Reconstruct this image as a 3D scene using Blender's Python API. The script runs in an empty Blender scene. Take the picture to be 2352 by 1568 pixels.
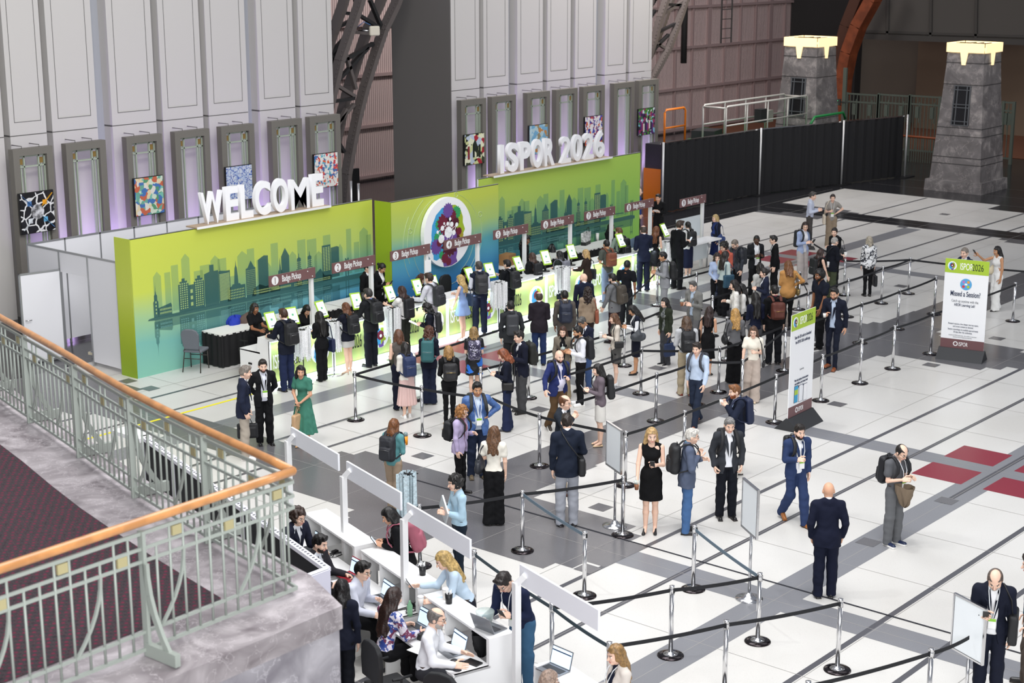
import bpy, math, random
import numpy as np
from math import sin, cos, pi, radians as R
from mathutils import Vector, Matrix
random.seed(7)
S = bpy.context.scene
COL = S.collection

# ------------------------------------------------------------------ camera
CAMH = 9.238
FPX = 3730.5
_pi, _ro, _ya = R(13.852), R(-.093), R(49.683)
_Z = np.array([[cos(_ro), -sin(_ro), 0], [sin(_ro), cos(_ro), 0], [0, 0, 1]])
_rt = _Z @ np.array([1, 0, 0]); _fw = _Z @ np.array([0, -sin(_pi), cos(_pi)]); _up = _Z @ np.array([0, -cos(_pi), -sin(_pi)])
CM = np.array([cos(_ya)*_rt + sin(_ya)*_fw, -sin(_ya)*_rt + cos(_ya)*_fw, _up])   # world <- camera (x right, y down, z forward)
cd = bpy.data.cameras.new('camera'); cam = bpy.data.objects.new('camera', cd); COL.objects.link(cam)
cd.sensor_width = 36; cd.lens = FPX/2352*36; cd.clip_end = 300; cd.clip_start = .1
cam.matrix_world = Matrix([list(CM[0]*[1, -1, -1])+[0], list(CM[1]*[1, -1, -1])+[0], list(CM[2]*[1, -1, -1])+[CAMH], [0, 0, 0, 1]])
cd.dof.use_dof = True; cd.dof.focus_distance = 27; cd.dof.aperture_fstop = 2.6
S.camera = cam

# ------------------------------------------------------------------ world, lights, exposure
w = bpy.data.worlds.new('world'); S.world = w; w.use_nodes = True
w.node_tree.nodes['Background'].inputs[0].default_value = (.80, .86, 1, 1)
w.node_tree.nodes['Background'].inputs[1].default_value = .30
def area(name, loc, tgt, size, power, col=(1, 1, 1), sy=None, spread=None):
    l = bpy.data.lights.new(name, 'AREA'); l.energy = power; l.color = col; l.size = size
    if sy: l.shape = 'RECTANGLE'; l.size_y = sy
    if spread: l.spread = R(spread)
    o = bpy.data.objects.new(name, l); COL.objects.link(o); o.location = loc
    o.rotation_euler = (Vector(tgt)-Vector(loc)).to_track_quat('-Z', 'Y').to_euler()
    return o
area('hall_skylight', (15.5, 11, 20), (16.5, 11, 0), 12, 2650, (1, .99, .985), 13)
area('front_fill', (-2, -8, 12), (26, 20, 0), 16, 5200, (.97, .985, 1), 7)  # added soft fill from behind the camera to brighten faces and boards
area('right_fill', (48, -6, 12), (22, 18, 0), 14, 1700, (.97, .985, 1), 6)  # extra fill from the right, put in to lift the sign holder boards
area('booth_fill', (14, 21, 13), (24, 29, 1.5), 4, 520, (1, .965, .9), 3)  # invented warm lamp that brightens the left part of the booth
area('hall_light_row', (25, 22, 19), (25, 21, 0), 12, 1050, (.97, .98, 1), 5)
area('hall_light_right', (38, 16, 21), (38, 15, 0), 10, 330, (.93, .96, 1), 10)
area('wall_wash', (24, 18, 17), (28, 35.3, 6), 12, 150, (1, .985, .97), 3, 120)
area('wall_wash', (10, 17, 15), (18, 35.3, 6), 6, 160, (1, .98, .96), 3, 120)
area('back_light', (50, 34, 16), (48, 46, 5), 10, 3000, (1, .95, .92), 3)
area('balcony_fill', (3, 5, 13), (7, 10.5, 4), 5, 300, (1, .97, .93), 5)  # unseen lamp added to brighten the balcony marble
area('desk_fill', (17, 10, 13), (14, 13, 1), 4, 330, (.97, .98, 1), 4)  # made-up lamp over the near desks, makes their tops whiter
area('right_wall_wash', (38, 22, 16), (44, 35.3, 6), 10, 160, (1, .985, .98), 3, 120)
area('pier_wash', (50, 18, 15), (58, 28, 3), 8, 420, (1, .96, .92), 3, 120)
for lx, ly, e in ((16, 15, 260), (24, 9, 170), (31, 18, 200)):
    l = bpy.data.lights.new('floodlight', 'SPOT'); l.energy = e*9; l.spot_size = R(80); l.spot_blend = .9; l.shadow_soft_size = .35
    o = bpy.data.objects.new('floodlight', l); COL.objects.link(o); o.location = (lx-4, ly+3, 18)
    o.rotation_euler = (Vector((lx, ly, 0))-o.location).to_track_quat('-Z', 'Y').to_euler()
vs = S.view_settings; vs.view_transform = 'Standard'; vs.look = 'None'; vs.gamma = 1; vs.use_curve_mapping = False; vs.exposure = -0.05
S.cycles.use_denoising = True; S.cycles.max_bounces = 5; S.cycles.diffuse_bounces = 3; S.cycles.glossy_bounces = 3
S.cycles.transmission_bounces = 3; S.cycles.transparent_max_bounces = 6; S.cycles.use_adaptive_sampling = True
S.cycles.adaptive_threshold = .02; S.cycles.sample_clamp_indirect = 6; S.cycles.caustics_reflective = False; S.cycles.caustics_refractive = False

# ------------------------------------------------------------------ pixel <-> place
def ray(x, y): return CM @ np.array([(x-1176)/FPX, (y-784)/FPX, 1])
def gz(x, y, z=0):
    d = ray(x, y); return d*((z-CAMH)/d[2])+np.array([0, 0, CAMH])
def gy(x, y, Y):
    d = ray(x, y); return d*(Y/d[1])+np.array([0, 0, CAMH])
def gx(x, y, X):
    d = ray(x, y); return d*(X/d[0])+np.array([0, 0, CAMH])
def pr(P):
    c = CM.T @ (np.array(P, float)-[0, 0, CAMH]); return c[0]/c[2]*FPX+1176, c[1]/c[2]*FPX+784

# ------------------------------------------------------------------ materials
MATS = {}
def lin(h):
    if isinstance(h, str):
        h = [int(h[i:i+2], 16)/255 for i in (0, 2, 4)]
        h = [c/12.92 if c < .04 else ((c+.055)/1.055)**2.4 for c in h]
    return (*h[:3], 1)
def mat(name, c=(.8, .8, .8), rough=.6, metal=0, em=None, es=0, noise=0, nscale=20, bump=0, bscale=200, spec=None, trans=0, alpha=None, c2=None, coat=0):
    if name in MATS: return MATS[name]
    m = bpy.data.materials.new(name); m.use_nodes = True; MATS[name] = m
    nt = m.node_tree; b = nt.nodes['Principled BSDF']; c = lin(c)
    b.inputs['Base Color'].default_value = c; b.inputs['Roughness'].default_value = rough; b.inputs['Metallic'].default_value = metal
    if spec is not None: b.inputs['Specular IOR Level'].default_value = spec
    if coat: b.inputs['Coat Weight'].default_value = coat; b.inputs['Coat Roughness'].default_value = .08
    if trans: b.inputs['Transmission Weight'].default_value = trans
    if alpha is not None: b.inputs['Alpha'].default_value = alpha
    if em: b.inputs['Emission Color'].default_value = lin(em); b.inputs['Emission Strength'].default_value = es
    if noise or bump:
        tc = nt.nodes.new('ShaderNodeTexCoord')
        if noise:
            n = nt.nodes.new('ShaderNodeTexNoise'); n.inputs['Scale'].default_value = nscale; n.inputs['Detail'].default_value = 4
            nt.links.new(tc.outputs['Object'], n.inputs['Vector'])
            r = nt.nodes.new('ShaderNodeValToRGB'); r.color_ramp.elements[0].position = .38; r.color_ramp.elements[1].position = .62
            r.color_ramp.elements[0].color = lin(c2) if c2 else tuple([v*(1-noise) for v in c[:3]]+[1]); r.color_ramp.elements[1].color = c
            nt.links.new(n.outputs['Fac'], r.inputs['Fac']); nt.links.new(r.outputs[0], b.inputs['Base Color'])
        if bump:
            n = nt.nodes.new('ShaderNodeTexNoise'); n.inputs['Scale'].default_value = bscale
            nt.links.new(tc.outputs['Object'], n.inputs['Vector'])
            q = nt.nodes.new('ShaderNodeBump'); q.inputs['Strength'].default_value = bump; q.inputs['Distance'].default_value = .01
            nt.links.new(n.outputs['Fac'], q.inputs['Height']); nt.links.new(q.outputs[0], b.inputs['Normal'])
    return m
def nodes_mat(name, fn, rough=.6):
    if name in MATS: return MATS[name]
    m = bpy.data.materials.new(name); m.use_nodes = True; MATS[name] = m
    nt = m.node_tree; b = nt.nodes['Principled BSDF']; b.inputs['Roughness'].default_value = rough
    N = lambda t, **k: _node(nt, t, k)
    fn(nt, b, N, nt.links.new); return m
def _node(nt, t, k):
    n = nt.nodes.new('ShaderNode'+t)
    for a, v in k.items():
        if a in n.inputs: n.inputs[a].default_value = v
        elif hasattr(n, a): setattr(n, a, v)
        else: n.inputs[a.replace('_', ' ')].default_value = v
    return n
def ramp(N, stops, interp='LINEAR'):
    r = N('ValToRGB'); e = r.color_ramp.elements; r.color_ramp.interpolation = interp
    while len(e) > 1: e.remove(e[-1])
    e[0].position = stops[0][0]; e[0].color = lin(stops[0][1])
    for p, c in stops[1:]:
        q = e.new(p); q.color = lin(c)
    return r

# ------------------------------------------------------------------ meshes and objects
def tag(o, label=None, cat=None, group=None, kind=None):
    if label: o['label'] = label
    if cat: o['category'] = cat
    if group: o['group'] = group
    if kind: o['kind'] = kind
    return o
def empty(name, loc=(0, 0, 0), rz=0, label=None, cat=None, group=None):
    o = bpy.data.objects.new(name, None); COL.objects.link(o); o.location = loc; o.rotation_euler = (0, 0, rz)
    o.empty_display_size = .1
    return tag(o, label, cat, group)
def link(name, me, m=None, parent=None, loc=None, rot=None):
    o = bpy.data.objects.new(name, me); COL.objects.link(o)
    if m is not None and len(me.materials) == 0: me.materials.append(m)
    if parent: o.parent = parent
    if loc is not None: o.location = loc
    if rot is not None: o.rotation_euler = rot
    return o
def copy_tree(o, parent=None):
    c = o.copy(); COL.objects.link(c); c.parent = parent
    for ch in [x for x in COL.objects if x.parent == o]: copy_tree(ch, c)
    return c
def mk(name, V, F, smooth=False, mats=None, mi=None):
    me = bpy.data.meshes.new(name); V = np.asarray(V, np.float32)
    if isinstance(F, np.ndarray):
        n, k = F.shape
        me.vertices.add(len(V)); me.vertices.foreach_set('co', V.ravel())
        me.loops.add(n*k); me.loops.foreach_set('vertex_index', F.astype(np.int32).ravel())
        me.polygons.add(n); me.polygons.foreach_set('loop_start', np.arange(0, n*k, k, dtype=np.int32))
        if mi is not None: me.polygons.foreach_set('material_index', np.asarray(mi, np.int32))
        me.update(calc_edges=True)
    else:
        me.from_pydata([tuple(map(float, v)) for v in V], [], F)
        if mi is not None: me.polygons.foreach_set('material_index', np.asarray(mi, np.int32))
    if smooth: me.polygons.foreach_set('use_smooth', np.ones(len(me.polygons), bool))
    for m in mats or []: me.materials.append(m)
    return me
class MB:
    """collects shapes that become one mesh"""
    def __init__(s): s.v = []; s.f = []; s.m = []; s.sm = []
    def add(s, V, F, mi=0, sm=False):
        b = len(s.v); s.v += [tuple(map(float, v)) for v in V]; s.f += [tuple(i+b for i in f) for f in F]; s.m += [mi]*len(F); s.sm += [sm]*len(F); return s
    def box(s, c, d, rz=0, mi=0, M=None):
        hx, hy, hz = d[0]/2, d[1]/2, d[2]/2; V = []
        for z in (-hz, hz):
            for x, y in ((-hx, -hy), (hx, -hy), (hx, hy), (-hx, hy)):
                p = Vector((x, y, z))
                if M is not None: p = M @ p
                V.append((c[0]+p[0]*cos(rz)-p[1]*sin(rz), c[1]+p[0]*sin(rz)+p[1]*cos(rz), c[2]+p[2]))
        return s.add(V, [(3, 2, 1, 0), (4, 5, 6, 7), (0, 1, 5, 4), (1, 2, 6, 5), (2, 3, 7, 6), (3, 0, 4, 7)], mi)
    def b2(s, a, b, mi=0):
        return s.box([(a[i]+b[i])/2 for i in range(3)], [abs(b[i]-a[i]) for i in range(3)], 0, mi)
    def bar(s, a, b, w, h=None, mi=0):
        """rectangular bar from a to b"""
        a, b = Vector(a), Vector(b); d = b-a; h = h or w
        q = d.to_track_quat('Z', 'Y').to_matrix()
        V = []
        for t in (0, 1):
            for x, y in ((-1, -1), (1, -1), (1, 1), (-1, 1)): V.append(a+d*t+q @ Vector((x*w/2, y*h/2, 0)))
        return s.add(V, [(3, 2, 1, 0), (4, 5, 6, 7), (0, 1, 5, 4), (1, 2, 6, 5), (2, 3, 7, 6), (3, 0, 4, 7)], mi)
    def tube(s, pts, r, n=8, mi=0, cap=True):
        pts = [Vector(p) for p in pts]; rs = r if hasattr(r, '__len__') else [r]*len(pts); V = []; F = []
        up = Vector((0, 0, 1))
        for i, p in enumerate(pts):
            d = (pts[min(i+1, len(pts)-1)]-pts[max(i-1, 0)]).normalized()
            if abs(d.dot(up)) > .95: u = d.cross(Vector((1, 0, 0))).normalized()
            else: u = d.cross(up).normalized()
            v = d.cross(u)
            for k in range(n):
                a = 2*pi*k/n; V.append(p+(u*cos(a)+v*sin(a))*rs[i])
        for i in range(len(pts)-1):
            for k in range(n):
                k2 = (k+1) % n; F.append((i*n+k, i*n+k2, (i+1)*n+k2, (i+1)*n+k))
        s.add(V, F, mi, True)
        if cap:
            b = len(s.v)-len(V); s.f += [tuple(b+k for k in range(n))[::-1], tuple(b+(len(pts)-1)*n+k for k in range(n))]; s.m += [mi]*2; s.sm += [False]*2
        return s
    def lathe(s, prof, c=(0, 0, 0), n=20, mi=0):
        V = []; F = []
        for r, z in prof:
            for k in range(n): a = 2*pi*k/n; V.append((c[0]+r*cos(a), c[1]+r*sin(a), c[2]+z))
        for i in range(len(prof)-1):
            for k in range(n): k2 = (k+1) % n; F.append((i*n+k, i*n+k2, (i+1)*n+k2, (i+1)*n+k))
        F.append(tuple(range(n))[::-1]); F.append(tuple((len(prof)-1)*n+k for k in range(n)))
        return s.add(V, F, mi, True)
    def prism(s, poly, a, b, ax='z', mi=0):
        """extrude a 2d polygon between a and b along an axis"""
        n = len(poly); f = {'z': lambda p, t: (p[0], p[1], t), 'y': lambda p, t: (p[0], t, p[1]), 'x': lambda p, t: (t, p[0], p[1])}[ax]
        V = [f(p, a) for p in poly]+[f(p, b) for p in poly]
        F = [tuple(range(n))[::-1], tuple(range(n, 2*n))]+[(i, (i+1) % n, n+(i+1) % n, n+i) for i in range(n)]
        return s.add(V, F, mi)
    def sheet(s, pts, z0, z1, mi=0):
        V = [(p[0], p[1], z0) for p in pts]+[(p[0], p[1], z1) for p in pts]; n = len(pts)
        return s.add(V, [(i, i+1, n+i+1, n+i) for i in range(n-1)], mi, True)
    def build(s, name, m=None, parent=None, loc=None, rot=None, smooth=None):
        me = bpy.data.meshes.new(name); me.from_pydata(s.v, [], s.f)
        me.polygons.foreach_set('material_index', s.m); me.polygons.foreach_set('use_smooth', s.sm if smooth is None else [smooth]*len(s.f))
        for q in (m if isinstance(m, (list, tuple)) else [m]):
            if q: me.materials.append(q)
        return link(name, me, None, parent, loc, rot)
def struct(name, mb, m, label=None):
    o = mb.build(name, m); o['kind'] = 'structure'
    if label: o['label'] = label
    return o
def text(name, body, size, m, parent=None, loc=(0, 0, 0), rot=(pi/2, 0, 0), depth=.004, sx=1, off=0, align='LEFT', bold=0):
    cu = bpy.data.curves.new(name, 'FONT'); cu.body = body; cu.size = size; cu.extrude = depth; cu.align_x = align; cu.offset = off
    cu.space_line = .95
    o = bpy.data.objects.new(name, cu); COL.objects.link(o); cu.materials.append(m); o.location = loc; o.rotation_euler = rot; o.scale = (sx, 1, 1)
    if parent: o.parent = parent
    return o
# ================================================================== FLOOR
def terrazzo(name, base, fleck, amt=.25, rough=.22):
    def fn(nt, b, N, L):
        tc = N('TexCoord'); v = N('TexVoronoi', Scale=42.0); n = N('TexNoise', Scale=.35, Detail=3.0); n2 = N('TexNoise', Scale=160.0)
        L(tc.outputs['Object'], v.inputs['Vector']); L(tc.outputs['Object'], n.inputs['Vector']); L(tc.outputs['Object'], n2.inputs['Vector'])
        r = ramp(N, [(0, fleck), (.1, fleck), (.16, base), (1, base)]); L(v.outputs['Distance'], r.inputs['Fac'])
        m = N('MixRGB', blend_type='MULTIPLY', Fac=amt); L(r.outputs[0], m.inputs[1])
        r2 = ramp(N, [(.35, (.72, .70, .66)), (.65, (1, 1, 1))]); L(n.outputs['Fac'], r2.inputs['Fac']); L(r2.outputs[0], m.inputs[2])
        m3 = N('MixRGB', blend_type='MULTIPLY', Fac=.25); L(m.outputs[0], m3.inputs[1])
        r3 = ramp(N, [(.3, (.55, .55, .55)), (.6, (1, 1, 1))]); L(n2.outputs['Fac'], r3.inputs['Fac']); L(r3.outputs[0], m3.inputs[2])
        L(m3.outputs[0], b.inputs['Base Color'])
        nr = N('MapRange'); nr.inputs['To Min'].default_value = rough*.8; nr.inputs['To Max'].default_value = rough*1.5
        L(n.outputs['Fac'], nr.inputs['Value']); L(nr.outputs[0], b.inputs['Roughness'])
        b.inputs['Specular IOR Level'].default_value = .45
    return nodes_mat(name, fn, rough)
def floor_joint(nt, b, N, L): pass
M_white = terrazzo('terrazzo_cream', 'dcdad6', 'b9b5ae', .3, .26)
M_dark = terrazzo('terrazzo_charcoal', '6c6b6e', '929194', .3, .2)
M_black = terrazzo('terrazzo_black', '2a2a2d', '434347', .3, .16)
M_grey = terrazzo('terrazzo_grey', '86878c', '9d9da1', .3, .26)
M_red = terrazzo('terrazzo_red', '8c2c3c', '9c4450', .3, .26)
M_line = mat('floor_strip', '55555a', .3)
def quads(name, rects, z, m):
    mb = MB()
    for x0, x1, y0, y1 in rects: mb.add([(x0, y0, z), (x1, y0, z), (x1, y1, z), (x0, y1, z)], [(0, 1, 2, 3)])
    return struct(name, mb, m)
f = struct('floor', MB().add([(-6, -12, 0), (85, -12, 0), (85, 55, 0), (-6, 55, 0)], [(0, 1, 2, 3)]), M_white)
XD = [3.8, 19.1, 34.4, 49.7]; YD = [4.8, 17.7, 30.58]; XR = [11.4, 26.72, 42.05]; YR = [-1.6, 11.27, 24.15]
dark = [(17.8, 56, 17.02, 18.4)]; black = [(-6, 85, 30.3, 55), (55.4, 85, -12, 31), (44, 49, 30.0, 30.4)]
grey = []; red = []; lines = []
for cx in XD[1:]:
    for cy in YD[1:2]:
        for hw, dy in ((1.5, .95), (1.2, 3.12), (.9, 3.45), (.55, 3.8)):
            dark.append((cx-hw, cx+hw, cy-dy, cy+dy))
            dark.append((cx-dy*1.05, cx+dy*1.05, cy-hw*.62, cy+hw*.62))
    dark += [(cx-.58, cx+.58, 21, 27.3), (cx-.9, cx+.9, 27, 31), (cx-1.2, cx+1.2, 27.5, 31)]
    grey.append((cx-.3, cx+.3, -12, 14.2))
black.append((49.2, 50.4, 18, 31)); black.append((54.3, 55.5, -12, 24.0)); black.append((52, 56, 18.5, 21.2)); black.append((48.9, 50.8, 29.2, 31))
for cx in XR:
    grey.append((cx-.28, cx+.28, 5, 17.1)); grey.append((cx-.28, cx+.28, 18.3, 30.3))
    for cy in YR:
        for sx in (-1, 1):
            for sy in (-1, 1):
                red.append((cx+sx*.22, cx+sx*1.08, cy+sy*.2, cy+sy*1.15))
        lines.append((cx-2.2, cx+2.2, cy-.05, cy+.05))
for cy in YR:
    grey.append((-6, 48.9, cy-.3, cy+.3))
    for d in (-2.62, -1.55, 1.6, 2.66): lines.append((-6, 55.3, cy+d-.045, cy+d+.045))
tiles = []
for p in ((2174, 1150), (1923, 928), (2139, 838), (2290, 777), (2070, 657), (1855, 490), (2170, 492), (2073, 521), (293, 875), (1380, 1165), (971, 1047), (1510, 845), (1240, 940), (1995, 1245), (1350, 1306), (345, 892)):
    P = gz(*p); tiles.append((P[0]-.15, P[0]+.15, P[1]-.16, P[1]+.16))
def clean(rs): return [(min(a, b), max(a, b), min(c, d), max(c, d)) for a, b, c, d in rs]
LAY = [clean(grey), clean(lines), clean(red), clean(dark), clean(black)]
_xs = sorted({round(v, 4) for rs in LAY for r in rs for v in r[:2]}); _ys = sorted({round(v, 4) for rs in LAY for r in rs for v in r[2:]})
_g = np.full((len(_xs)-1, len(_ys)-1), -1, int)
for li, rs in enumerate(LAY):
    for r in rs:
        i0, i1 = _xs.index(round(r[0], 4)), _xs.index(round(r[1], 4)); j0, j1 = _ys.index(round(r[2], 4)), _ys.index(round(r[3], 4)); _g[i0:i1, j0:j1] = li
for li, (nm, m) in enumerate((('trim_1', M_grey), ('trim_2', M_line), ('trim_3', M_red), ('trim_4', M_dark), ('trim_12', M_black))):
    rs = []
    for i in range(_g.shape[0]):
        j = 0
        while j < _g.shape[1]:
            if _g[i, j] == li:
                k = j
                while k < _g.shape[1] and _g[i, k] == li: k += 1
                rs.append((_xs[i], _xs[i+1], _ys[j], _ys[k])); j = k
            else: j += 1
    quads(nm, rs, .0015, m)
quads('trim_5', clean(tiles), .0045, M_dark)
# thin joints of the terrazzo panels
j = []
for k in range(-4, 22):
    x = 19.1+k*1.9125
    j.append((x-.004, x+.004, -10, 30.3))
for k in range(-6, 12):
    y = 17.7+k*1.61
    j.append((-6, 55, y-.004, y+.004))
quads('trim_6', [q for q in j if q[1]-q[0] < .1], .003, mat('floor_joint', 'a3a09c', .5)); quads('trim_11', [q for q in j if q[1]-q[0] > .1], .0034, mat('floor_joint', 'a3a09c', .5))
# floor cord and tape
P0, P1 = gz(1010, 1090), gz(2351, 1503)
tag(MB().bar((19.68, 18.9, .006), (19.66, 6.5, .006), .03, .008).build('floor_cable', mat('cable_dark', '23242c', .6)), 'thin dark cable running straight across the white floor', 'cable')
tag(MB().box((21.8, 25.5-.12, .005), (9.0, .07, .004)).build('floor_tape', mat('tape_yellow', 'f2e530', .5), None, (-2.6, .05, 0)), 'yellow tape line on the floor left of the check-in counter', 'tape')

# ================================================================== TALL PANEL WALL (y = 35.3)
YW = 35.3
m_panel = mat('wall_panel', 'c9c6c2', .75, bump=.05, bscale=3)
m_groove = mat('wall_recess', 'a9acb2', .8)
m_seam = mat('wall_seam', '6e6c6a', .8)
def X(px, py=100, Y=YW): return gy(px, py, Y)[0]
ZJ = 4.58
def tall_wall(name, panels, x0, x1, endx=None):
    mb = MB(); mb.b2((x0, YW+.35, -.0), (x1, YW+.6, 14), 1)
    for a, b in panels:
        mb.b2((a, YW, 0), (b, YW+.36, ZJ-.012), 0); mb.b2((a, YW, ZJ+.012), (b, YW+.36, 14), 0)
        mb.b2((a, YW+.02, ZJ-.02), (b, YW+.36, ZJ+.02), 2)
        m = (b-a)*.14
        for u in (a+m, b-m): mb.b2((u-.009, YW-.002, ZJ+.32), (u+.009, YW+.01, 14), 2)
        mb.b2((a+m, YW-.002, ZJ+.32), (b-m, YW+.01, ZJ+.338), 2)
    return struct(name, mb, [m_panel, m_groove, m_seam])
gl = [-120, -15, 0, 86, 100, 206, 241, 344, 360, 454, 468, 560, 587, 670, 683, 759.5]
pl = [X(p, 0) for p in gl]
tall_wall('wall_left', [(pl[i], pl[i+1]) for i in range(0, len(pl), 2)], pl[0]-6, pl[-1])
gr = [1034.8, 1100, 1110, 1168, 1188, 1247, 1258, 1311, 1322, 1370, 1391, 1440, 1448, 1499]
prr = [X(p, 0) for p in gr]
tall_wall('wall_right', [(prr[i], prr[i+1]) for i in range(0, len(prr), 2)], prr[0], prr[-1])
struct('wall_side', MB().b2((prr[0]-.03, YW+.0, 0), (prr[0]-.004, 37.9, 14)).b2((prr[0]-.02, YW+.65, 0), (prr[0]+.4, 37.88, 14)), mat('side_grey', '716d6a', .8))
struct('wall_end', MB().b2((prr[-1]-.4, YW+.01, 0), (prr[-1]-.01, 37.9, 14)), m_panel)
struct('wall_far_left', MB().b2((-6, 34.9, 0), (pl[0]-3.2, 35.3, 14)), m_panel)

# hanging grey window frames with inner glazing bars
m_fr = mat('frame_grey', '77736c', .6); m_fi = mat('frame_sage', 'aab4a4', .5); m_am = mat('amber_glass', '8a7038', .4); m_ch = mat('chrome', 'd8d8d8', .18, 1)
def wall_frame(x0, x1, i, side):
    r = empty('window_frame', ((x0+x1)/2, YW-.42, 0), 0, None, 'window frame', 'tall grey window frames hung on the panel wall')
    W = x1-x0; h = 4.32; b = W*.155; mb = MB()
    for sx in (-1, 1): mb.box((sx*(W-b)/2, 0, h/2+.02), (b, .2, h-.04))
    mb.box((0, 0, h-b/2), (W-2*b, .2, b)).box((0, 0, b/2+.02), (W-2*b, .2, b)); mb.build('outer_frame', m_fr, r)
    g = MB(); iw = W-2*b; z1 = h-b; s = iw*.5
    for z in (z1-.03, z1-.28): g.box((0, .02, z), (iw, .06, .035))
    for sx in (-1, 1):
        g.box((sx*(s-.02), .02, h/2), (.035, .06, h-2*b)); g.box((sx*(s-.18), .02, h/2), (.035, .06, h-2*b))
        g.box((sx*(s-.1), .03, (z1)/2+.1), (.03, .03, z1-.5))
    g.build('glazing_bar', m_fi, r)
    for sx in (-1, 1): MB().box((sx*(s-.1), .02, z1-.155), (.09, .03, .14)).build('amber_pane', m_am, r)
    for sx in (-1, 1): MB().tube([(sx*.25, 0, h-.02), (sx*.25, 0, h+.05), (sx*.25, .42, h+.05)], .012, 6).build('bracket', m_seam, r)
    return r
n = 0
places = ['far left end of the wall', 'beside the black abstract picture', 'behind the colourful map picture', 'between the map and the pale blue picture', 'behind the letters C and O', 'between the pale blue and the doodle pictures', 'left of the steel truss',
          'just right of the dark slab', 'above the letters S and P', 'behind the blue sky picture', 'above the first number 2', 'behind the orange and blue picture', 'between the two rightmost pictures', 'right end of the wall']
for a, b in ((20, 112), (143, 235), (283, 365), (395, 475), (502, 578), (618, 688), (706, 776), (1053.6, 1111), (1124, 1179), (1205, 1257), (1271, 1320), (1333, 1382), (1403, 1450), (1460, 1505)):
    f = wall_frame(gy(a, 310, YW-.4)[0], gy(b, 310, YW-.4)[0], n, 0)
    f['label'] = 'tall grey window frame on the panel wall, '+places[n]
    n += 1
    # purple uplight standing at the wall beside this frame
    xl = gy(b, 310, YW)[0]+.12
    if n not in (7, 14):
        l = bpy.data.lights.new('purple_uplight', 'SPOT'); l.energy = 650; l.color = (.60, .42, 1); l.spot_size = R(95); l.spot_blend = 1; l.shadow_soft_size = .08
        o = bpy.data.objects.new('purple_uplight', l); COL.objects.link(o); o.location = (xl, YW-.28, .25); o.rotation_euler = (R(172), 0, 0)

# pictures on the frames
def art_mat(i, cols, sc, lines=0):
    def fn(nt, b, N, L):
        tc = N('TexCoord'); v = N('TexVoronoi', Scale=sc); ns = N('TexNoise', Scale=sc*.7, Detail=2.0)
        mx = N('MixRGB', Fac=.14); L(tc.outputs['Object'], mx.inputs[1]); L(tc.outputs['Object'], ns.inputs['Vector']); L(ns.outputs['Color'], mx.inputs[2])
        L(mx.outputs[0], v.inputs['Vector']); s = N('SeparateColor'); L(v.outputs['Color'], s.inputs[0])
        k = len(cols); r = ramp(N, [(q/k, c) for q, c in enumerate(cols)], 'CONSTANT'); L(s.outputs[0], r.inputs['Fac'])
        if lines:
            v2 = N('TexVoronoi', Scale=sc*.8, feature='DISTANCE_TO_EDGE'); L(mx.outputs[0], v2.inputs['Vector'])
            r2 = ramp(N, [(0, (1, 1, 1)), (.045, (1, 1, 1)), (.06, (0, 0, 0))]); L(v2.outputs['Distance'], r2.inputs['Fac'])
            m = N('MixRGB'); L(r2.outputs[0], m.inputs['Fac']); L(r.outputs[0], m.inputs[1]); m.inputs[2].default_value = lin(lines); L(m.outputs[0], b.inputs['Base Color'])
        else: L(r.outputs[0], b.inputs['Base Color'])
    return nodes_mat('picture_%d' % i, fn, .5)
arts = [((42, 443, 128, 530), ['0c0c10', '15151c', '0c0c10', '101018', '16161e', '0c0c10'], 5, 'e8e8e8', 'black abstract picture with white lines and raised figures'),
        ((306, 408, 378, 490), ['7ec4b0', 'd6e4d0', 'cc6a4c', '4a78b8', 'e8d8b0', '6fae9a', 'e7e2d8', '5a9c74'], 10, 0, 'colourful patchwork map picture in greens and reds'),
        ((517, 382, 581, 458), ['c8cfe2', 'd3dced', 'c6d2e6', 'd8dde6', 'bccbe6'], 13, '3c62b8', 'pale blue picture covered in fine blue line drawing'),
        ((720, 353, 777, 428), ['f0ece6', 'f3efe9', 'e46a42', 'f0ece6', '4d74b0', 'f2efe9', 'd23b4a', 'f0ece6', '5cb4c8'], 16, 0, 'white picture scattered with red and blue doodles'),
        ((1066, 308, 1112, 376), ['1c2416', 'dbe0a0', '38422a', 'f1f0d0', '20281c', 'c8d4e4', 'b22838'], 7, 0, 'sunburst picture of dark figures on yellow and green'),
        ((1215, 287, 1257.5, 352), ['8fc0de', 'c5dfe9', '7ab2d6', '9a8f70', 'b8d4de', 'c98c50'], 8, 0, 'blue sky picture with a pale tree'),
        ((1343, 267, 1382.5, 332), ['2c2c86', 'e9e4e8', 'd8683c', 'f2eef0', '4e50b0', 'efe9ec', '8a3a70'], 14, 0, 'orange white and deep blue patchwork picture'),
        ((1466, 249, 1503, 308), ['8fd0e6', '3f7a3c', '5b2f7c', 'a03868', 'dfe9ee', '2e2a3c', '6aa84a'], 12, 0, 'crowd picture in purple and green at the wall end')]
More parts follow.
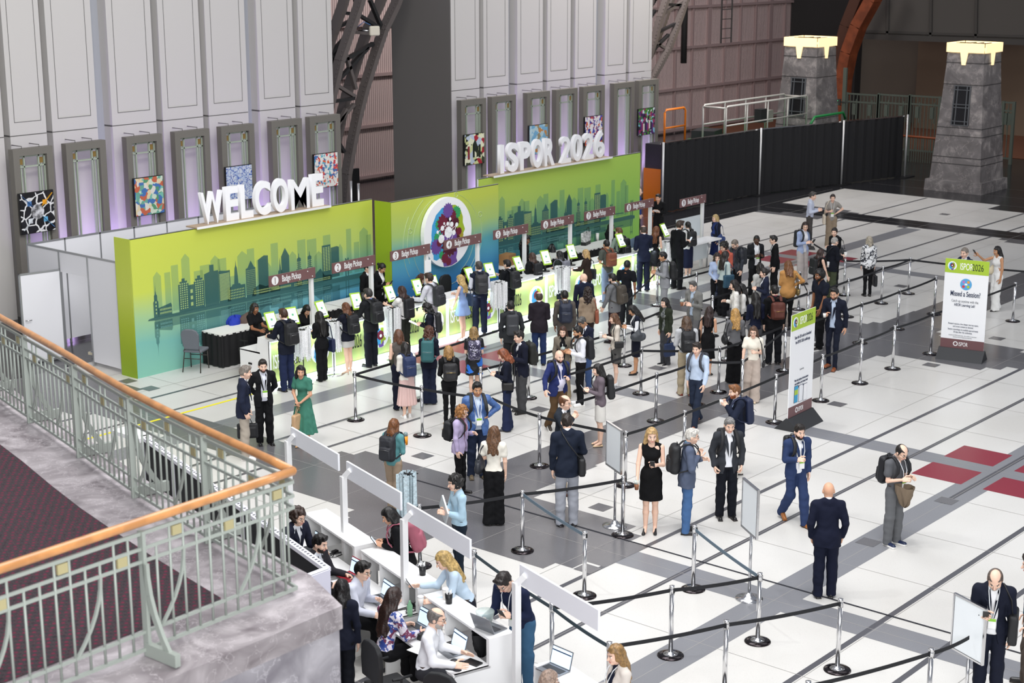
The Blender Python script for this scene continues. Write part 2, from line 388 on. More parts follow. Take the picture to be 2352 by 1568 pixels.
for i, ((xa, ya, xb, yb), cols, sc, ln, lb) in enumerate(arts):
    A = gy(xa, ya, YW-.62); B = gy(xb, yb, YW-.62); W = B[0]-A[0]; H = A[2]-B[2]-.05
    r = empty('wall_picture', ((A[0]+B[0])/2, YW-.6, (A[2]+B[2])/2), 0, lb+' hung on a grey frame', 'picture')
    MB().box((0, 0, 0), (W, .06, H)).build('canvas_edge', mat('black_edge', '101010', .6), r)
    MB().box((0, -.034, 0), (W-.03, .01, H-.03)).build('canvas', art_mat(i, cols, sc, ln), r)
    for sx in (-1, 1): MB().box((sx*W*.3, .06, 0), (.04, .08, .05)).build('hanger', m_ch, r)
    if i == 0:
        MB().tube([(0, -.041, .02), (0, -.045, .02)], W*.19, 24).build('painted_globe', mat('globe_print', 'dcdce0', .6, noise=.85, nscale=9), r)
        for sx, sz, cc in ((-1, 1, '4a78b0'), (1, 1, 'e8a828'), (-1, -1, 'd8dce0'), (1, -1, '6cb4dc')):
            MB().bar((sx*W*.44, -.042, .02+sz*H*.42), (sx*W*.13, -.042, .02+sz*H*.13), .09, .004).box((sx*W*.22, -.043, .02+sz*H*.21), (.12, .004, .12)).build('painted_arm', mat('arm_'+cc, cc, .6), r)
    if i == 7:
        for q in range(9): c = ('5b2f7c', 'a03868', 'e8e4e0', '2e2a3c')[q % 4]; MB().box((-W*.35+q*W*.085, -.042, -H*.12-.05*(q % 3)), (.09, .004, .3)).build('painted_person', mat('pp_'+c, c, .6), r)
    if i == 4:
        for q, (u, v) in enumerate(((-.3, -.1), (-.05, -.05), (.25, -.08))): MB().box((u*W, -.042, v*H), (.09, .004, .42)).build('painted_person', mat('pp_dark%d' % (q == 0), '8c2430' if q == 0 else '18201a', .6), r)

# ================================================================== WALL AT THE BACK, TRUSSES
def ribbed(nt, b, N, L):
    tc = N('TexCoord'); s = N('SeparateXYZ'); L(tc.outputs['Object'], s.inputs[0])
    m = N('Math', operation='MULTIPLY'); L(s.outputs[0], m.inputs[0]); m.inputs[1].default_value = 62.8/1.1
    q = N('Math', operation='SINE'); L(m.outputs[0], q.inputs[0])
    r = ramp(N, [(.0, 'a08684'), (.45, 'd6beba'), (1, 'e2ccc8')]); mr = N('MapRange'); mr.inputs['From Min'].default_value = -1
    L(q.outputs[0], mr.inputs['Value']); L(mr.outputs[0], r.inputs['Fac']); L(r.outputs[0], b.inputs['Base Color'])
    bp = N('Bump', Strength=.6, Distance=.05); L(mr.outputs[0], bp.inputs['Height']); L(bp.outputs[0], b.inputs['Normal'])
m_rib = nodes_mat('ribbed_cladding', ribbed, .7)
m_rail = mat('cladding_rail', 'a58e8c', .7)
YB = 46
xr = gy(1812, 150, YB)[0]
struct('wall_back', MB().b2((30, YB, 0), (xr, YB+.3, 16)), m_rib)
rb = MB(); k = 0
xs = [gy(p, 150, YB)[0] for p in (1548, 1578, 1610, 1638, 1667, 1697, 1725, 1751, 1777)]
dx = 1.45; x = xs[0]-dx*10
while x < xr:
    wdt = .3 if k % 4 == 0 else .09
    rb.b2((x-wdt/2, YB-.12, 0), (x+wdt/2, YB, 16)); x += dx; k += 1
for z in [gy(1700, p, YB)[2] for p in (98, 187, 275)]+[gy(1700, 98, YB)[2]+1.95*q for q in (1, 2, 3)]: rb.b2((32, YB-.16, z-.06), (xr, YB, z+.06))
struct('trim_7', rb, m_rail)
m_steel = mat('dark_steel', '6c6461', .5, .3, bump=.1, bscale=30)
m_steel2 = mat('darker_steel', '2b2a2b', .6, .3)
def truss(name, A, B, lat, Y, label, wid=.34):
    r = empty(name, (0, Y, 0), 0, label, 'steel truss')
    def pt(p, dy=0): q = gy(p[0], p[1], Y); return (q[0], dy, q[2])
    for pts in (A, B):
        for dy in (0, .7):
            mb = MB(); P = [pt(p, dy) for p in pts]
            for a, b in zip(P[:-1], P[1:]): mb.bar(a, b, wid, .16)
            rv = mb
            if dy == 0:
                for a, b in zip(P[:-1], P[1:]):
                    a, b = Vector(a), Vector(b); L = (b-a).length; nn = int(L/.13); d = (b-a)/max(nn, 1); sd = Vector((d.z, 0, -d.x)).normalized()
                    for i in range(nn):
                        for s_ in (-1, 1): c = a+d*i+sd*wid*.34*s_; rv.box((c.x, -.1, c.z), (.03, .03, .03))
            mb.build('chord', m_steel, r)
    for a, b in lat:
        MB().bar(pt(a, .1), pt(b, .1), .13, .1).build('lattice_bar', m_steel if lat.index((a, b)) % 2 else m_steel2, r)
        MB().bar(pt(a, .75), pt((b[0]-14, b[1]-30), .75), .13, .1).build('lattice_bar', m_steel2, r)
    return r
truss('steel_truss', [(845, -60), (822, 18), (800, 82), (780, 140), (768, 190), (752, 260), (738, 330)], [(930, -50), (908, 12), (880, 70), (860, 130), (838, 200), (822, 262), (808, 330), (796, 400), (790, 480), (786, 560)],
      [((822, 30), (880, 66)), ((800, 72), (860, 78)), ((776, 150), (862, 100)), ((795, 110), (822, 205)), ((768, 200), (850, 110)), ((772, 192), (820, 222)), ((766, 234), (818, 226)), ((778, 284), (818, 240)), ((778, 320), (795, 350)), ((770, 232), (780, 160)), ((855, 0), (880, 60)), ((780, 290), (800, 250))], 36.4,
      'riveted dark steel arch truss between the two panel walls')
truss('steel_truss', [(1545, -60), (1530, 0), (1516, 40), (1503, 90), (1490, 130)], [(1592, -60), (1575, 0), (1555, 60), (1536, 110), (1515, 150), (1495, 185)],
      [((1530, 10), (1570, 12)), ((1516, 40), (1572, 4)), ((1505, 80), (1555, 55)), ((1503, 92), (1530, 110)), ((1490, 130), (1540, 80))], 36.6, 'riveted dark steel arch truss at the right end of the panel wall', .26)
w1 = tag(MB().b2((34, 44.5, 0), (38.6, 44.7, 16)).build('dark_partition', mat('near_black', '161517', .8)), 'black partition in the gap behind the steel truss', 'partition')
struct('trim_8', MB().b2((33, 39.5, 0), (38.55, 39.6, 1.75)), mat('near_black2', '1b1b1d', .8))
for px, py, lb in ((806, 415, 'left'), (823, 421, 'right')):
    P = gy(px, py, 33.5); t = tag(MB().tube([(P[0], 33.5, 0), (P[0], 33.5, P[2])], .035, 8).build('metal_upright', m_ch), 'thin metal upright behind the booth wall, %s one of the pair' % lb, 'post')
# wifi antenna box on the truss
P = gy(860, 71, 35.9); r = empty('antenna', tuple(P), R(-20), 'cream wireless antenna box clamped to the riveted truss', 'antenna')
bxm = MB().box((0, 0, 0), (.34, .12, .3)).build('housing', mat('cream_plastic', 'd9d2c0', .5), r); md = bxm.modifiers.new('b', 'BEVEL'); md.width = .05; md.segments = 3
MB().tube([(-.1, .05, 0), (-.4, .3, .02)], .03, 8).build('bracket', m_ch, r)
MB().tube([(-.45, .3, .1), (-.3, .1, .28), (-.1, .06, .18)], .012, 6).build('cable', mat('cable_blue', '3c6ea8', .5), r)

# ================================================================== STONE PIERS
def marble(name, a, b_, c_, sc=1.0):
    def fn(nt, b, N, L):
        tc = N('TexCoord'); n = N('TexNoise', Scale=1.3*sc, Detail=6.0, Distortion=1.6); v = N('TexVoronoi', Scale=2.6*sc, feature='DISTANCE_TO_EDGE'); n2 = N('TexNoise', Scale=5*sc, Detail=5.0)
        mx = N('MixRGB', Fac=.5); L(tc.outputs['Object'], mx.inputs[1]); L(tc.outputs['Object'], n2.inputs['Vector']); L(n2.outputs['Color'], mx.inputs[2]); L(mx.outputs[0], v.inputs['Vector'])
        L(tc.outputs['Object'], n.inputs['Vector'])
        r = ramp(N, [(.3, a), (.55, b_), (.75, c_)]); L(n.outputs['Fac'], r.inputs['Fac'])
        r2 = ramp(N, [(0, (.7, .7, .7)), (.012, (.25, .25, .25)), (.035, (0, 0, 0))]); L(v.outputs['Distance'], r2.inputs['Fac'])
        m = N('MixRGB'); L(r2.outputs[0], m.inputs['Fac']); L(r.outputs[0], m.inputs[1]); m.inputs[2].default_value = lin(c_); L(m.outputs[0], b.inputs['Base Color'])
    return nodes_mat(name, fn, .35)
m_pier = marble('pier_marble', '605c5c', '757171', 'a8a19e')
m_gl = mat('alabaster_glow', 'ffe2a8', .6, em=(1, .78, .45), es=.85)
def pier(cx, cy, label):
    r = empty('stone_pier', (cx, cy, 0), 0, label, 'pier')
    def ring(h, z): return [(-h, -h, z), (h, -h, z), (h, h, z), (-h, h, z)]
    F = [(0, 1, 5, 4), (1, 2, 6, 5), (2, 3, 7, 6), (3, 0, 4, 7), (4, 5, 6, 7), (3, 2, 1, 0)]
    hs = [(0, 1.16), (.42, 1.14), (.43, 1.02), (1.05, .98), (1.3, .965), (2.1, .91), (2.4, .89), (4.0, .78), (4.05, .785), (4.75, .74), (4.8, .745), (5.15, .73)]
    shf = MB()
    for (z0, h0), (z1, h1) in zip(hs[:-1], hs[1:]): shf.add(ring(h0, z0)+ring(h1, z1), F)
    sh = shf.build('shaft', m_pier, r)
    for z0, h0 in ((1.05, .985), (1.3, .97), (2.1, .915), (2.4, .895), (4.0, .785), (4.8, .75)):
        MB().box((0, 0, z0), (2*h0+.015, 2*h0+.015, .02)).build('joint', mat('stone_joint', '353333', .8), sh)
    for s_ in (1,):   # recessed dark window with grille on the two faces seen
        a = -pi/2*0 if s_ == 0 else pi/2
        for q in (0,):
            mb = MB(); g = MB(); z0, z1 = 2.5, 3.95
            ang = -pi/2 if s_ else 0
            def T(x, y, z): return (x*cos(ang)-y*sin(ang), x*sin(ang)+y*cos(ang), z)
            for zz0, zz1 in ((z0, z1),):
                y0 = -(.89-(zz0-2.4)/1.6*.11)-.012; y1 = -(.89-(zz1-2.4)/1.6*.11)-.012
                mb.add([T(-.36, y0, zz0), T(.36, y0, zz0), T(.33, y1, zz1), T(-.33, y1, zz1)], [(0, 1, 2, 3)])
            mb.build('dark_pane', mat('pane_black', '15161a', .3), r)
            for u in (-.33, -.2, .2, .33): g.bar(T(u, y0-.015, z0), T(u*.93, y1-.015, z1), .035, .03)
            for t in (0, .1, .45, .53, .9, 1): zz = z0+(z1-z0)*t; yy = y0+(y1-y0)*t; g.bar(T(-.35, yy-.02, zz), T(.35, yy-.02, zz), .035, .03)
            g.build('grille', mat('grille_grey', '55585c', .5), r)
    # glowing stone lantern on top
    o = empty('x', (0, 0, 0)); bpy.data.objects.remove(o)
    lt = MB()
    for k in range(4):
        a = k*pi/2
        def T(x, y, z): return (x*cos(a)-y*sin(a), x*sin(a)+y*cos(a), z)
        poly = [(-.72, 5.52), (-.72, 5.18), (-.2, 5.18), (-.12, 4.72), (.02, 4.72), (.1, 5.18), (.72, 5.18), (.72, 5.52)]
        V = [T(p, -.79, z) for p, z in poly]+[T(p, -.74, z) for p, z in poly]; n_ = len(poly)
        lt.add(V, [(0, 1, 2, 5, 6, 7), (2, 3, 4, 5), (8+7, 8+6, 8+5, 8+2, 8+1, 8), (8+5, 8+4, 8+3, 8+2)]+[(i, (i+1) % n_, n_+(i+1) % n_, n_+i) for i in range(n_)])
    lt.build('lamp_shade', m_gl, r)
    tp = MB()
    for sx in (-.3, 0, .3): tp.box((sx, 0, 5.42), (.05, 1.55, .14)); tp.box((0, sx, 5.42), (1.55, .05, .14))
    tp.build('cap', mat('cap_dark', '2e2c2c', .6), r)
    l = bpy.data.lights.new('pier_lamp', 'POINT'); l.energy = 60; l.color = (1, .75, .42); l.shadow_soft_size = .3
    o = bpy.data.objects.new('pier_lamp', l); COL.objects.link(o); o.location = (cx, cy, 5.75)
    return r
pier(58.3, 26.7, 'tapered grey marble pier with glowing lantern, nearer to the camera')
pier(57.6, 33.3, 'tapered grey marble pier with glowing lantern, behind the black curtain')

# ================================================================== FAR RIGHT HALL END
m_bei = mat('far_beige', '6b6258', .8); m_gate = mat('gate_green', '5c655c', .5, .2)
struct('wall_far', MB().b2((84, -10, 0), (84.3, 60, 16)), mat('far_dark', '2b2826', .8))
XA = 70.0
def far(px, py, Xp=XA): P = gx(px, py, Xp); return (P[1], P[2])
pan = MB(); pts = [far(p, q) for p, q in ((2420, 92), (2340, 98), (2140, 92), (2000, 86), (1978, 80), (2000, 30), (2030, -60), (2420, -60))]
pan.prism(pts, XA, XA+.4, 'x')
struct('wall_arch', pan, mat('arch_panel', '57534f', .8))
rb = MB()
for px in (2042, 2141, 2245): y, z = far(px, -30); y2, z2 = far(px-2, 88); rb.bar((XA-.05, y, z), (XA-.05, y2, z2), .12)
y, z = far(1980, 83); y2, z2 = far(2360, 97); rb.bar((XA-.08, y, z), (XA-.08, y2, z2), .2, .25); y, z = far(1985, 72); y2, z2 = far(2360, 84); rb.bar((XA-.06, y, z), (XA-.06, y2, z2), .1, .1)
struct('trim_9', rb, mat('arch_rib', '484542', .7))
m_or = mat('rust_arch', '8a4526', .55, noise=.4, nscale=2)
ar = empty('curved_arch_rib', (XA-3, 0, 0), 0, 'rust orange steel arch rib curving up behind the left pier', 'arch rib')
for k, (pts, wd) in enumerate((([(2030, -60), (2005, 0), (1972, 60), (1950, 120), (1938, 180), (1932, 240), (1930, 330)], .75), ([(1985, -60), (1962, 0), (1938, 60), (1925, 110), (1918, 160), (1912, 240)], .5))):
    mb = MB(); P = [gx(p, q, XA-3) for p, q in pts]
    for a, b in zip(P[:-1], P[1:]): mb.bar((k*.3, a[1], a[2]), (k*.3, b[1], b[2]), wd, .5)
    mb.build('rib_chord', m_or if k == 0 else mat('rust_dark', '4a2a1c', .6), ar)
# beige back wall of the passage and warm floor beyond
y0 = gx(1975, 200, 78)[1]; y1 = gx(2145, 200, 78)[1]; y2 = gx(2420, 200, 78)[1]
struct('wall_passage', MB().b2((78, y1, 0), (78.3, y0+6, 9)), m_bei); struct('wall_passage_right', MB().b2((76, y2, 0), (76.3, y1, 9)), mat('far_tan', '7c6a58', .8))
struct('floor_far', MB().b2((68, 5, .01), (84, 52, .03)), mat('far_carpet', '7a4a30', .9))
def gate(px0, px1, py0, py1, label, Xg=66.0):
    A = gx(px0, py0, Xg); B = gx(px1, py1, Xg); W = A[1]-B[1]; H = A[2]
    r = empty('metal_gate', (Xg, B[1], 0), pi/2, label, 'gate', 'metal gates at the hall end'); f_ = MB(); bars = MB(); top = H
    for u in (0, W): f_.box((u, 0, top/2), (.12, .12, top))
    for z in (.25, top-.05, top-.4): f_.box((W/2, 0, z), (W, .07, .07))
    f_.build('frame', m_gate, r)
    k = int(W/.16)
    for i in range(1, k): bars.box((W*i/k, 0, top/2+.1), (.03, .03, top-.3))
    for u in (.25, .75): bars.box((W*u, 0, top*.72), (.2, .04, .5)); bars.box((W*u-.1, 0, top*.72), (.05, .04, .9))
    bars.build('bars', m_gate, r)
for a in ((1946, 2018, 212, 214, 'left'), (2020, 2090, 214, 217, 'second'), (2092, 2160, 217, 221, 'third'), (2306, 2330, 232, 235, 'rightmost')):
    gate(a[0], a[1], a[2], a[3], 'grey green metal gate beyond the curtain, %s of the four' % a[4])
ry = [gx(p, 360, 64)[1] for p in (2050, 2175)]
r = empty('far_railing', (64, ry[1], 0), pi/2, 'low railing with an orange handrail left of the near pier', 'railing')
MB().tube([(0, 0, 1.1), (ry[0]-ry[1], 0, 1.1)], .05, 8).build('handrail', mat('far_orange', '8a4a2c', .5), r)
b_ = MB()
for i in range(24): b_.box(((ry[0]-ry[1])*i/23, 0, .55), (.03, .03, 1.05))
b_.build('balusters', m_gate, r)
# exit sign
P = gx(1921, 234, 62); r = empty('exit_sign', tuple(P), 0, 'small green lit exit sign beside the rear pier', 'sign')
MB().box((0, 0, 0), (.1, .38, .26)).box((.1, -.3, 0), (.05, .5, .05)).build('housing', mat('sign_box', '3a3d3a', .5), r); t = text('lettering', 'EX', .22, mat('exit_green', '20ff70', .5, em=(.05, 1, .35), es=3), r, (-.055, .16, -.08), (pi/2, 0, -pi/2), .002, 1)
P2 = gx(1934, 250, 62); tag(MB().b2((62.1, P2[1]-.08, 0), (62.2, P2[1]+.08, 4)).build('signal_post', m_gate), 'grey steel post beside the green exit sign', 'post')
# ceiling pipes / conduit right of the ribbed wall
m_pipe = mat('pipe_grey', '4c4c4c', .4, .6)
tag(MB().tube([(60, 41, 4), (60, 41, 14)], .14, 10).build('vent_pipe', m_pipe), 'vertical steel pipe above the rear pier', 'pipe')
r = empty('service_ladder', (59.5, 38.5, 0), 0, 'service ladder and cage above the rear pier', 'ladder')
lp = MB()
for sx in (-.4, .4): lp.bar((sx, 0, 5), (sx, 0, 13), .05)
lp.build('stile', m_pipe, r); lp = MB()
for i in range(20): lp.bar((-.4, 0, 5.2+i*.4), (.4, 0, 5.2+i*.4), .03)
lp.build('rungs', m_pipe, r); MB().box((.6, -.2, 8.6), (1, .5, .6)).build('vent_grille', m_pipe, r)
struct('wall_corner', MB().b2((xr, 42, 0), (84, 46.3, 16)), mat('far_darkgrey', '2e2c2c', .8))

# ================================================================== BLACK PIPE-AND-DRAPE CURTAIN
m_drape = mat('drape_black', '17171a', .9, bump=.1, bscale=60)
cp = [gz(1512, 490)[:2], gz(1737, 447)[:2], np.array([56.2, 31.0]), gz(2071, 406)[:2]]
cp[0] = np.array([46.0, 32.3])
lbs = ['left section beside the lifts', 'middle section right of the first pole', 'right section nearest the pier']
for i in range(3):
    a, b = cp[i], cp[i+1]; L_ = np.hypot(*(b-a)); n_ = int(L_/.05); nv = np.array([-(b-a)[1], (b-a)[0]])/L_; pts = []
    rnd = random.Random(i)
    ph = rnd.random()*6
    for k in range(n_+1):
        t = k/n_; s_ = t*L_; off = .055*sin(s_*14+ph+1.3*sin(s_*2.1))+.03*sin(s_*31+2*sin(s_*3))
        q = a+(b-a)*t+nv*off; pts.append(q)
    r = empty('drape_curtain', (0, 0, 0), 0, 'black pleated drape curtain, '+lbs[i], 'curtain', None)
    MB().sheet(pts, .03, 2.42).build('drape_fabric', m_drape, r)
    MB().bar((a[0], a[1], 2.44), (b[0], b[1], 2.44), .04).build('top_rail', m_ch, r)
for i, c in enumerate(cp):
    r = empty('drape_pole', (c[0], c[1]-.12, 0), 0, 'white metal drape pole, '+['left end beside the orange lift', 'in front of the black curtain centre', 'between curtain sections near the green lift', 'right end near the stone pier'][i], 'pole')
    MB().tube([(0, 0, 0), (0, 0, 2.5)], .04, 8).build('pole', mat('pole_white', 'cfcfcf', .35, .5), r); MB().box((0, 0, .015), (.9, .45, .03)).build('base_plate', mat('plate_black', '1b1b1d', .5), r)

# ================================================================== LIFTS BEHIND THE CURTAIN
m_gr = mat('lift_green', '1f7a3e', .5); m_wr = mat('lift_rail', 'c9c7c0', .4, .3)
YL = 33.2; A = gy(1640, 300, YL); B = gy(1826, 290, YL); W = B[0]-A[0]; zt = gy(1640, 247, YL)[2]; zb = gy(1640, 300, YL)[2]-.45
r = empty('scissor_lift', ((A[0]+B[0])/2, YL, 0), 0, 'green scissor lift with white guard rails behind the curtain', 'lift')
g = MB()
for yy in (-.5, .5):
    g.tube([(-W/2, yy, zb), (-W/2, yy, zt), (-W/2+.1, yy, zt+.06), (W/2-.1, yy, zt+.06), (W/2, yy, zt), (W/2, yy, zb)], .035, 8); g.tube([(-W/2, yy, (zt+zb)/2), (W/2, yy, (zt+zb)/2)], .028, 8)
    for u in (-.25, 0, .25): g.tube([(W*u, yy, zb), (W*u, yy, zt+.06)], .03, 8)
for u in (-.5, .5): g.tube([(W*u, -.5, zt), (W*u, .5, zt)], .035, 8)
g.build('guard_rail', m_wr, r); MB().box((0, 0, zb-.05), (W, 1.1, .16)).build('platform', m_gr, r)
MB().box((0, 0, .55), (W*.9, 1.1, .7)).build('chassis', m_gr, r)
sc = MB()
for k in range(3):
    z0 = .9+k*(zb-1)/3; z1 = z0+(zb-1)/3
    for yy in (-.45, .45): sc.bar((-W*.4, yy, z0), (W*.4, yy, z1), .1).bar((W*.4, yy, z0), (-W*.4, yy, z1), .1)
sc.build('scissor_arms', m_gr, r)
MB().box((.35, 0, (zt+zb)/2+.1), (.5, .3, .5)).build('control_box', mat('ctrl_black', '242426', .5), r); MB().box((1.1, .2, (zt+zb)/2), (.6, .2, .45)).build('tool_box', mat('ctrl_grey', '8a8880', .5), r)
for sx in (-1, 1):
    for yy in (-1, 1): MB().tube([(sx*W*.35, yy*.5, .2), (sx*W*.35, yy*.65, .2)], .2, 16).build('wheel', mat('tyre', '1c1c1c', .8), r)
A = gy(1590, 296, 34.3); r = empty('boom_lift', (A[0]+.5, 34.3, 0), .3, 'green boom lift with black engine cover left of the scissor lift', 'lift')
MB().box((0, 0, 1.2), (2.0, 1.4, 1.3)).build('body', m_gr, r); MB().box((.3, -.2, 2.05), (1.1, .9, .5)).build('engine_cover', mat('ctrl_black', '242426'), r); MB().bar((.8, 0, 2.2), (2.4, 0, 2.0), .22).build('boom', m_gr, r)
for sx in (-1, 1):
    for yy in (-1, 1): MB().tube([(sx*.7, yy*.6, .35), (sx*.7, yy*.85, .35)], .35, 16).build('wheel', mat('tyre', '1c1c1c', .8), r)
A = gy(1890, 282, 31.8); r = empty('boom_lift', (A[0], 31.8, 0), 0, 'low green lift platform behind the curtain near the rear pier', 'lift')
MB().box((0, 0, 1.2), (2.0, .4, 1.5)).build('body', m_gr, r); MB().tube([(-1.3, -.2, 2.4), (-1, -.2, 2.66), (1.2, -.2, 2.66), (1.4, -.2, 2.4)], .05, 8).build('guard_rail', m_gr, r)
P = gy(1517, 440, 34.0); r = empty('scissor_lift', (P[0]+.3, 34.0, 0), 0, 'orange and black lift partly hidden at the panel wall end', 'lift')
m_yo = mat('lift_orange', 'e07a18', .5)
MB().box((0, 0, .61), (1.5, .9, 1.2)).build('chassis', m_yo, r); MB().box((0, 0, 1.65), (1.4, .85, .9)).build('engine_cover', mat('ctrl_black', '242426'), r)
g = MB().tube([(-.7, -.4, 2.1), (-.7, -.4, 3.25), (-.6, -.4, 3.35), (.5, -.4, 3.35), (.6, -.4, 3.25), (.6, -.4, 2.1)], .04, 8).tube([(-.7, -.4, 2.7), (.6, -.4, 2.7)], .035, 8); g.build('guard_rail', m_yo, r)
text('lettering', 'JC', .42, mat('letter_white', 'e8e8e8', .5), r, (-.62, -.44, 1.45), (pi/2, 0, 0), .004, .8, .012)
# ================================================================== BOOTH WALL WITH PRINTED MURAL
def mural(name, stops, xs=None, x0=0, x1=1):
    """printed graphic: vertical blend, optionally mixed with a second blend along x"""
    def fn(nt, b, N, L):
        tc = N('TexCoord'); s = N('SeparateXYZ'); L(tc.outputs['Object'], s.inputs[0])
        def vert(st):
            mr = N('MapRange'); mr.inputs['From Max'].default_value = 3.1; L(s.outputs[2], mr.inputs['Value'])
            ns = N('TexNoise', Scale=.5); L(tc.outputs['Object'], ns.inputs['Vector'])
            ad = N('Math', operation='MULTIPLY_ADD'); L(ns.outputs['Fac'], ad.inputs[0]); ad.inputs[1].default_value = .14; L(mr.outputs[0], ad.inputs[2])
            r = ramp(N, st); L(ad.outputs[0], r.inputs['Fac']); return r.outputs[0]
        o = vert(stops)
        if xs:
            o2 = vert(xs); mr = N('MapRange'); mr.inputs['From Min'].default_value = x0; mr.inputs['From Max'].default_value = x1; L(s.outputs[0], mr.inputs['Value'])
            m = N('MixRGB'); L(mr.outputs[0], m.inputs['Fac']); L(o, m.inputs[1]); L(o2, m.inputs[2]); o = m.outputs[0]
        L(o, b.inputs['Base Color'])
    return nodes_mat(name, fn, .55)
YB1, YB2 = 28.29, 27.65
XB = [20.75, 28.02, 32.04, 39.3]
mL = mural('mural_left', [(.0, '86c2ac'), (.3, '7ab8ac'), (.5, '9fc490'), (.68, 'c3cf52'), (1, 'c2cc4e')], [(0, '2a6fae'), (.3, '3a86b4'), (.52, '5fa8a8'), (.72, 'b0c46a'), (1, 'bcc84c')], 21.5, 27.5)
mM = mural('mural_middle', [(0, '2f6fb4'), (.35, '3580bd'), (.62, '5aa5b0'), (.78, 'a4c070'), (1, 'bac74f')])
mR = mural('mural_right', [(0, '1f6a9c'), (.3, '27789c'), (.55, '5fa08c'), (.8, 'a5c05e'), (1, 'aec650')], [(0, '6fae4a'), (.4, '84b850'), (.6, '88b858'), (.8, '98c152'), (1, 'a2c654')], 33.5, 38.5)
m_lime = mat('lime_print', '93ac22', .55); m_lime2 = mat('lime_print_light', 'c0d055', .55)
m_wht = mat('white_panel', 'e6e6ea', .55); m_alu = mat('aluminium', 'b9bbbd', .35, .8)
m_wgl = mat('white_satin', 'ececec', .4)
def limeside(nt, b, N, L):
    tc = N('TexCoord'); s = N('SeparateXYZ'); L(tc.outputs['Object'], s.inputs[0]); mr = N('MapRange'); mr.inputs['From Max'].default_value = 3.1; L(s.outputs[2], mr.inputs['Value'])
    r = ramp(N, [(0, '8fae1e'), (.35, 'b2c634'), (.6, 'c6d456'), (1, 'bccb48')]); L(mr.outputs[0], r.inputs['Fac']); L(r.outputs[0], b.inputs['Base Color'])
m_ls = nodes_mat('lime_side_print', limeside, .55)
H1, H2, H3 = 3.07, 3.05, 3.12
def boothwall(label, x0, x1, y, h, m, side_l=None, side_r=None, d=.55):
    r = empty('booth_wall', (0, 0, 0), 0, label, 'booth wall', None)
    MB().b2((x0+.005, y+.012, 0), (x1-.005, y+.06, h-.01)).build('core_panel', m_wht, r)
    mb = MB().add([(x0, y, 0), (x1, y, 0), (x1, y, h), (x0, y, h), (x0, y+.01, 0), (x1, y+.01, 0), (x1, y+.01, h), (x0, y+.01, h)], [(0, 1, 2, 3), (4, 0, 3, 7), (1, 5, 6, 2), (5, 4, 7, 6)]); mb.build('printed_graphic', m, r)
    MB().b2((x0, y, h-.012), (x1, y+.03, h+.012)).build('top_trim', m_alu, r)
    if side_l: MB().b2((x0-.008, y, 0), (x0+.004, y+d, h)).build('side_graphic', side_l, r)
    return r
bw1 = boothwall('lime to blue printed booth wall with city skyline under WELCOME', XB[0], XB[1], YB1, H1, mL, m_ls)
bw2 = boothwall('blue printed booth wall section with the round head logo', XB[1], XB[2], YB2, H2, mM, m_lime)
bw3 = boothwall('green printed booth wall with city skyline under the numbers', XB[2]-.02, XB[3], YB1+.03, H3, mR)
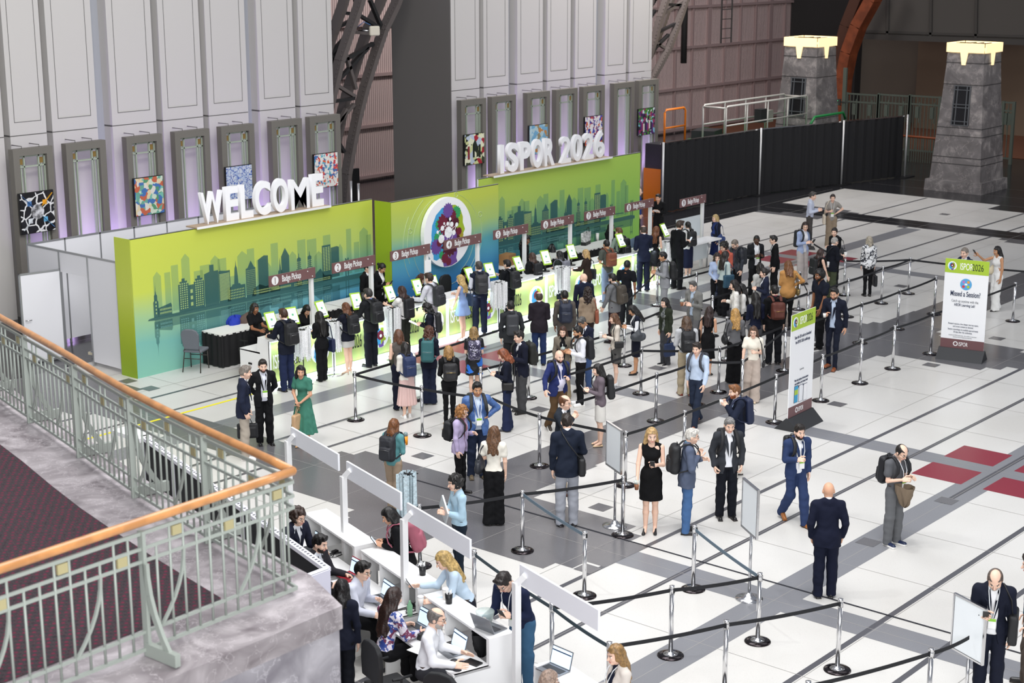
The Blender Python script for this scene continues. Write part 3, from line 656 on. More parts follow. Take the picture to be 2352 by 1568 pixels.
# skyline prints
def printmat(name, c, a):
    m = mat(name, c, .55, alpha=a); return m
m_sky = printmat('print_teal', '2f6164', .72); m_sky2 = printmat('print_pale', '6aa88c', .28); m_win = printmat('print_window', 'b9d488', .75); m_ref = printmat('print_reflection', '2f6a70', .38)
m_wn2 = printmat('print_window2', '8cc6c0', .45)
def skyline(parent, Y, x0, seed, xcut):
    Z0 = 1.27; sc_ = .62; rnd = random.Random(3)
    B = MB(); Wn = MB(); Bk = MB(); Rf = MB(); Rw = MB()
    def P(mb, pts, lay): mb.add([(x0+p[0]*sc_, Y-lay, Z0+(p[1]-Z0)*sc_) for p in pts], [tuple(range(len(pts)))])
    def ok(x): return xcut[0] < x0+x*sc_ < xcut[1]
    def bl(poly, win=None, ref=True):
        if not all(ok(p[0]) for p in poly): return
        P(B, [(x, Z0+z) for x, z in poly], .006)
        if ref: P(Rf, [(x, Z0-.16-z) for x, z in poly][::-1], .004)
        if win:
            a, b, z0, z1, nx, nz, fw = win
            for i in range(nx):
                for k in range(nz):
                    u = a+(b-a)*(i+.5)/nx; v = z0+(z1-z0)*(k+.5)/nz; hw = (b-a)/nx*fw/2; hh = (z1-z0)/nz*.28
                    P(Wn, [(u-hw, Z0+v-hh), (u+hw, Z0+v-hh), (u+hw, Z0+v+hh), (u-hw, Z0+v+hh)], .009)
                    if ref: P(Rw, [(u-hw, Z0-.16-(v+hh)), (u+hw, Z0-.16-(v+hh)), (u+hw, Z0-.16-(v-hh)), (u-hw, Z0-.16-(v-hh))], .006)
    rect = lambda a, b, h: [(a, 0), (b, 0), (b, h), (a, h)]
    # church with spire, hall
    bl([(.0, 0), (.22, 0), (.22, .55), (.18, .6), (.18, .78), (.14, .82), (.12, .95), (.11, 1.28), (.1, .95), (.08, .82), (.04, .78), (.04, .6), (0, .55)], (.06, .16, .08, .6, 1, 4, .5))
    bl([(.2, 0), (.8, 0), (.8, .34), (.76, .42), (.24, .32), (.2, .3)], (.26, .78, .05, .3, 9, 2, .55))
    # stepped twin towers with link
    for a in (1.12, 1.82): bl([(a, 0), (a+.46, 0), (a+.46, 1.0), (a+.4, 1.0), (a+.4, 1.1), (a+.3, 1.1), (a+.3, 1.2), (a+.16, 1.2), (a+.16, 1.1), (a+.06, 1.1), (a+.06, 1.0), (a, 1.0)], (a+.04, a+.42, .08, 1.05, 4, 12, .55))
    bl(rect(1.58, 1.82, .92), (1.64, 1.76, .1, .8, 1, 3, .9))
    bl([(2.3, 0), (2.95, 0), (2.95, 1.26), (2.75, 1.26), (2.75, 1.5), (2.55, 1.5), (2.55, 1.26), (2.3, 1.2)])
    bl([(2.96, 0), (3.5, 0), (3.5, 1.18), (3.3, 1.18), (3.05, 1.22), (3.04, 1.5), (3.03, 1.22), (2.96, 1.2)], (2.98, 3.48, .1, 1.1, 1, 22, .95))
    # city hall with tower
    bl([(3.35, 0), (4.2, 0), (4.2, .55), (4.0, .55), (3.95, .62), (3.88, .62), (3.84, 1.2), (3.8, 1.3), (3.78, 1.5), (3.76, 1.3), (3.72, 1.2), (3.68, .62), (3.6, .62), (3.55, .55), (3.35, .5)], (3.4, 4.15, .05, .45, 10, 4, .45))
    bl([(4.25, 0), (4.72, 0), (4.72, 1.1), (4.66, 1.12), (4.5, 1.38), (4.34, 1.12), (4.25, 1.1)], (4.27, 4.7, .1, 1.05, 7, 14, .3))
    bl([(4.85, 0), (5.35, 0), (5.35, 1.45), (5.15, 1.48), (4.85, 1.35)])
    bl([(4.5, 0), (5.9, 0), (5.9, .3), (5.6, .34), (5.2, .3), (4.9, .42), (4.6, .3)], (4.6, 5.85, .06, .24, 22, 2, .55))
    # independence hall with clock tower, glass spire
    bl([(5.4, 0), (6.5, 0), (6.5, .4), (6.05, .44), (6.02, .78), (5.98, .8), (5.95, 1.05), (5.93, 1.3), (5.91, 1.05), (5.88, .8), (5.84, .78), (5.8, .44), (5.4, .42)], (5.45, 6.45, .06, .34, 16, 2, .55))
    bl([(6.0, .3), (6.4, .3), (6.4, 1.3), (6.2, 1.62), (6.0, 1.3)])
    for a in (6.75, 7.3): bl([(a, 0), (a+.28, 0), (a+.28, .7), (a+.24, .7), (a+.24, 1.1), (a+.16, 1.15), (a+.15, 1.3), (a+.13, 1.3), (a+.12, 1.15), (a+.04, 1.1), (a+.04, .7), (a, .7)], (a+.03, a+.25, .1, 1.0, 3, 12, .4))
    bl([(6.5, 0), (8.6, 0), (8.6, .22), (8.2, .24), (8.0, .55), (7.8, .42), (7.6, .24), (6.5, .26)], (6.6, 8.5, .05, .18, 26, 2, .55))
    bl(rect(8.1, 8.55, 1.42), (8.13, 8.52, .4, 1.35, 3, 16, .7)); bl([(8.57, .1), (9.0, .1), (9.0, 1.25), (8.9, 1.3), (8.57, 1.28)])
    # bridge
    if ok(8.9):
        for a in (9.35, 11.0):
            if ok(a): bl([(a-.03, -.02), (a+.03, -.02), (a+.03, .75), (a-.03, .75)]); bl([(a+.1, -.02), (a+.16, -.02), (a+.16, .75), (a+.1, .75)]); bl([(a-.03, .6), (a+.16, .6), (a+.16, .66), (a-.03, .66)])
        bl([(8.9, .24), (10.4, .2), (10.4, .24), (8.9, .3)])
        for k in range(8): a = 9.0+k*.04; bl([(9.4-k*.0, .7), (9.42, .7), (9.05-.0+k*.05, .28), (9.04+k*.05, .28)], None, False)
    # pale far layer
    for k in range(26):
        a = k*.42+rnd.random()*.2; h = .9+rnd.random()*1.0; w_ = .25+rnd.random()*.25
        if ok(a) and ok(a+w_):
            P(Bk, [(a, Z0+.1), (a+w_, Z0+.1), (a+w_, Z0+h), (a+w_/2, Z0+h+(.18 if k % 3 == 0 else 0)), (a, Z0+h)], .003)
    # ground bar
    e0 = max(-.5, (xcut[0]-x0+.05)/sc_); e1 = min(11.4, (xcut[1]-x0-.15)/sc_)
    P(B, [(e0, Z0-.07), (e0+.3, Z0-.1), (e1, Z0-.16), (e1, Z0-.02), (e1-.3, Z0+.04), (e0+.3, Z0+.01), (e0+.05, Z0-.02)], .0065)
    P(Rf, [(e0+.3, Z0-.42), (e1-.2, Z0-.5), (e1-.1, Z0-.16), (e0+.3, Z0-.1)], .0035)
    Bk.build('far_skyline_print', m_sky2, parent); B.build('skyline_print', m_sky, parent); Wn.build('window_print', m_win, parent); Rf.build('reflection_print', m_ref, parent); Rw.build('reflection_window_print', m_wn2, parent)
skyline(bw1, YB1, 21.27, 1, (XB[0]+.3, XB[1]))
xo = gy(1219, 480, YB1)[0]-gy(522, 610, YB1)[0]
skyline(bw3, YB1+.03, 21.27+xo, 2, (XB[2], XB[3]-.1))
# arcs printed round the disc
m_arc = printmat('print_arc', 'd8e8c0', .6); ac = MB(); cxL, czL = 30.02, 1.86
for rr_, a0, a1 in ((1.25, 20, 340), (1.05, -60, 120), (1.45, 60, 200), (1.6, 150, 215), (1.35, 300, 380)):
    pts = [(cxL+rr_*cos(R(a)), YB2-.004, czL+rr_*.95*sin(R(a))) for a in range(a0, a1, 6)]; pts = [p for p in pts if p[2] < H2-.05 and XB[1]+.02 < p[0] < XB[2]-.02 and p[2] > .1]
    for a, b in zip(pts[:-1], pts[1:]):
        if abs(a[0]-b[0])+abs(a[2]-b[2]) < .3: ac.bar(a, b, .014, .004)
for a in (25, 75, 160, 230): ac.tube([(cxL+1.5*cos(R(a))*.95+.07*cos(t), YB2-.004, czL+1.35*sin(R(a))*.85+.07*sin(t)) for t in np.arange(0, 6.5, .6)], .008, 4)
ac.build('arc_print', m_arc, bw2)

# ------------------------------------------------ round head emblem
def disc(mb, cx, cz, r, y, mi=0, n=40):
    mb.add([(cx+r*cos(2*pi*k/n), y, cz+r*sin(2*pi*k/n)) for k in range(n)], [tuple(range(n))], mi)
def gear(mb, cx, cz, r, y, n=14):
    V = []
    for k in range(n*4):
        a = 2*pi*k/(n*4); q = r*(1.12 if k % 4 in (1, 2) else .94); V.append((cx+q*cos(a), y, cz+q*sin(a)))
    mb.add(V, [tuple(range(len(V)))])
EM = dict(blue='3f9fd6', lime='9fb82a', mar='6e1832', mar2='4e1428', pur='6d4a98', grn='2f9a5c', wh='f4f4f6', yel='a8982c')
for k_, v_ in list(EM.items()): EM[k_] = mat('emblem_'+k_, v_, .5)
def emblem(parent, cx, cz, R_, y, nm='emblem', simple=False):
    """white disc with two facing-away head profiles, gear brain and network nodes; lies in the plane y"""
    s = R_/.8
    def pl(pts, m, lay, name):
        MB().add([(cx+x*s, y-lay*.002, cz+z*s) for x, z in pts], [tuple(range(len(pts)))]).build(name, m, parent)
    rim = MB(); rim.tube([(cx, y+.0, cz), (cx, y+(.02 if simple else .12), cz)], R_, 48); rim.build('disc', EM['wh'], parent, smooth=False)
    pl([(-.02, .6), (-.2, .58), (-.4, .44), (-.53, .22), (-.56, 0), (-.55, -.1), (-.62, -.3), (-.54, -.33), (-.53, -.42), (-.5, -.46), (-.5, -.56), (-.4, -.6), (-.28, -.56), (-.2, -.62), (-.16, -.77), (0, -.79)], EM['blue'], 1, 'left_head')
    pl([(.02, .62), (.02, -.62), (.22, -.45), (.38, -.34), (.5, -.33), (.52, -.2), (.5, -.1), (.57, 0), (.5, .16), (.5, .3), (.42, .48), (.25, .6)], EM['lime'], 1, 'right_head')
    pl([(-.2, -.5), (.05, -.58), (.28, -.3), (.3, -.5), (.26, -.62), (.3, -.72), (.1, -.78), (-.16, -.775)], EM['pur'], 2, 'neck')
    if simple:
        mb = MB(); disc(mb, cx-.02*s, cz+.1*s, .34*s, y-.006, 0, 16); mb.build('gears', EM['mar'], parent); mb = MB(); disc(mb, cx, cz+.05*s, .12*s, y-.008, 0, 12); mb.build('nodes', EM['wh'], parent); return
    G = MB(); G2 = MB(); G3 = MB(); Nn = MB()
    for x, z, r in ((-.12, .22, .26), (.12, .36, .17), (.04, .0, .28), (.26, .2, .12), (.05, -.28, .3), (-.3, -.2, .1), (-.12, -.58, .13), (.0, -.68, .1), (.36, -.02, .1), (.2, -.1, .2), (-.02, .48, .12)): G = MB(); gear(G, cx+x*s, cz+z*s, r*s*.86, y-.005-.0001*int(abs(x)*70)); G.build('gear', EM['mar'] if (x*100)%3 < 2 else EM['mar2'], parent)
    for x, z, r in ((-.3, .22, .12), (.28, .42, .14), (-.34, -.08, .13), (-.3, -.32, .07), (-.22, -.5, .09)): G2 = MB(); gear(G2, cx+x*s, cz+z*s, r*s, y-.004); G2.build('gear', EM['grn'], parent)
    for x, z, r in ((-.4, -.28, .17), (.0, .5, .16), (.16, -.12, .12), (-.08, -.12, .1)): G3 = MB(); gear(G3, cx+x*s, cz+z*s, r*s, y-.0045 if x < -.3 else y-.0075); G3.build('gear', EM['pur'], parent)
    G4 = MB(); gear(G4, cx+.34*s, cz-.14*s, .16*s, y-.004)
    G4.build('gear', EM['yel'], parent)
    nd = [(0, 0, .13), (-.24, -.12, .1), (-.2, .12, .06), (-.36, .05, .04), (-.02, .2, .045), (.06, .3, .04), (.11, .17, .06), (.28, .14, .05), (.18, -.03, .06), (.06, -.24, .045), (-.07, -.2, .03), (-.14, .22, .03)]
    for x, z, r in nd: disc(Nn, cx+x*s, cz+z*s, r*s, y-.012, 0, 20)
    for a, b in ((0, 1), (0, 2), (2, 3), (1, 3), (2, 4), (0, 4), (0, 5), (6, 8), (0, 8), (8, 7), (0, 7), (8, 9), (0, 9), (0, 10), (0, 11)):
        Nn.bar((cx+nd[a][0]*s, y-.01, cz+nd[a][1]*s), (cx+nd[b][0]*s, y-.01, cz+nd[b][1]*s), .014*s, .004)
    Nn.build('network_nodes', EM['wh'], parent)
zt, zb = gy(1028, 453, YB2-.14)[2], gy(1028, 613, YB2-.14)[2]
xl, xr_ = gy(975, 533, YB2-.14)[0], gy(1082, 533, YB2-.14)[0]
em = empty('logo_disc', (0, 0, 0), 0, 'round white emblem of two heads filled with gears on the blue wall', 'logo')
emblem(em, (xl+xr_)/2, (zt+zb)/2, (zt-zb)/2, YB2-.14)

# ------------------------------------------------ big white letters on shelves above the walls
m_let = mat('letter_white_gloss', 'f2f2f4', .5); m_ply = mat('plywood', 'b09a82', .6)
def letters(word, A, B, zb, zt, y, group, lab):
    # every letter is a thing of its own
    adv = {'W': 1.32, 'M': 1.25, 'I': .55, ' ': .4, 'E': .8, 'L': .78}; tot = sum(adv.get(c, 1) for c in word); x = A; k = (B-A)/tot
    seen = {}
    for i, c in enumerate(word):
        a = adv.get(c, 1)*k
        if c != ' ':
            cu = bpy.data.curves.new('letter', 'FONT'); cu.body = c; cu.size = (zt-zb)/.73; cu.extrude = .055; cu.offset = .034 if c in 'ELCOISPR' else (.008 if c in 'MW' else .018)
            o = bpy.data.objects.new('sign_letter' if c.isalpha() else 'sign_number', cu); COL.objects.link(o); cu.materials.append(m_let)
            bpy.context.view_layer.update(); w_ = max(o.dimensions.x, .05); sx = a*.86/w_ if c != 'I' else .95
            bb = min(v[0] for v in o.bound_box); zz = min(v[1] for v in o.bound_box)
            o.rotation_euler = (pi/2, 0, 0); o.scale = (sx, 1, 1); o.location = (x+a*.07-bb*sx, y, zb-zz)
            seen[c] = seen.get(c, 0)+1; ordn = {1: 'first ', 2: 'second '}[seen[c]] if word.count(c) > 1 else ''
            tag(o, '%sbig white standing %s %s of %s' % (ordn, 'letter' if c.isalpha() else 'numeral', c, lab), 'letter', group)
        x += a
letters('WELCOME', 22.72, 26.5, 3.105, 3.105+.75, YB1+.12, 'big white letters on top of the left booth wall', 'WELCOME on the left wall')
tag(MB().b2((22.5, YB1-.08, 3.075), (26.55, YB1+.3, 3.105)).build('letter_shelf', [m_ply]), 'plywood shelf with white edge carrying the word WELCOME', 'shelf')
MB().b2((22.5, YB1-.1, 3.06), (26.55, YB1-.08, 3.11)).build('front_edge', m_wgl, bpy.data.objects['letter_shelf'])
letters('ISPOR 2026', 32.95, 37.65, 3.155, 3.155+.75, YB1+.14, 'big white letters on top of the right booth wall', 'the right wall')
o = tag(MB().b2((32.5, YB1-.08, 3.13), (37.75, YB1+.3, 3.155)).build('letter_shelf', [m_ply]), 'plywood shelf with white edge carrying the word and year', 'shelf')
MB().b2((32.5, YB1-.1, 3.11), (37.75, YB1-.08, 3.16)).build('front_edge', m_wgl, o)

# ------------------------------------------------ white modular room left of the booth wall
r = empty('storage_room', (0, 0, 0), 0, 'white modular panel room behind the left end of the booth wall', 'room partition')
def pan_(a, b, z0, z1, name='white_panel'):
    q = MB(); a = Vector((*a, 0)); b = Vector((*b, 0)); d = b-a; c = (a+b)/2
    q.box((c.x, c.y, (z0+z1)/2), (d.length-.03, .03, z1-z0-.03), math.atan2(d.y, d.x)); q.build(name, m_wht, r)
XS = 20.82; YK = 32.25
for y0, y1, z0 in ((28.88, 29.95, 0.08), (29.95, 31.02, 2.0), (31.02, 32.25, .08)): pan_((XS, y0), (XS, y1), z0, 2.5)
x = XS
while x < 28: pan_((x, YK), (x+.99, YK), .08, 2.5); x += .99
fr = MB()
for y in (28.9, 29.95, 31.02, 32.25): fr.b2((XS-.025, y-.025, 0), (XS+.025, y+.025, 2.5))
for k in range(8): fr.b2((XS+k*.99-.02, YK-.02, 0), (XS+k*.99+.02, YK+.02, 2.5))
fr.b2((XS-.02, 28.9, 2.47), (XS+.02, YK, 2.51)); fr.b2((XS, YK-.02, 2.47), (28.5, YK+.02, 2.51)); fr.build('aluminium_frame', m_alu, r)
d = empty('white_door', (XS, 31.02, 0), math.atan2(31.21-31.03, 19.85-20.82), 'white hinged door standing open at the modular room', 'door')
MB().b2((.03, -.02, .04), (.97, .02, 2.05)).build('door_panel', m_wht, d); fr = MB()
for a, b in (((0, -.025, .02), (.04, .025, 2.08)), ((.95, -.025, .02), (.99, .025, 2.08)), ((0, -.025, 2.04), (.99, .025, 2.08)), ((0, -.025, .02), (.99, .025, .06))): fr.b2(a, b)
fr.build('door_frame', m_alu, d); MB().tube([(.9, .03, 1.02), (.9, .08, 1.02), (.78, .08, 1.02)], .012, 6).build('door_handle', m_ch, d)
# things inside the room
def office_chair(loc, rz, label, mesh=False):
    c = empty('office_chair', loc, rz, label, 'chair'); mb_ = mat('chair_black', '1a1b1d', .7, bump=.1, bscale=80)
    q = MB().box((0, 0, .47), (.5, .48, .08)).build('seat', mb_, c); b = q.modifiers.new('b', 'BEVEL'); b.width = .03; b.segments = 3
    V = []; n_ = 10; bk = MB()
    pts = [(-.22, .62), (-.24, .85), (-.22, 1.02), (-.14, 1.1), (0, 1.12), (.14, 1.1), (.22, 1.02), (.24, .85), (.22, .62)]
    bk.prism(pts, -.27, -.2, 'y'); q = bk.build('backrest', mb_, c); b = q.modifiers.new('b', 'BEVEL'); b.width = .02; b.segments = 2
    MB().bar((0, -.22, .5), (0, -.25, .75), .06, .03).build('back_support', mat('chair_frame', '2a2a2c', .5), c)
    MB().tube([(0, 0, .1), (0, 0, .44)], .03, 10).build('gas_post', m_ch, c)
    for k in range(5):
        a = 2*pi*k/5; MB().bar((0, 0, .1), (.28*cos(a), .28*sin(a), .07), .04).build('leg', mat('chair_frame', '2a2a2c', .5), c)
        MB().tube([(.28*cos(a)-.02, .28*sin(a), .03), (.28*cos(a)+.02, .28*sin(a), .03)], .03, 10).build('caster', mb_, c)
    for sx in (-1, 1):
        MB().tube([(sx*.24, .0, .45), (sx*.3, 0, .5), (sx*.3, 0, .68), (sx*.3, -.12, .7), (sx*.3, .14, .7)], .018, 8).build('armrest', mb_, c)
    return c
office_chair((21.6, 30.55, 0), R(80), 'black mesh armchair inside the white modular room')
r = empty('platform_trolley', (21.3, 30.0, 0), R(10), 'blue carpeted platform trolley on the floor inside the white room', 'trolley')
MB().box((0, 0, .2), (.55, .8, .05)).build('deck', mat('deck_blue', '2c3a6a', .9), r)
MB().box((0, .4, .2), (.57, .02, .06)).box((0, -.4, .2), (.57, .02, .06)).box((.28, 0, .2), (.02, .8, .06)).box((-.28, 0, .2), (.02, .8, .06)).build('edge_band', mat('band_cream', 'd8d0b8', .6), r)
for sx in (-1, 1):
    for sy in (-1, 1): MB().tube([(sx*.2-.02, sy*.3, .06), (sx*.2+.02, sy*.3, .06)], .06, 12).build('wheel', mat('tyre', '1c1c1c', .8), r)

# ================================================================== CHECK-IN COUNTER
m_cw = mat('counter_white', 'f0f0f0', .35)
def greenpanel(nt, b, N, L):
    tc = N('TexCoord'); s = N('SeparateXYZ'); L(tc.outputs['Object'], s.inputs[0]); ns = N('TexWave', Scale=.35, Distortion=4.0); L(tc.outputs['Object'], ns.inputs['Vector'])
    r = ramp(N, [(0, 'adc179'), (.5, 'b9c872'), (1, 'a6be70')]); L(ns.outputs['Fac'], r.inputs['Fac']); L(r.outputs[0], b.inputs['Base Color'])
m_cg = nodes_mat('counter_green_print', greenpanel, .45)
m_led2 = mat('led_strip_bright', 'eaf6ff', .5, em=(.78, .9, 1), es=13)
m_led = mat('led_strip', 'eaf6ff', .5, em=(.72, .88, 1), es=9)
CY, CX0, CX1, UN = 25.5, 22.1, 37.0, 1.86
k = 0; x = CX0
bits = ['leftmost of the row', 'second from the left', 'third from the left', 'fourth from the left', 'fifth from the left', 'sixth from the left', 'seventh from the left', 'rightmost of the row']
while k < 8:
    u = empty('check_in_counter', (x, CY, 0), 0, 'white check-in counter unit with glowing green front, '+bits[k], 'counter', 'check-in counter units'); W = UN-.012
    MB().b2((0, -.08, 1.02), (W, .36, 1.06)).build('countertop', m_cw, u)
    MB().b2((0, .3, .70), (W, .95, .735)).build('work_surface', m_cw, u)
    MB().b2((.03, 0, .1), (W-.03, .03, 1.02)).build('front_panel', m_cg, u)
    bz = MB().b2((0, -.015, .04), (.04, .02, 1.02)).b2((W-.04, -.015, .04), (W, .02, 1.02)).b2((0, -.02, 0), (W, .03, .1)); bz.build('front_frame', m_cw, u)
    MB().b2((.05, -.06, 1.0), (W-.05, -.03, 1.018)).build('upper_light_strip', m_led, u)
    MB().b2((.0, -.16, 0.0), (W, -.10, .02)).build('lower_light_strip', m_led2, u)
    if k in (0, 7):
        xx = 0 if k == 0 else W-.03
        e_ = MB().prism([(.0, 0), (.95, 0), (.95, .72), (.4, .735), (.36, 1.02), (0, 1.02)], xx, xx+.03, 'x').build('end_panel', m_cw, u)
        for yy in (.3, .62): MB().tube([(xx-.002, yy-.05, .44), (xx-.002, yy+.05, .44)], .022, 8).build('handle_slot', mat('slot_black', '101010', .8), e_)
    text('lettering', 'ISPOR', .44, mat('text_white', 'ffffff', .5), u, (.08, -.018, .4), (pi/2, 0, 0), .002, .38)
    text('lettering', '2026', .44, mat('text_dark', '26301c', .5), u, (.53, -.018, .4), (pi/2, 0, 0), .002, .38)
    emblem(u, 1.45, .52, .26, -.02, simple=True)
    l = bpy.data.lights.new('counter_glow', 'AREA'); l.shape = 'RECTANGLE'; l.size = W; l.size_y = .06; l.energy = 13; l.color = (.78, .9, 1)
    o = bpy.data.objects.new('counter_glow', l); COL.objects.link(o); o.location = (x+W/2, CY-.12, .98); o.rotation_euler = (R(-14), 0, 0)
    x += UN; k += 1

# ---- badge pickup signs on posts
m_sg = mat('sign_brown', '745252', .5); m_wht2 = mat('paint_white', 'ececec', .4)
cb = MB(); nmb = [(720, 614), (857.5, 585), (984.5, 558.5), (1102, 534), (1210, 513), (1315, 489), (1410, 468.5), (1499, 449.5)]
def sign(loc, rz, L_, H_, num, label, post_h, group, brown=True, post_side=1, h0=0):
    s = empty('pickup_sign' if brown else 'blank_sign', loc, rz, label, 'sign', group)
    MB().box((-L_/2+.08, 0, post_h-H_/2), (L_, .03, H_)).build('sign_board', m_sg if brown else m_wht2, s)
    MB().b2((-.03, .02, h0), (.05, .1, post_h-.02)).build('post', m_wht2, s)
    for dx, dz in ((-.16, .06), (-.02, H_-.05)): MB().tube([(dx, -.02, post_h-dz), (dx, -.03, post_h-dz)], .014, 8).build('bolt', m_wht2, s)
    if num:
        MB().tube([(-L_+.24, -.016, post_h-H_/2), (-L_+.24, -.02, post_h-H_/2)], .1, 24).build('number_disc', m_wht2, s, smooth=False)
        text('number', num, .2, m_sg, s, (-L_+.24, -.022, post_h-H_/2-.07), (pi/2, 0, 0), .002, .7, .001, 'CENTER')
        text('lettering', 'Badge Pickup', .2, m_wht2, s, (-L_+.44, -.018, post_h-H_/2-.055), (pi/2, 0, 0), .002, .53, .0022)
    return s
for i, (px, py) in enumerate(nmb):
    P = gy(px, py, 26.52)
    sign((P[0]-.06, 26.5, 0), 0, 1.36, .24, str(i+1), 'brown Badge Pickup sign with number %d on a white post' % (i+1), 2.15, 'badge pickup signs over the counter')
tag(MB().box((0, 0, 0), (.22, .008, .3)).build('paper_notice', mat('notice_white', 'f0f0f0', .7), None, (gy(984.5, 558.5, 26.52)[0]-.1, 26.46, 1.62)), 'white paper notice taped to the third sign post', 'notice')
P = gz(1613, 612); s9 = sign((P[0], P[1], 0), 0, 1.3, .24, '9', 'brown Badge Pickup sign with number 9 on the detached desk', 2.12, 'badge pickup signs over the counter')
# detached white desk under sign 9
r = empty('check_in_desk', (38.35, 25.5, 0), 0, 'detached white desk on metal legs under sign nine', 'desk')
MB().box((0, 0, .9), (1.5, .5, .04)).build('desktop', m_cw, r); MB().box((.1, .2, .6), (1.3, .02, .6)).build('back_panel', mat('frosted', 'cfd6d8', .3), r); MB().box((-.02, .4, 1.25), (1.2, .02, .6)).build('screen_panel', mat('frosted', 'cfd6d8', .3), r)
for sx in (-.7, .7):
    for sy in (-.2, .2): MB().tube([(sx, sy, 0), (sx, sy, .88)], .025, 8).build('leg', m_alu, r)

# ---- kiosks (tablets in lime frames)
m_lg = mat('kiosk_lime', '9fc83a', .4); m_scr = mat('screen_white', 'f4fbf6', .3, em=(.9, 1, .95), es=.9); m_blk = mat('black_plastic', '17181a', .45)
def kiosk(loc, rz, label):
    s = empty('check_in_tablet', loc, rz, label, 'tablet', 'lime framed check-in tablets')
    T = Matrix.Rotation(R(-28), 3, 'X')
    def B(c, d): return MB().box((0, 0, .3), d, 0, 0, None)
    q = MB(); q.box((0, 0, .36), (.27, .03, .40), 0, 0, T); q = q.build('frame', m_lg, s); b = q.modifiers.new('b', 'BEVEL'); b.width = .02; b.segments = 2
    o_ = T @ Vector((0, -.018, 0)); MB().box((o_.x, o_.y, .36+o_.z), (.21, .006, .32), 0, 0, T).build('screen', m_scr, s)
    o_ = T @ Vector((0, -.022, .02)); MB().box((o_.x, o_.y, .36+o_.z), (.05, .004, .05), 0, 0, T).build('screen_logo', mat('screen_green', '6ab88a', .4), s)
    o_ = T @ Vector((0, -.022, -.12)); MB().box((o_.x, o_.y, .36+o_.z), (.12, .004, .018), 0, 0, T).build('screen_button', mat('screen_navy', '2a3270', .4), s)
    MB().tube([(0, .02, .02), (0, .05, .2)], .03, 8).build('stand', m_blk, s); MB().lathe([(.11, 0), (.11, .015), (.04, .03)], (0, 0, 0), 16).build('base', m_blk, s)
    return s
for i, (px, py) in enumerate(((620, 745), (703, 730), (757, 712), (820, 690), (896, 672), (962, 658), (1010, 652), (1062, 627), (1139, 622), (1187, 604), (1240, 588), (1296, 574), (1385, 545), (1470, 520))):
    P = gz(px, py, 1.42)
    kiosk((min(max(P[0]-.05, 22.3), 36.9), 25.62, 1.06), R(random.uniform(-16, 12)), 'tablet in lime frame on the counter, number %s from the left' % ['one', 'two', 'three', 'four', 'five', 'six', 'seven', 'eight', 'nine', 'ten', 'eleven', 'twelve', 'thirteen', 'fourteen'][i])
# ---- lanyard racks
m_lan = mat('lanyard_white', 'fafbfc', .5, noise=.25, nscale=60); m_lan2 = mat('lanyard_blue', 'cfe2ea', .5, noise=.3, nscale=30)
def rack(loc, label, hgt=1.2, m=m_lan, n=44, Lh=.62, pole=True, rr=.2):
    s = empty('lanyard_rack', loc, random.random()*3, label, 'rack')
    MB().tube([(0, 0, .01), (0, 0, hgt)], .012, 8).build('pole', m_blk, s); MB().lathe([(.2, 0), (.2, .012), (.02, .02)], (0, 0, 0), 20).build('base', m_ch, s)
    mb = MB()
    for k_ in range(6): a = 2*pi*k_/6; mb.bar((0, 0, hgt), (rr*cos(a), rr*sin(a), hgt), .015)
    mb.build('hook_arms', m_blk, s)
    mb = MB()
    for k_ in range(n):
        a = 2*pi*k_/n+random.uniform(-.1, .1); q = rr*random.uniform(.55, 1.0); L2 = Lh*random.uniform(.8, 1.08)
        mb.box((q*cos(a), q*sin(a), hgt-L2/2+.02), (.05*random.uniform(.7, 1.3), .006, L2), a+random.uniform(-.4, 1.9), 0, Matrix.Rotation(random.uniform(-.04, .04), 3, 'X'))
        mb.box((q*cos(a), q*sin(a), hgt-L2-.01), (.02, .012, .04), a)
    o = mb.build('lanyard_bundle', m, None, loc); tag(o, 'bundle of hanging white lanyards on the '+label.split('rack ', 1)[1], 'lanyards', None, 'stuff')
    return s
for p, zz, lb in (((592, 855), 0, 'rack at the left end of the counter'), ((768, 860), 0, 'rack left of the woman in the grey skirt'), ((890, 822), 0, 'rack left of the woman in green trousers'), ((1134, 757), 0, 'rack right of the man in navy vest'), ((1249, 712), 0, 'rack right of the woman in white trousers'), ((1458, 642), 0, 'rack near the eighth sign post')):
    P = gz(p[0], p[1]); rack((P[0], P[1] if P[1] < 25.34 else 25.2, 0), lb)
P = gz(940, 1296); rack((P[0], P[1], 0), 'rack beside the near barrier post', 1.45, m_lan2, 22, .75, True, .16)
# ---- skirted tables, bags and things on them
m_skirt = mat('skirt_black', '151517', .85); m_cloth = mat('table_white', 'eceae6', .6)
def skirted(x0, x1, y0, y1, label):
    s = empty('skirted_table', ((x0+x1)/2, (y0+y1)/2, 0), 0, label, 'table', 'skirted tables along the booth wall'); hx, hy = (x1-x0)/2, (y1-y0)/2
    MB().b2((-hx, -hy, .73), (hx, hy, .765)).build('tabletop', m_cloth, s)
    pts = []
    for (a, b) in (((-hx, hy), (-hx, -hy)), ((-hx, -hy), (hx, -hy)), ((hx, -hy), (hx, hy))):
        a = np.array(a); b = np.array(b); L_ = np.hypot(*(b-a)); n_ = int(L_/.03); nv = np.array([(b-a)[1], -(b-a)[0]])/L_
        for k_ in range(n_): t = k_/n_; pts.append(a+(b-a)*t+nv*(-.005+.022*sin(t*L_*38+1.2*sin(t*L_*9))))
    MB().sheet(pts, .02, .755).build('table_skirt', m_skirt, s); return s
skirted(22.5, 24.35, 27.55, 28.22, 'white topped table with black pleated skirt left end by the grey chair')
skirted(24.4, 26.2, 27.55, 28.22, 'white topped table with black skirt behind the second sign')
skirted(26.24, 27.95, 27.55, 28.22, 'white topped table with black skirt beside the lime wall return')
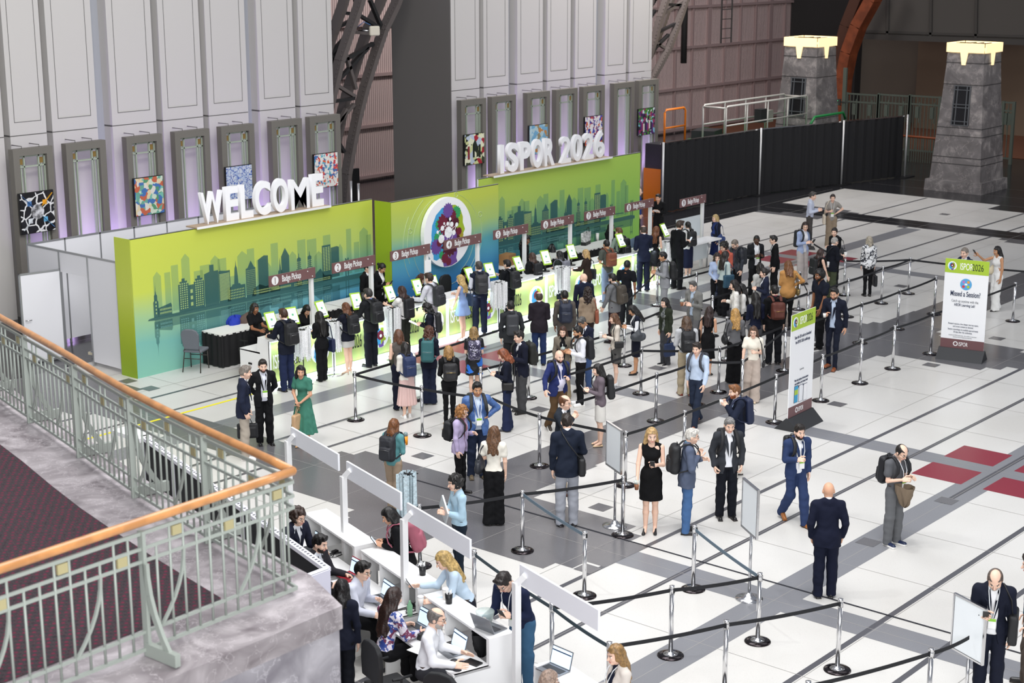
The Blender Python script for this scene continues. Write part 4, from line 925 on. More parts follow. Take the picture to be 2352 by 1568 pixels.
skirted(32.2, 34.0, 27.55, 28.22, 'white topped black skirted table behind the fifth sign')
skirted(34.05, 35.85, 27.55, 28.22, 'white topped black skirted table with the cap and tote bag')
skirted(35.9, 37.7, 27.55, 28.22, 'white topped black skirted table behind the eighth sign')
# banquet chair at the left
def banquet(loc, rz, label):
    c = empty('banquet_chair', loc, rz, label, 'chair'); mf = mat('chair_grey_fabric', '6c7078', .9, bump=.1, bscale=120); ml = mat('chair_bronze', '4c4844', .4, .5)
    q = MB().prism([(-.22, -.2), (.22, -.2), (.24, .2), (-.24, .2)], .43, .5).build('seat', mf, c); b = q.modifiers.new('b', 'BEVEL'); b.width = .03; b.segments = 3
    T = Matrix.Rotation(R(12), 3, 'X'); pts = [(-.17, .0), (-.2, .2), (-.21, .35), (-.17, .44), (-.08, .48), (.08, .48), (.17, .44), (.21, .35), (.2, .2), (.17, 0)]
    V = [T @ Vector((x, -.02, z))+Vector((0, -.21, .52)) for x, z in pts]+[T @ Vector((x, .03, z))+Vector((0, -.21, .52)) for x, z in pts]; n_ = len(pts)
    q = MB().add(V, [tuple(range(n_))[::-1], tuple(range(n_, 2*n_))]+[(i, (i+1) % n_, n_+(i+1) % n_, n_+i) for i in range(n_)]).build('backrest', mf, c); b = q.modifiers.new('b', 'BEVEL'); b.width = .015; b.segments = 2
    for sx in (-1, 1):
        MB().tube([(sx*.2, .17, .43), (sx*.21, .2, 0)], .013, 8).build('leg', ml, c); MB().tube([(sx*.17, -.2, .52), (sx*.19, -.18, .42), (sx*.21, -.27, 0)], .013, 8).build('leg', ml, c)
    MB().tube([(-.2, .19, .3), (.2, .19, .3)], .01, 6).tube([(-.2, -.2, .3), (.2, -.2, .3)], .01, 6).build('stretcher', ml, c); return c
P = gz(437, 845); banquet((P[0], P[1]-.22, 0), R(-62), 'grey fabric banquet chair against the skyline wall')
office_chair((22.95, 27.0, 0), R(10), 'black office chair at the left end behind the counter')
office_chair((29.4, 26.9, 0), R(185), 'black office chair behind the counter near the round logo')
# ================================================================== QUEUE BARRIERS
m_post = mat('post_chrome', 'dcdcde', .2, 1); m_belt = mat('belt_black', '1b1c20', .8); m_beltg = mat('belt_grey', '5c6e7c', .7); m_bt = mat('belt_teal', '33434c', .7)
m_base = mat('base_dark_mirror', '3a3436', .12, .9)
def zat(G, py):     # height above ground point G whose image row is py
    lo, hi = 0., 6.
    for _ in range(30):
        m = (lo+hi)/2
        if pr([G[0], G[1], m])[1] > py: lo = m
        else: hi = m
    return lo
pb = MB().lathe([(.178, 0), (.178, .012), (.16, .02), (.05, .028), (.035, .05)], (0, 0, 0), 28)
me_base = None
POST = {}
def post(key, px, py, lab, top=False):
    G = gz(px, py, 1.0) if top else gz(px, py, .02)
    o = empty('barrier_post', (G[0], G[1], 0), random.random()*6, 'chrome queue barrier post '+lab, 'barrier post', 'chrome queue barrier posts')
    POST[key] = o
    if len(POST) == 1:
        MB().tube([(0, 0, .03), (0, 0, .93)], .031, 14).build('pole', m_post, o)
        MB().lathe([(.18, 0), (.18, .012), (.165, .022), (.1, .03)], (0, 0, 0), 28, 0).lathe([(.1, .03), (.045, .034), (.034, .06)], (0, 0, 0), 20, 1).build('base', [m_base, m_post], o)
        MB().lathe([(.036, .88), (.036, .955), (.03, .965), (.036, .972), (.036, .995), (.02, 1.0)], (0, 0, 0), 16, 0).box((0, 0, .93), (.078, .03, .06), 0, 1).build('belt_head', [m_post, m_belt], o)
    else:
        for ch in list(FIRST): c = ch.copy(); COL.objects.link(c); c.parent = o
    return o
FIRST = []
PL = [('A1', 817, 962, 'at the left corner of the queue in front of the counter'), ('A2', 970, 998, 'right of the woman in the pink skirt'), ('A3', 1239, 1068, 'between the smiling man and the man in navy'),
      ('A4', 1436, 1112, 'behind the white sign holder near the black dress'), ('A5', 1430, 1226, 'beside the foot of the white sign holder'), ('A6', 1200, 1262, 'right of the woman in black wide trousers'),
      ('A7', 1342, 1365, 'on the dark floor corner below the man in light trousers'), ('A8', 1592, 1350, 'below the white haired man in jeans'), ('A9', 1740, 1470, 'in front of the second white sign holder'),
      ('A10', 1540, 1502, 'with dark base on the grey floor strip'), ('A11', 1923, 1535, 'below the bald man in navy suit'), ('A18', 1570, 1060, 'in front of the walking man in blue shirt'),
      ('A19', 1506, 965, 'on the dark floor right of the white skirt'), ('A20', 1472, 902, 'right of the grey block cardigan'), ('A21', 1433, 838, 'between the cardigan and the navy vest'), ('A22', 1214, 912, 'behind the bald man in royal blue'),
      ('A26', 1779, 968, 'at the left foot of the tall app poster'), ('A27', 1885, 918, 'right of the tall app poster'), ('A28', 1975, 878, 'alone on the pale floor right of the navy suit'), ('A29', 2050, 845, 'left of the session poster, front row'),
      ('A30', 2137, 811, 'touching the left foot of the session poster'), ('A31', 2326, 736, 'at the right edge beyond the session poster'), ('A32', 1801, 850, 'behind the brown leather backpack'), ('A33', 1975, 786, 'second row right of the navy suit'),
      ('A34', 1945, 726, 'right of the man in the navy polo'), ('A36', 2024, 695, 'beside the floral blouse tote'), ('A37', 2086, 673, 'at the back corner of the queue'), ('A38', 2061, 754, 'third row on the dark floor'), ('A39', 2145, 720, 'behind the session poster left edge'),
      ('A41', 1834, 709, 'behind the mustard top'), ('A48', 1938, 676, 'behind the white haired man in navy jacket'), ('A51', 1601, 928, 'behind the walking man in blue shirt'), ('A44', 1509, 700, 'left of the pale grey suit'), ('A17', 965, 1297, 'behind the pink backpack')]
PT = [('A12', 2140, 1488, 'at the bottom edge left of the last white board'), ('A13', 1400, 1473, 'behind the head with sunglasses'), ('A14', 1669, 1423, 'at the bottom between two dark based posts'), ('A15', 1268, 1384, 'right of the bending man in navy sweater'),
      ('A16', 1089, 1262, 'left of the largest blank sign'), ('A24', 1104, 842, 'behind the floral dress'), ('A43', 1600, 624, 'behind the black and white pair at the ninth sign'), ('A45', 1637, 678, 'beside the curly haired woman in pale blue'),
      ('A47', 1670, 727, 'among the crowd behind the long blond hair'), ('A35', 1857, 667, 'between mustard top and navy polo'), ('A50', 950, 811, 'behind the teal backpack'), ('A52', 1653, 795, 'between black dress and wide black trousers'),
      ('A53', 1706, 824, 'just left of the cream blouse'), ('A54', 1857, 1563, 'at the bottom edge under the navy suit')]
for i, (k, px, py, lb) in enumerate(PL+PT):
    post(k, px, py, lb, i >= len(PL))
    if i == 0: FIRST = [c for c in COL.objects if c.parent == POST['A1']]
def belt(a, b, m=None):
    """belt drawn out of post a and clipped to post b (or to a free point)"""
    A = POST[a].location; B = POST[b].location if isinstance(b, str) else Vector(b)
    A = Vector((A[0], A[1], .93)); B = Vector((B[0], B[1], .93)); mb = MB(); n_ = 8; V = []
    d = (B-A).normalized(); side = Vector((-d.y, d.x, 0))*.004; A2 = A+d*.035; B2 = B-d*.035
    for i in range(n_+1):
        t = i/n_; p = A2.lerp(B2, t)-Vector((0, 0, .02*4*t*(1-t))); V += [p+side+Vector((0, 0, .025)), p+side-Vector((0, 0, .025)), p-side-Vector((0, 0, .025)), p-side+Vector((0, 0, .025))]
    F = []
    for i in range(n_):
        for k in range(4): F.append((i*4+k, i*4+(k+1) % 4, (i+1)*4+(k+1) % 4, (i+1)*4+k))
    F += [(0, 1, 2, 3), tuple(n_*4+k for k in (3, 2, 1, 0))]
    o = mb.add(V, F).build('belt', m or m_belt); o.parent = POST[a]; o.matrix_parent_inverse = Matrix.LocRotScale(POST[a].location, POST[a].rotation_euler, None).inverted()
    return o
def gp(x, y): P = gz(x, y, .93); return (P[0], P[1], 0)
for a, b, m in (('A1', 'A2', 0), ('A3', 'A4', 0), ('A4', 'A18', 0), ('A18', 'A26', 0), ('A26', 'A27', 0), ('A27', 'A28', 0), ('A28', 'A29', 0), ('A29', 'A30', 0), ('A30', 'A31', 0),
                ('A19', 'A51', 0), ('A20', 'A52', 0), ('A32', 'A33', 0), ('A33', 'A38', 0), ('A38', 'A39', 0), ('A35', 'A34', 0), ('A34', 'A36', 0), ('A36', 'A37', 0), ('A37', 'A48', 0),
                ('A6', 'A5', 0), ('A17', 'A6', 0), ('A6', 'A7', m_beltg), ('A16', 'A15', m_bt), ('A15', 'A13', m_bt), ('A8', 'A9', m_beltg), ('A15', 'A10', 0), ('A10', 'A9', 0), ('A13', 'A14', 0), ('A14', 'A11', 0), ('A54', 'A12', 0)):
    belt(a, b, m or None)
belt('A2', gp(1128, 914)); belt('A3', gp(1128, 914)); belt('A1', gp(1258, 722)); belt('A24', gp(1400, 768)); belt('A19', gp(1320, 925)); belt('A20', gp(1300, 862)); belt('A51', 'A53'); belt('A53', 'A32')
belt('A52', gp(1800, 750)); belt('A43', gp(1545, 642)); belt('A43', gp(1680, 605)); belt('A45', gp(1580, 698)); belt('A45', gp(1760, 645)); belt('A47', 'A35'); belt('A37', gp(2360, 624)); belt('A44', gp(1443, 690)); belt('A35', 'A41'); belt('A21', gp(1520, 715)); belt('A48', gp(1868, 560)); belt('A12', gp(2230, 1462))

# ================================================================== FREESTANDING POSTERS
m_pw = mat('poster_white', 'f2f3f5', .5); m_pl = mat('poster_lime', 'a9c739', .5); m_pb = mat('poster_brown', '6f4c4e', .5); m_ink = mat('poster_ink', '23304f', .6); m_inkg = mat('poster_ink_grey', '77797f', .6)
def poster(bl, br, top_px, label):
    A = gz(*bl, .17); B = gz(*br, .17); ang = math.atan2(B[1]-A[1], B[0]-A[0]); W = .98
    c = (A+B)/2; r = empty('info_poster', (c[0], c[1], 0), ang, label, 'poster'); H = 2.12
    MB().box((0, 0, .17+H/2), (W, .012, H)).build('poster_board', m_pw, r)
    MB().box((0, -.0085, .17+H-.16), (W, .004, .32)).build('lime_header', m_pl, r); MB().box((0, -.0085, .17+.14), (W, .004, .28)).build('brown_footer', m_pb, r)
    MB().prism([(-.27, 0), (.27, 0), (.03, .24), (-.03, .24)], -W/2-.03, W/2+.03, 'x').build('base', mat('poster_base', '2a2b2e', .6), r)
    e = empty('emblem', (0, 0, 0)); e.parent = r; emblem(e, -W/2+.16, .17+H-.16, .1, -.013, simple=True)
    T = lambda s, x, z, size, m, sx=.55, off=0, al='LEFT': text('lettering', s, size, m, r, (x, -.0125, .17+z), (pi/2, 0, 0), .0008, sx, off, al)
    T('ISPOR', -W/2+.33, H-.235, .22, mat('text_white', 'ffffff'), .5); T('2026', .11, H-.235, .22, mat('text_dark', '26301c'), .6)
    T('ISPOR', -.08, .13, .13, mat('text_white', 'ffffff'), .6); ring = MB()
    for k in range(10): a = k*pi/5; ring.box((-.15+.045*cos(a), -.012, .17+.175+.045*sin(a)), (.022, .002, .022))
    ring.build('footer_mark', mat('text_white', 'ffffff'), r)
    return r, T, W, H
r, T, W, H = poster((2157.4, 801.4), (2260.6, 813.7), 598, 'tall Missed a Session poster board on a black base at the right')
mb = MB(); disc(mb, 0, .17+H-.56, .13, -.012, 0, 28); mb.build('blue_roundel', mat('roundel_blue', '58a8dc', .5), r)
for k, c_ in enumerate(('e8a03c', 'b878c0', 'd03a4a', 'a8c83c')):
    mb = MB(); a = pi/4+k*pi/2; disc(mb, .075*cos(a), .17+H-.56+.075*sin(a), .032, -.014, 0, 14); mb.build('roundel_dot', mat('dot'+c_, c_), r)
mb = MB().box((0, -.0135, .17+H-.56), (.06, .002, .04)).build('roundel_screen', m_pw, r)
T('Missed a Session?', 0, H-.84, .165, m_ink, .58, .0022, 'CENTER'); T('Catch up anytime with the', 0, H-.98, .085, m_inkg, .66, 0, 'CENTER'); T('HEOR Learning Lab!', 0, H-1.07, .085, m_ink, .66, .0008, 'CENTER')
T('Rewatch sessions, dive deeper into key topics,', 0, H-1.5, .055, m_ink, .66, 0, 'CENTER'); T('and access content on demand.', 0, H-1.56, .055, m_ink, .66, 0, 'CENTER')
T('Session recordings are available approximately', 0, H-1.63, .055, m_ink, .66, 0, 'CENTER'); T('30 days after the conference.', 0, H-1.69, .055, m_ink, .66, 0, 'CENTER')
T('Included with ISPOR membership - Also available via subscription', 0, H-1.76, .034, m_inkg, .7, 0, 'CENTER'); T('Questions? Visit the Registration Help Desk.', 0, H-1.8, .034, m_inkg, .7, 0, 'CENTER')
r, T, W, H = poster((1808.4, 969.4), (1862.5, 943.4), 734, 'tall mobile app poster board on a black base in the middle')
T('Scan the QR code to download', 0, H-.5, .085, m_ink, .62, .001, 'CENTER'); T('the ISPOR 2026 mobile app.', 0, H-.6, .085, m_ink, .62, .001, 'CENTER')
T('Sponsored by', 0, H-1.16, .05, m_inkg, .6, 0, 'CENTER')
T('View the program, browse posters', 0, H-1.36, .065, m_ink, .62, .001, 'CENTER'); T('and exhibitors, and connect with', 0, H-1.43, .065, m_ink, .62, .001, 'CENTER'); T('fellow attendees.', 0, H-1.5, .065, m_ink, .62, .001, 'CENTER')
for k, c_ in enumerate(('3aa0cc', 'eef0f4', 'f4f4f6')):
    MB().box((-.2+k*.19, -.0115, .17+.5-k*.015), (.15, .003, .34)).build('phone_outline', m_ink, r); MB().box((-.2+k*.19, -.0135, .17+.5-k*.015), (.138, .003, .325)).build('phone_screen', mat('ph'+c_, c_), r)
MB().box((-.2, -.0155, .17+.54), (.138, .002, .1)).build('phone_graphic', m_pl, r)

# blank white sign holders on chrome poles
def holder(bx, by, TL, TR, BL, label):
    G = gz(bx, by, .02); zt_ = zat(G, (TL[1]+TR[1])/2); a = gz(*TL, zt_); b = gz(*TR, zt_); ang = math.atan2(b[1]-a[1], b[0]-a[0]); W = .56; H = .72
    r = empty('sign_holder', (G[0], G[1], 0), ang, label, 'sign holder')
    zt_ = min(zt_, 1.95)
    MB().tube([(0, .03, .02), (0, .03, zt_-H)], .022, 10).build('pole', m_post, r); MB().lathe([(.2, 0), (.2, .012), (.09, .03), (.05, .08), (.025, .1)], (0, .03, 0), 28).build('base', m_post, r)
    MB().box((0, 0, zt_-H/2), (W-.03, .02, H-.03)).build('white_board', mat('board_white', 'eef3f6', .3), r); f_ = MB()
    for sx in (-1, 1): f_.box((sx*W/2, 0, zt_-H/2), (.022, .035, H+.02))
    f_.box((0, 0, zt_), (W, .035, .022)).box((0, 0, zt_-H), (W, .035, .022)); f_.build('chrome_frame', m_post, r)
holder(1408, 1205, (1395, 966), (1432, 990), 0, 'blank white sign board on a chrome pole left of the black dress')
holder(1716, 1372, (1721, 1098), (1755, 1126), 0, 'blank white sign board on a chrome pole left of the bald man')
holder(2213, 1612, (2190, 1362), (2263, 1400), 0, 'blank white sign board on a chrome pole at the bottom right')

# ================================================================== NEAR REGISTRATION DESKS
DD = Vector((-.3, -.954, 0)).normalized(); DN = Vector((.954, -.3, 0))     # along the row, towards the public side
dang = math.atan2(DD.y, DD.x)
desk_pts = [(15.2, 16.9), (14.68, 15.2), (14.09, 13.46), (13.40, 11.05)]
desks = []
dl = ['white registration desk farthest from the camera, beyond the second blank sign', 'white registration desk where the woman in black blazer stands', 'white registration desk under the bearded man in white shirt', 'white registration desk at the bottom edge of the picture']
for i, (x, y) in enumerate(desk_pts):
    # local x runs along the row (DD), local y towards the public
    u = empty('registration_desk', (x, y, 0), dang, dl[i], 'desk', 'near registration desks'); L_ = 1.62
    MB().b2((0, .0, 1.07), (L_, .36, 1.10)).build('countertop', m_cw, u)
    MB().b2((0, -.5, .72), (L_, .02, .75)).build('work_surface', m_cw, u)
    MB().b2((0, .33, .0), (L_, .36, 1.07)).build('front_panel', m_cw, u)
    
    for q0, q1 in ((0, .03), (L_-.06, L_-.03), (.55, .58)): MB().b2((q0, .0, .75), (q1, .33, 1.07)).build('divider', m_cw, u)
    e_ = MB().prism([(-.48, 0), (.36, 0), (.36, 1.07), (0, 1.07), (0, .75), (-.48, .75)], L_-.03, L_, 'x').build('end_panel', m_cw, u)
    for yy in (-.36, .02): MB().tube([(L_+.001, yy-.06, .4), (L_+.001, yy+.06, .4)], .022, 8).build('handle_slot', mat('slot_black', '101010', .8), e_)
    desks.append(u)
def D(i, lx, ly, z):    # local desk coordinates to world
    o = desks[i]; a = dang; return (o.location[0]+lx*cos(a)-ly*sin(a), o.location[1]+lx*sin(a)+ly*cos(a), z)
m_lap = mat('laptop_grey', '8c8f94', .35, .6); m_lsc = mat('laptop_screen', 'c8dcf0', .3, em=(.6, .78, 1), es=.9); m_key = mat('keys_dark', '2a2c30', .6)
def laptop(loc, rz, label, m=m_lap, open_=105):
    s = empty('laptop', loc, rz, label, 'laptop'); MB().box((0, 0, .008), (.33, .23, .015)).build('base', m, s); MB().box((0, .02, .0165), (.28, .11, .003)).build('keyboard', m_key, s)
    a = R(open_-90); T = Matrix.Rotation(-a, 3, 'X'); o_ = T @ Vector((0, 0, .11)); MB().box((0, .115+o_.y, .012+o_.z), (.33, .008, .22), 0, 0, T).build('lid', m, s)
    o_ = T @ Vector((0, -.006, .11)); MB().box((0, .115+o_.y, .012+o_.z), (.305, .003, .195), 0, 0, T).build('screen', m_lsc, s)
    o_ = T @ Vector((0, -.008, .17)); MB().box((0, .115+o_.y, .012+o_.z), (.30, .002, .014), 0, 0, T).build('screen_bar', m_ink, s); return s
laptop(D(2, 1.02, -.2, .75), dang, 'open laptop with spreadsheet in front of the grey haired man in white shirt')
laptop(D(2, .2, -.2, .75), dang+.1, 'open laptop half hidden behind the grey haired man')
laptop(D(1, .95, -.22, .75), dang, 'open laptop in front of the woman in the floral blouse')
laptop(D(1, .02, -.2, .75), dang+.1, 'laptop with red edge near the dark haired man in white shirt', mat('laptop_red', 'a02430', .4))
laptop(D(0, .6, -.2, .75), dang, 'laptop in front of the seated man in dark jacket', m_blk)
laptop(D(2, 1.36, .19, 1.10), dang+pi+.25, 'grey laptop standing open on the raised countertop seen from behind', m_lap, 112)
laptop(D(3, .25, .1, 1.10), dang+.2, 'laptop at the bottom edge on the last desk')
def cup(loc, label, m, lid=None, h=.13, r_=.042, name='cup', cat='cup', straw=False):
    s = empty(name, loc, 0, label, cat); MB().lathe([(r_*.75, 0), (r_, h)], (0, 0, 0), 16).build('cup_body', m, s)
    if lid: MB().lathe([(r_*1.06, h), (r_*1.06, h+.012), (r_*.8, h+.022)], (0, 0, 0), 16).build('lid', lid, s)
    if straw: MB().tube([(0, 0, h*.3), (.012, 0, h+.08)], .004, 6).build('straw', m_wht2, s)
    return s
m_pap = mat('paper_cup', 'e9e7e2', .6)
def pens(loc, label):
    s = empty('pen_pot', loc, 0, label, 'pen pot'); MB().lathe([(.04, 0), (.05, .13)], (0, 0, 0), 16).build('pot', m_blk, s); mb = MB()
    for k in range(12): a = k*2.4; mb.tube([(.02*cos(a), .02*sin(a), .05), (.035*cos(a), .035*sin(a), .17+.02*sin(k*3))], .004, 5)
    tag(mb.build('pen_bunch', m_wht2, s), kind='stuff'); return s
pens(D(1, 1.25, .28, 1.10), 'black pot of pens on the countertop beside the middle blank sign')
pens(D(2, .42, .14, 1.10), 'black pot of pens beside the paper cup on the raised counter')
cup(D(2, .28, .17, 1.10), 'white takeaway cup with lid held on the raised counter', m_pap, m_wht2)
tag(MB().box((0, 0, .01), (.12, .2, .02)).build('mouse_pad', m_blk, None, D(2, 1.45, -.12, .75)), 'dark notebook at the end of the work surface', 'notebook')
q = MB().lathe([(.05, 0), (.05, .02), (.03, .035)], (0, 0, 0), 14).build('computer_mouse', m_blk, None, D(2, 1.3, -.3, .75)); tag(q, 'black computer mouse beside the open laptop', 'mouse')
m_paper = mat('paper_white', 'f4f4f2', .7)
for i, (d_, lx, ly, w_, h_, rz, lb) in enumerate(((0, .3, -.35, .21, .3, .2, 'white papers beside the seated man in glasses'), (0, 1.25, -.3, .3, .21, .5, 'white papers in front of the man in grey jacket'), (1, .35, -.4, .21, .3, .9, 'white form beside the black haired man in white shirt'), (1, 1.3, -.45, .35, .2, .1, 'white folder at the elbow of the floral blouse'), (2, .75, -.45, .21, .3, .3, 'white sheet left of the open spreadsheet laptop'))):
    tag(MB().box((0, 0, .004), (w_, h_, .006)).build('paper_sheet', m_paper, None, D(d_, lx, ly, .751), (0, 0, dang+rz)), lb, 'paper')
for i, (d_, lx, ly, lb) in enumerate(((0, .95, -.02, 'black power adapter and cables on the first desk'), (1, 1.45, -.05, 'tangle of chargers beside the floral blouse'), (2, .85, -.05, 'blue and black cable tangle behind the laptop'))):
    mb = MB(); rnd = random.Random(i)
    for q_ in range(3):
        pts = [(.14*cos(t*1.7+q_*2)+.03*t*rnd.random(), .1*sin(t*1.1+q_), .006+.004*q_) for t in np.arange(0, 5, .35)]; mb.tube(pts, .005, 5)
    mb.box((.1, .05, .02), (.09, .06, .035)); tag(mb.build('cable_tangle', m_blk, None, D(d_, lx, ly, .752)), lb, 'cables')
tag(MB().b2((-.06, -.03, 0), (.06, .03, .08)).build('card_terminal', m_blk, None, D(2, .5, -.3, .75)), 'small black payment terminal beside the grey haired man', 'terminal')
# clear bowl and bottle
m_glass = mat('clear_plastic', 'dff0ea', .1, alpha=.45)
q = MB().lathe([(.09, 0), (.12, .12), (.11, .13)], (0, 0, 0), 20).build('candy_bowl', m_glass, None, D(2, 1.12, .25, 1.10)); tag(q, 'clear round bowl on the raised counter by the bending man', 'bowl')
q = MB().lathe([(.035, 0), (.038, .14), (.014, .19), (.014, .21)], (0, 0, 0), 14).build('water_bottle', mat('bottle_green', '9fdcae', .2, alpha=.6), None, D(1, 1.62, -.12, .75)); tag(q, 'green tinted water bottle on the desk behind the floral blouse', 'bottle')
# blank signs of the near desks
for i, (px, py, hgt) in enumerate(((672, 985, 2.12), (800, 1064, 2.12), (940, 1160, 2.12), (1200, 1302, 2.12))):
    P = gz(px, py, 2.1); s_ = empty('blank_sign', (P[0], P[1], 0), dang, 'blank white sign board on a white post, '+['leftmost by the green dress', 'second from left', 'third by the light blue shirt', 'nearest by the navy sweater'][i], 'sign', 'blank white signs over the near desks')
    MB().box((.76, .0, 2.0), (1.6, .03, .25)).build('sign_board', mat('sign_white', 'f2f3f8', .5), s_)
    MB().b2((-.03, -.13, 0), (.05, -.05, 1.93)).build('post', m_wht2, s_); MB().bar((.01, -.09, 1.91), (.09, -.02, 2.03), .07).build('bracket', m_wht2, s_)
office_chair(D(2, .95, -1.0, 0), dang, 'black office chair of the grey haired man at the bottom')
office_chair(D(1, 1.0, -1.05, 0), dang, 'black office chair under the woman in the floral blouse')
office_chair(D(1, .1, -.95, 0), dang, 'black office chair under the man in white shirt with glasses')
office_chair(D(0, .75, -.95, 0), dang, 'black office chair under the man in dark grey jacket')
office_chair(D(0, .0, -.95, 0), dang, 'black office chair under the man in round glasses')
office_chair((12.75, 11.75, 0), dang+.5, 'black office chair beside the standing woman in navy')
# perforated frame screen wall behind the desks
m_pf = mat('frame_perforated', 'dcdce4', .5); m_fab = mat('fabric_white', 'd4d4e2', .8); m_blkf = mat('fabric_black', '14151a', .9)
r = empty('screen_wall', (0, 0, 0), 0, 'white aluminium frame partition with punched holes and black back beside the balcony', 'partition'); ZS = 2.0
A = gz(330, 1000, ZS); B = gz(753, 1303, ZS); C = gz(686, 1328, ZS); C = B+(C-B)*1.0
def swall(a, b, n_):
    a = Vector((a[0], a[1], 0)); b = Vector((b[0], b[1], 0)); d = (b-a)/n_; ang = math.atan2(d.y, d.x)
    for k in range(n_):
        c = a+d*(k+.5); MB().box((c.x, c.y, ZS-.03), (d.length-.02, .09, .05), ang).build('top_frame', m_pf, r)
        MB().box((c.x, c.y, ZS/2), (d.length-.06, .02, ZS-.1), ang).build('black_panel', m_blkf, r)
        nv = Vector((-d.y, d.x, 0)).normalized(); MB().box((a.x+d.x*k, a.y+d.y*k, ZS/2), (.05, .09, ZS), ang).build('upright_frame', m_pf, r)
        h = MB()
        for q in range(int(d.length/.075)): p = a+d*k+d.normalized()*(.04+q*.075); h.box((p.x, p.y, ZS-.0035), (.022, .03, .006), ang)
        h.build('punched_holes', mat('hole_dark', '55565c', .8), r)
swall(A, B, 5)
MB().box(((B[0]+C[0])/2-.02, (B[1]+C[1])/2-.05, ZS/2), (np.hypot(*(B-C)[:2]), .03, ZS), math.atan2((B-C)[1], (B-C)[0])).build('white_fabric_panel', m_fab, r)
MB().box(((B[0]+C[0])/2, (B[1]+C[1])/2, ZS-.02), (np.hypot(*(B-C)[:2]), .09, .04), math.atan2((B-C)[1], (B-C)[0])).build('top_frame', m_pf, r)
A0 = gz(283, 985, ZS); MB().box(((A0[0]+A[0])/2, (A0[1]+A[1])/2, ZS-.03), (.7, .3, .06), math.atan2((A-A0)[1], (A-A0)[0])).build('rounded_cap', m_cw, r)

# ================================================================== BALCONY
ZB = 4.0; m_bm = marble('balcony_marble', '776e72', 'a8a0a3', 'd2cacd', 1.5)
def carpet(nt, b, N, L):
    tc = N('TexCoord'); mp = N('Mapping', Scale=(1, 1, 1)); mp.inputs['Rotation'].default_value = (0, 0, R(42)); L(tc.outputs['Object'], mp.inputs['Vector'])
    c1 = N('TexBrick', Scale=3.1); c1.inputs['Mortar Size'].default_value = .035; c1.inputs['Color1'].default_value = lin('39343a'); c1.inputs['Color2'].default_value = lin('2c282c'); c1.inputs['Mortar'].default_value = lin('7c2440')
    c1.inputs['Brick Width'].default_value = .62; c1.inputs['Row Height'].default_value = .22
    L(mp.outputs[0], c1.inputs['Vector'])
    ch = N('TexWave', Scale=2.6, Distortion=1.0, Detail=1.0); L(mp.outputs[0], ch.inputs['Vector'])
    v = N('TexVoronoi', Scale=14.0); v.inputs['Randomness'].default_value = .25; L(mp.outputs[0], v.inputs['Vector'])
    r = ramp(N, [(0, '761a3a'), (.2, '641a36'), (.29, '2c272c'), (.5, '3a3337'), (.62, '201d22')]); L(v.outputs['Distance'], r.inputs['Fac'])
    m = N('MixRGB', Fac=.12); L(r.outputs[0], m.inputs[1]); L(c1.outputs[0], m.inputs[2]); L(m.outputs[0], b.inputs['Base Color'])
m_carpet = nodes_mat('balcony_carpet', carpet, .95)
rail1 = [(8.40, 9.46), (8.47, 9.75), (8.58, 10.35), (8.70, 11.0), (8.85, 11.7), (9.02, 12.45), (9.22, 13.2), (9.48, 14.1), (9.74, 15.1), (10.02, 16.2), (10.35, 17.4)]
rail2 = [(8.40, 9.46), (4.0, 9.40)]
def off(pts, d):
    out = []
    for i, p in enumerate(pts):
        a = np.array(pts[max(i-1, 0)]); b = np.array(pts[min(i+1, len(pts)-1)]); t = (b-a)/np.hypot(*(b-a)); out.append((p[0]-t[1]*d, p[1]+t[0]*d))
    return out
inner = off(rail1, .55); outer = off(rail1, -.3)
corner_out = (8.48, 9.01)
# marble kerb slab with outer drop, carpet inside
mb = MB(); V = [(*p, ZB) for p in outer[1:]]+[(*p, ZB) for p in inner[1:]]; n_ = len(outer)-1
mb.add(V, [(i, i+1, n_+i+1, n_+i) for i in range(n_-1)])
o1 = outer[1]; i1 = inner[1]
mb.add([(corner_out[0], corner_out[1], ZB), (*o1, ZB), (*i1, ZB), (7.8, 9.95, ZB), (7.4, 9.95, ZB), (2, 9.95, ZB), (2, 8.98, ZB)], [(0, 1, 2, 3, 4, 5, 6)])
mb.sheet([(2, 8.98), corner_out, o1], ZB-.2, ZB); mb.sheet(outer[1:], ZB-.2, ZB)
st = struct('floor_balcony_kerb', mb, m_bm)
mb = MB(); V = [(*p, ZB+.012) for p in inner[1:]]
mb.add([(2, 9.86, ZB+.012), (7.9, 9.86, ZB+.012)]+V+[(2, 17.4, ZB+.012)], [tuple(range(len(V)+3))]); struct('floor_balcony', mb, m_carpet)
lo = [(2, 9.0), (8.46, 9.03)]+[(p[0]-.02, p[1]) for p in [o1]+outer[2:]]
struct('wall_balcony_front', MB().sheet(lo, 0, ZB-.205), marble('balcony_block', '807b84', 'a9a5ac', 'd0ccd2', 1.2))
